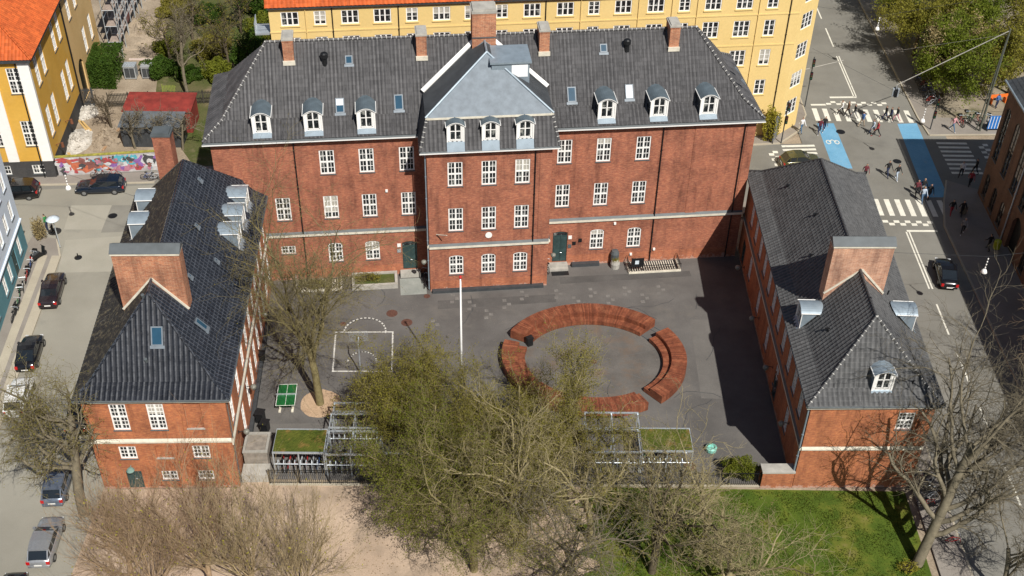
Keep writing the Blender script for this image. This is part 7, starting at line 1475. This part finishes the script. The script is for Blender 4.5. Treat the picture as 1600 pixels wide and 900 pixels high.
tree('budding_tree', 'yellowish budding tree in front of the left side of the bench ring', 3.2, 60.6, 33, dict(trunk=4.6, r=0.26, lean=(0.05, 0.05, 1), levels=[L_(1, 1, 0, n=6, wander=0.05, taper=0.7), L_(9, 1, 0.7, start=0.4, r=0.5, wander=0.12, up=0.10, n=6, absl=5.0), L_(9, 0.45, 0.55, start=0.2, r=0.5, wander=0.15, up=0.12, n=5, rmin=0.022), L_(9, 0.45, 0.55, start=0.15, r=0.5, wander=0.2, up=0.1, n=4, rmin=0.011), L_(6, 0.5, 0.6, start=0.1, r=0.5, wander=0.2, up=0.1, n=2, rmin=0.008)]), BARK_PALE, LEAF_OLIVE, 30000, 0.05, lspread=0.13)
BARE = lambda tr, ab, rr, lean=(0, 0.1, 1), a=0.85, c=(7, 8, 8, 5): dict(trunk=tr, r=rr, lean=lean, levels=[L_(1, 1, 0, n=6, wander=0.06, taper=0.7), L_(c[0], 1, a, start=0.4, r=0.62, wander=0.18, up=0.05, n=7, absl=ab), L_(c[1], 0.5, 0.85, start=0.2, r=0.55, wander=0.24, up=0.03, n=5, rmin=0.032), L_(c[2], 0.48, 0.85, start=0.15, r=0.5, wander=0.28, n=4, rmin=0.015), L_(c[3], 0.5, 0.8, start=0.1, r=0.5, wander=0.3, n=3, rmin=0.010)])
D = (9, 9, 9, 5)
tree('bare_tree', 'pale bare tree with tangled branches right of the greenish tree', 1.2, 54.0, 41, BARE(6.0, 5.6, 0.32, (0.04, 0.14, 1), 0.9, (9, 9, 8, 4)), BARK_PALE, LEAF_OLIVE, 14000, 0.045, group='bare trees in front of the yard')
tree('bare_tree', 'pale bare tree with thin twigs on the left edge of the lawn', 6.0, 55.0, 47, BARE(5.2, 5.2, 0.26, (0.05, 0.1, 1), 0.9, (8, 8, 7, 4)), BARK_PALE, LEAF_OLIVE, 6000, 0.045, group='bare trees in front of the yard')
tree('bare_tree', 'dark forked bare tree rising from the middle of the lawn', 10.2, 52.4, 52, BARE(4.2, 6.2, 0.30, (0.10, 0.12, 1), 0.65, (7, 7, 7, 4)), BARK_DARK, LEAF_OLIVE, 3000, 0.045, group='bare trees in front of the yard', twigm=BARK_PALE)
tree('bare_tree', 'pale bare tree with a white branch reaching towards the right wing shadow', 13.6, 54.0, 58, BARE(4.2, 5.4, 0.22, (0.2, 0.15, 1), 0.9, (7, 7, 6, 4)), BARK_PALE, None, 0, group='bare trees in front of the yard')
tree('bare_tree', 'pale low bare tree whose twigs spread over the bottom of the lawn', 14.6, 49.8, 63, BARE(3.2, 5.4, 0.22, (0.1, 0.2, 1), 1.0, (8, 7, 7, 4)), BARK_PALE, None, 0, group='bare trees in front of the yard')
tree('bare_tree', 'low bare tree at the bottom between gravel and lawn', 4.2, 50.2, 66, BARE(4.0, 5.0, 0.26, (0.05, 0.15, 1), 0.9, (8, 8, 7, 4)), BARK_GREY, LEAF_OLIVE, 6000, 0.045, group='bare trees in front of the yard')
tree('bare_tree', 'bare tree on the gravel casting a long branched shadow', -2.2, 52.2, 69, BARE(5.0, 4.8, 0.28, (-0.05, 0.15, 1), 0.9, (8, 8, 8, 5)), BARK_MOSS, LEAF_GREEN, 14000, 0.045, group='bare trees in front of the yard')
# big tree at the right, on the street side of the lawn
tree('street_tree', 'big bare tree leaning over the right street beside the lawn', 29.0, 53.6, 74, dict(trunk=10.0, r=0.40, lean=(0.24, 0.30, 1), levels=[L_(1, 1, 0, n=7, wander=0.05, taper=0.65), L_(15, 1, 0.85, start=0.22, r=0.60, wander=0.15, up=0.05, n=7, absl=7.2), L_(9, 0.5, 0.8, start=0.2, r=0.5, wander=0.22, n=5, rmin=0.03), L_(8, 0.5, 0.8, start=0.15, r=0.5, wander=0.28, n=4, rmin=0.014), L_(5, 0.5, 0.8, start=0.1, r=0.5, wander=0.3, n=3, rmin=0.009)]), BARK_GREY, None, 0, group='bare street trees')
tree('street_tree', 'slim bare tree at the bottom right corner by the pavement', 34.0, 51.0, 77, BARE(4.0, 5.0, 0.2, (0.1, 0.2, 1), 0.7, (6, 7, 7, 5)), BARK_GREY, None, 0, group='bare street trees'); tree('street_tree', 'reddish bare tree on the shaded pavement at the right edge', 44.6, 71.0, 81, BARE(4.2, 4.4, 0.2, (0.0, 0.0, 1), 0.7, (8, 8, 8, 5)), BARK_RED, None, 0, group='bare street trees')
tree('street_tree', 'bare tree on the shaded pavement nearer the bottom right', 43.8, 60.5, 83, BARE(4.4, 4.4, 0.2, (0.0, 0.1, 1), 0.7, (7, 7, 7, 5)), BARK_GREY, None, 0, group='bare street trees')
# left street tree
tree('street_tree', 'big bare mossy tree over the parked cars on the left', -30.6, 56.4, 90, dict(trunk=8.6, r=0.38, lean=(-0.12, 0.16, 1), levels=[L_(1, 1, 0, n=7, wander=0.05, taper=0.65), L_(11, 1, 0.9, start=0.36, r=0.55, wander=0.18, up=0.02, n=7, absl=5.0), L_(8, 0.5, 0.85, start=0.2, r=0.5, wander=0.25, n=5, rmin=0.03), L_(7, 0.5, 0.85, start=0.15, r=0.5, wander=0.3, n=4, rmin=0.014), L_(4, 0.5, 0.8, start=0.1, r=0.5, wander=0.3, n=3, rmin=0.009)]), BARK_GREY, LEAF_OLIVE, 4000, 0.05, group='bare street trees', twigm=BARK_MOSS)
# pollards along the lower left
POL = lambda h, ab: dict(trunk=h, r=0.2, lean=(0, 0.12, 1), levels=[L_(1, 1, 0, n=4, wander=0.05, taper=0.8), L_(11, 1, 0.62, start=0.4, r=0.42, wander=0.10, up=0.10, n=5, absl=ab), L_(8, 0.5, 0.45, start=0.12, r=0.5, wander=0.10, up=0.10, n=4, rmin=0.020), L_(6, 0.5, 0.42, start=0.1, r=0.5, wander=0.14, up=0.10, n=3, rmin=0.012), L_(4, 0.55, 0.40, start=0.1, r=0.5, wander=0.15, up=0.08, n=2, rmin=0.008)])
for i, (x, y, h, ab, mt, lb) in enumerate(((-25.2, 50.0, 3.2, 4.8, BARK_RED, 'tan bare pollard nearest the silver estate car'), (-23.2, 48.2, 3.4, 5.2, BARK_RED, 'tan bare pollard, second along the gravel from the left'), (-20.0, 49.8, 3.4, 5.2, BARK_RED, 'tan bare pollard in front of the left wing windows'), (-16.9, 49.2, 3.2, 5.2, BARK_TAN2, 'pale bare pollard in front of the left gate block'), (-13.9, 48.4, 2.8, 4.6, BARK_TAN2, 'pale bare pollard rightmost on the gravel'))):
    tree('pollard_tree', lb, x, y, 100 + i, POL(h, ab), mt, LEAF_YEL, 350, 0.06, group='pollards along the lower left')
LEAF_PARK1 = leafm('leaf_park_green', (0.10, 0.14, 0.012), (0.20, 0.24, 0.028)); LEAF_PARK2 = leafm('leaf_park_olive', (0.17, 0.16, 0.022), (0.28, 0.26, 0.04))
# park trees top right
PARK = lambda h, ab: dict(trunk=h, r=0.25, lean=(0, 0, 1), levels=[L_(1, 1, 0, n=5, wander=0.06, taper=0.7), L_(9, 1, 0.9, start=0.4, r=0.5, wander=0.15, up=0.05, n=5, absl=ab), L_(8, 0.5, 0.85, start=0.2, r=0.5, wander=0.2, n=4, rmin=0.03), L_(7, 0.5, 0.85, start=0.15, r=0.5, wander=0.25, n=3, rmin=0.018)])
for i, (x, y, h, ab, lf, nl, lb) in enumerate(((49.6, 121.0, 4.5, 4.4, LEAF_GREEN, 15000, 'leafy green park tree nearest the crossing'), (53.5, 127.5, 5.0, 4.8, LEAF_GREEN, 16000, 'leafy green park tree behind the pale one'), (48.8, 131.0, 5.0, 4.4, LEAF_OLIVE, 14000, 'olive park tree along the far street'), (57.6, 122.0, 4.0, 4.0, LEAF_OLIVE, 9000, 'olive park tree by the orange barrier'), (60.5, 131.0, 5.0, 4.8, LEAF_OLIVE, 9000, 'olive park tree at the right edge'), (49.5, 139.5, 5.0, 4.8, LEAF_GREEN, 13000, 'green park tree at the top edge'), (57, 140, 5.0, 4.8, LEAF_OLIVE, 11000, 'olive park tree at the top right'), (50.8, 125.2, 4.5, 3.4, LEAF_TAN, 9000, 'pale tan flowering park tree among green ones'))):
    tree('park_tree', lb, x - 0.6, y, 130 + i, PARK(h, ab), BARK_DARK if lf is not LEAF_TAN else BARK_PALE, {LEAF_GREEN: LEAF_PARK1, LEAF_OLIVE: LEAF_PARK2}.get(lf, lf), int(nl * 1.7), 0.11, group='park trees', lspread=0.28)
# garden trees top left
tree('garden_tree', 'tall slim bare tree behind the red shed', -36.9, 117.2, 150, BARE(7.5, 3.4, 0.2, (-0.15, 0.1, 1), 0.7, (8, 6, 5, 3)), BARK_GREY, None, 0, group='garden trees')
for i, (x, y, lb) in enumerate(((-39.9, 105.9, 'small bare tree in front of the dark shed, left'), (-34.9, 105.9, 'small bare tree in front of the dark shed, right'), (-43.4, 109.6, 'small dark bare tree beside the soil heap'), (-37.6, 106.0, 'small bare tree at the middle of the dark shed'))): tree('garden_tree', lb, x, y, 160 + i, BARE(3.2, 1.8, 0.13, (0, 0, 1), 0.6, (7, 6, 5, 3)), BARK_GREY if i != 2 else BARK_DARK, None, 0, group='garden trees')
for i, (x, y, lb) in enumerate(((-39.5, 131, 'bare garden tree at the top, left of two'), (-34.0, 133, 'bare garden tree at the top, right of two'), (-33.2, 122.5, 'bare garden tree beside the big dark green shrub'), (-40.6, 124.5, 'bare garden tree above the grey cabinets'))): tree('garden_tree', lb, x, y, 170 + i, BARE(4.5, 3.4, 0.16, (0, 0, 1), 0.7, (7, 6, 6, 4)), BARK_DARK, LEAF_OLIVE, 1500, 0.08, group='garden trees')
def shrub(name, label, x, y, rx, ry, h, seed, leaf, n, size=0.09, cat='shrub', box=False, z=0.0, group=None, stems=40):
    rng = np.random.default_rng(seed); t = thing(name, label, cat, (x, y, z), 0, group)
    if box: C = np.stack([(rng.random(n) - 0.5) * 2 * rx, (rng.random(n) - 0.5) * 2 * ry, rng.random(n) * h], 1); k = rng.integers(0, 4, n); C[k == 0, 2] = h * (0.93 + 0.1 * rng.random((k == 0).sum())); C[k == 1, 1] = -ry * (0.95 + 0.1 * rng.random((k == 1).sum()))
    else:
        d = rng.normal(size=(n, 3)); d /= np.linalg.norm(d, axis=1, keepdims=True); q = (0.45 + 0.55 * rng.random((n, 1)) ** 0.5) * (0.8 + 0.35 * np.sin(d[:, :1] * 5 + seed) * np.cos(d[:, 1:2] * 4)); C = d * q * np.array([rx, ry, h * 0.55]) + np.array([0, 0, h * 0.5]); C = C[C[:, 2] > 0.02]
    V, F = leaves_np(C, size, rng); o = bpy.data.objects.new('leaves', np_mesh('leaves', V, F, leaf)); COL.objects.link(o); o.parent = t; o['kind'] = 'stuff'
    a = rng.random(stems) * 6.28; q = rng.random(stems); P = np.stack([0.2 * rx * np.cos(a), 0.2 * ry * np.sin(a), np.zeros(stems)], 1); Q = np.stack([0.8 * q * rx * np.cos(a), 0.8 * q * ry * np.sin(a), h * (0.6 + 0.3 * rng.random(stems))], 1)
    V, F = tubes_np(P, Q, np.full(stems, 0.03), np.full(stems, 0.01), 4); o = bpy.data.objects.new('stems', np_mesh('stems', V, F, BARK_DARK)); COL.objects.link(o); o.parent = t; o['kind'] = 'stuff'; return t
shrub('hedge', 'clipped green hedge block at the end of the ochre building', -47.2, 121.0, 1.9, 2.6, 3.2, 1, LEAF_HEDGE, 14000, 0.10, 'hedge', True)
for i, (x, y, rx, ry, h, lf, lb) in enumerate(((-31.5, 125, 2.6, 4.5, 3.6, LEAF_HEDGE, 'big dark green garden shrub behind the school roof corner'), (-34.5, 121.5, 2.2, 2.0, 2.2, LEAF_GREEN, 'green garden shrub right of the slim bare tree'), (-41, 122, 2.4, 2.0, 2.0, LEAF_HEDGE, 'dark garden shrub behind the picket fence'), (-36, 127, 2.6, 2.6, 2.4, LEAF_OLIVE, 'olive garden shrub in the middle of the garden'), (-29.5, 116, 2.0, 3.5, 3.0, LEAF_GREEN, 'green garden shrub against the yellow block'), (-43, 137, 2.5, 2.5, 2.4, LEAF_OLIVE, 'olive garden shrub by the soil heap'), (-33, 139, 3.5, 3.5, 3.5, LEAF_HEDGE, 'dark green garden shrub at the top edge'), (-37.6, 121, 1.8, 1.4, 1.6, LEAF_HEDGE, 'low dark shrub just behind the pale green fence panel'), (-41.5, 127.5, 2.0, 1.8, 1.5, LEAF_GREEN, 'low green shrub beside the whitish board'), (-30.6, 132, 2.6, 2.6, 3.0, LEAF_GREEN, 'green shrub left of the balcony'), (-38.5, 136, 2.2, 2.4, 2.2, LEAF_HEDGE, 'dark shrub between the two bare garden trees'), (-28.6, 110.5, 1.4, 2.2, 1.6, LEAF_OLIVE, 'olive shrub beside the left end of the school'), (-44.5, 144, 2.5, 2.5, 2.6, LEAF_HEDGE, 'dark shrub at the top beside the building site'))): shrub('garden_shrub', lb, x, y, rx, ry, h, 10 + i, lf, 7000, 0.12, group='garden shrubs')
shrub('fence_bush', 'bright green bush at the fence beside the right gate wall', 17.4, 61.6, 1.6, 1.0, 1.9, 40, LEAF_GREEN, 6000, 0.06); shrub('wall_bamboo', 'yellow green leafy plant at the corner of the yellow building', 27.2, 110.2, 1.1, 0.8, 4.2, 41, LEAF_YEL, 2600, 0.10, z=0.12)
shrub('corner_bush', 'thin straw coloured bush at the corner of the teal house', -44.5, 89.6, 0.8, 0.8, 2.4, 42, LEAF_TAN, 1500, 0.07, z=0.12); shrub('flower_bush', 'small yellow flowering bush at the foot of the big right tree', 28.2, 53.0, 1.0, 0.7, 0.9, 43, LEAF_YEL, 500, 0.06)
for i, (u, v, rx) in enumerate(((-10, 1.2, 1.6), (-5.5, 1.7, 1.5))): shrub('wall_shrub', ['thin shrub in front of the left light well', 'thin shrub in the concrete planter'][i], *on_school(u, v), rx, 0.6, 0.9, 44 + i, LEAF_OLIVE, 900, 0.06, z=0.3)

# ------------------------------------------------------------------ grass tufts on the lawn, litter on the gravel
def scatter(name, label, cat, poly, n, seed, mat, hmin, hmax, w, flat=False, holes=None):
    rng = np.random.default_rng(seed); xs = [p[0] for p in poly]; ys = [p[1] for p in poly]; P = np.stack([rng.uniform(min(xs), max(xs), n), rng.uniform(min(ys), max(ys), n)], 1)
    ins = np.zeros(len(P), bool); j = len(poly) - 1
    for i in range(len(poly)):
        (xi, yi), (xj, yj) = poly[i], poly[j]
        if abs(yj - yi) > 1e-9: ins ^= ((yi > P[:, 1]) != (yj > P[:, 1])) & (P[:, 0] < (xj - xi) * (P[:, 1] - yi) / (yj - yi) + xi)
        j = i
    P = P[ins]; k = np.sin(P[:, 0] * 1.3 + seed) * np.cos(P[:, 1] * 1.7) + 0.5 * np.sin(P[:, 0] * 4.1) * np.sin(P[:, 1] * 3.3); P = P[k + rng.normal(size=len(P)) * 0.5 > -0.2]; m_ = len(P)
    a = rng.random(m_) * 6.28; d = np.stack([np.cos(a), np.sin(a), np.zeros(m_)], 1); c = np.concatenate([P, np.full((m_, 1), 0.012)], 1); h = rng.uniform(hmin, hmax, (m_, 1))
    if flat: up_ = np.stack([-np.sin(a), np.cos(a), rng.uniform(0, 0.5, m_)], 1)
    else: up_ = np.stack([rng.normal(size=m_) * 0.4, rng.normal(size=m_) * 0.4, np.ones(m_)], 1)
    V = np.stack([c - d * w, c + d * w, c + d * w * 0.4 + up_ * h, c - d * w * 0.4 + up_ * h], 1).reshape(-1, 3); F = (np.arange(m_) * 4)[:, None] + np.arange(4)[None]
    o = bpy.data.objects.new(name, np_mesh(name, V, F, mat)); COL.objects.link(o); tag(o, label, cat, None, 'stuff')
scatter('grass', 'short grass tufts covering the lawn in front of right wing', 'grass', [(6.6, 44), (29.5, 44), (29.5, 60.2), (6.4, 60.0)], 60000, 5, leafm('grass_blades', (0.05, 0.085, 0.008), (0.125, 0.145, 0.02)), 0.03, 0.11, 0.03)
scatter('leaf_litter', 'dry leaf litter scattered over the gravel and lawn edge', 'leaf litter', [(-29, 44), (20, 44), (20, 59.8), (-29, 58.4)], 9000, 6, bark('dry_leaf', (0.13, 0.085, 0.045), (0.28, 0.20, 0.11)), 0.04, 0.10, 0.04, True)
scatter('yard_litter', 'small leaves and grit lying on the schoolyard asphalt', 'leaf litter', [(-18.5, 62), (18, 62), (18, 83), (-18.5, 81)], 2200, 7, bark('grit', (0.16, 0.13, 0.10), (0.26, 0.23, 0.19)), 0.02, 0.06, 0.025, True)
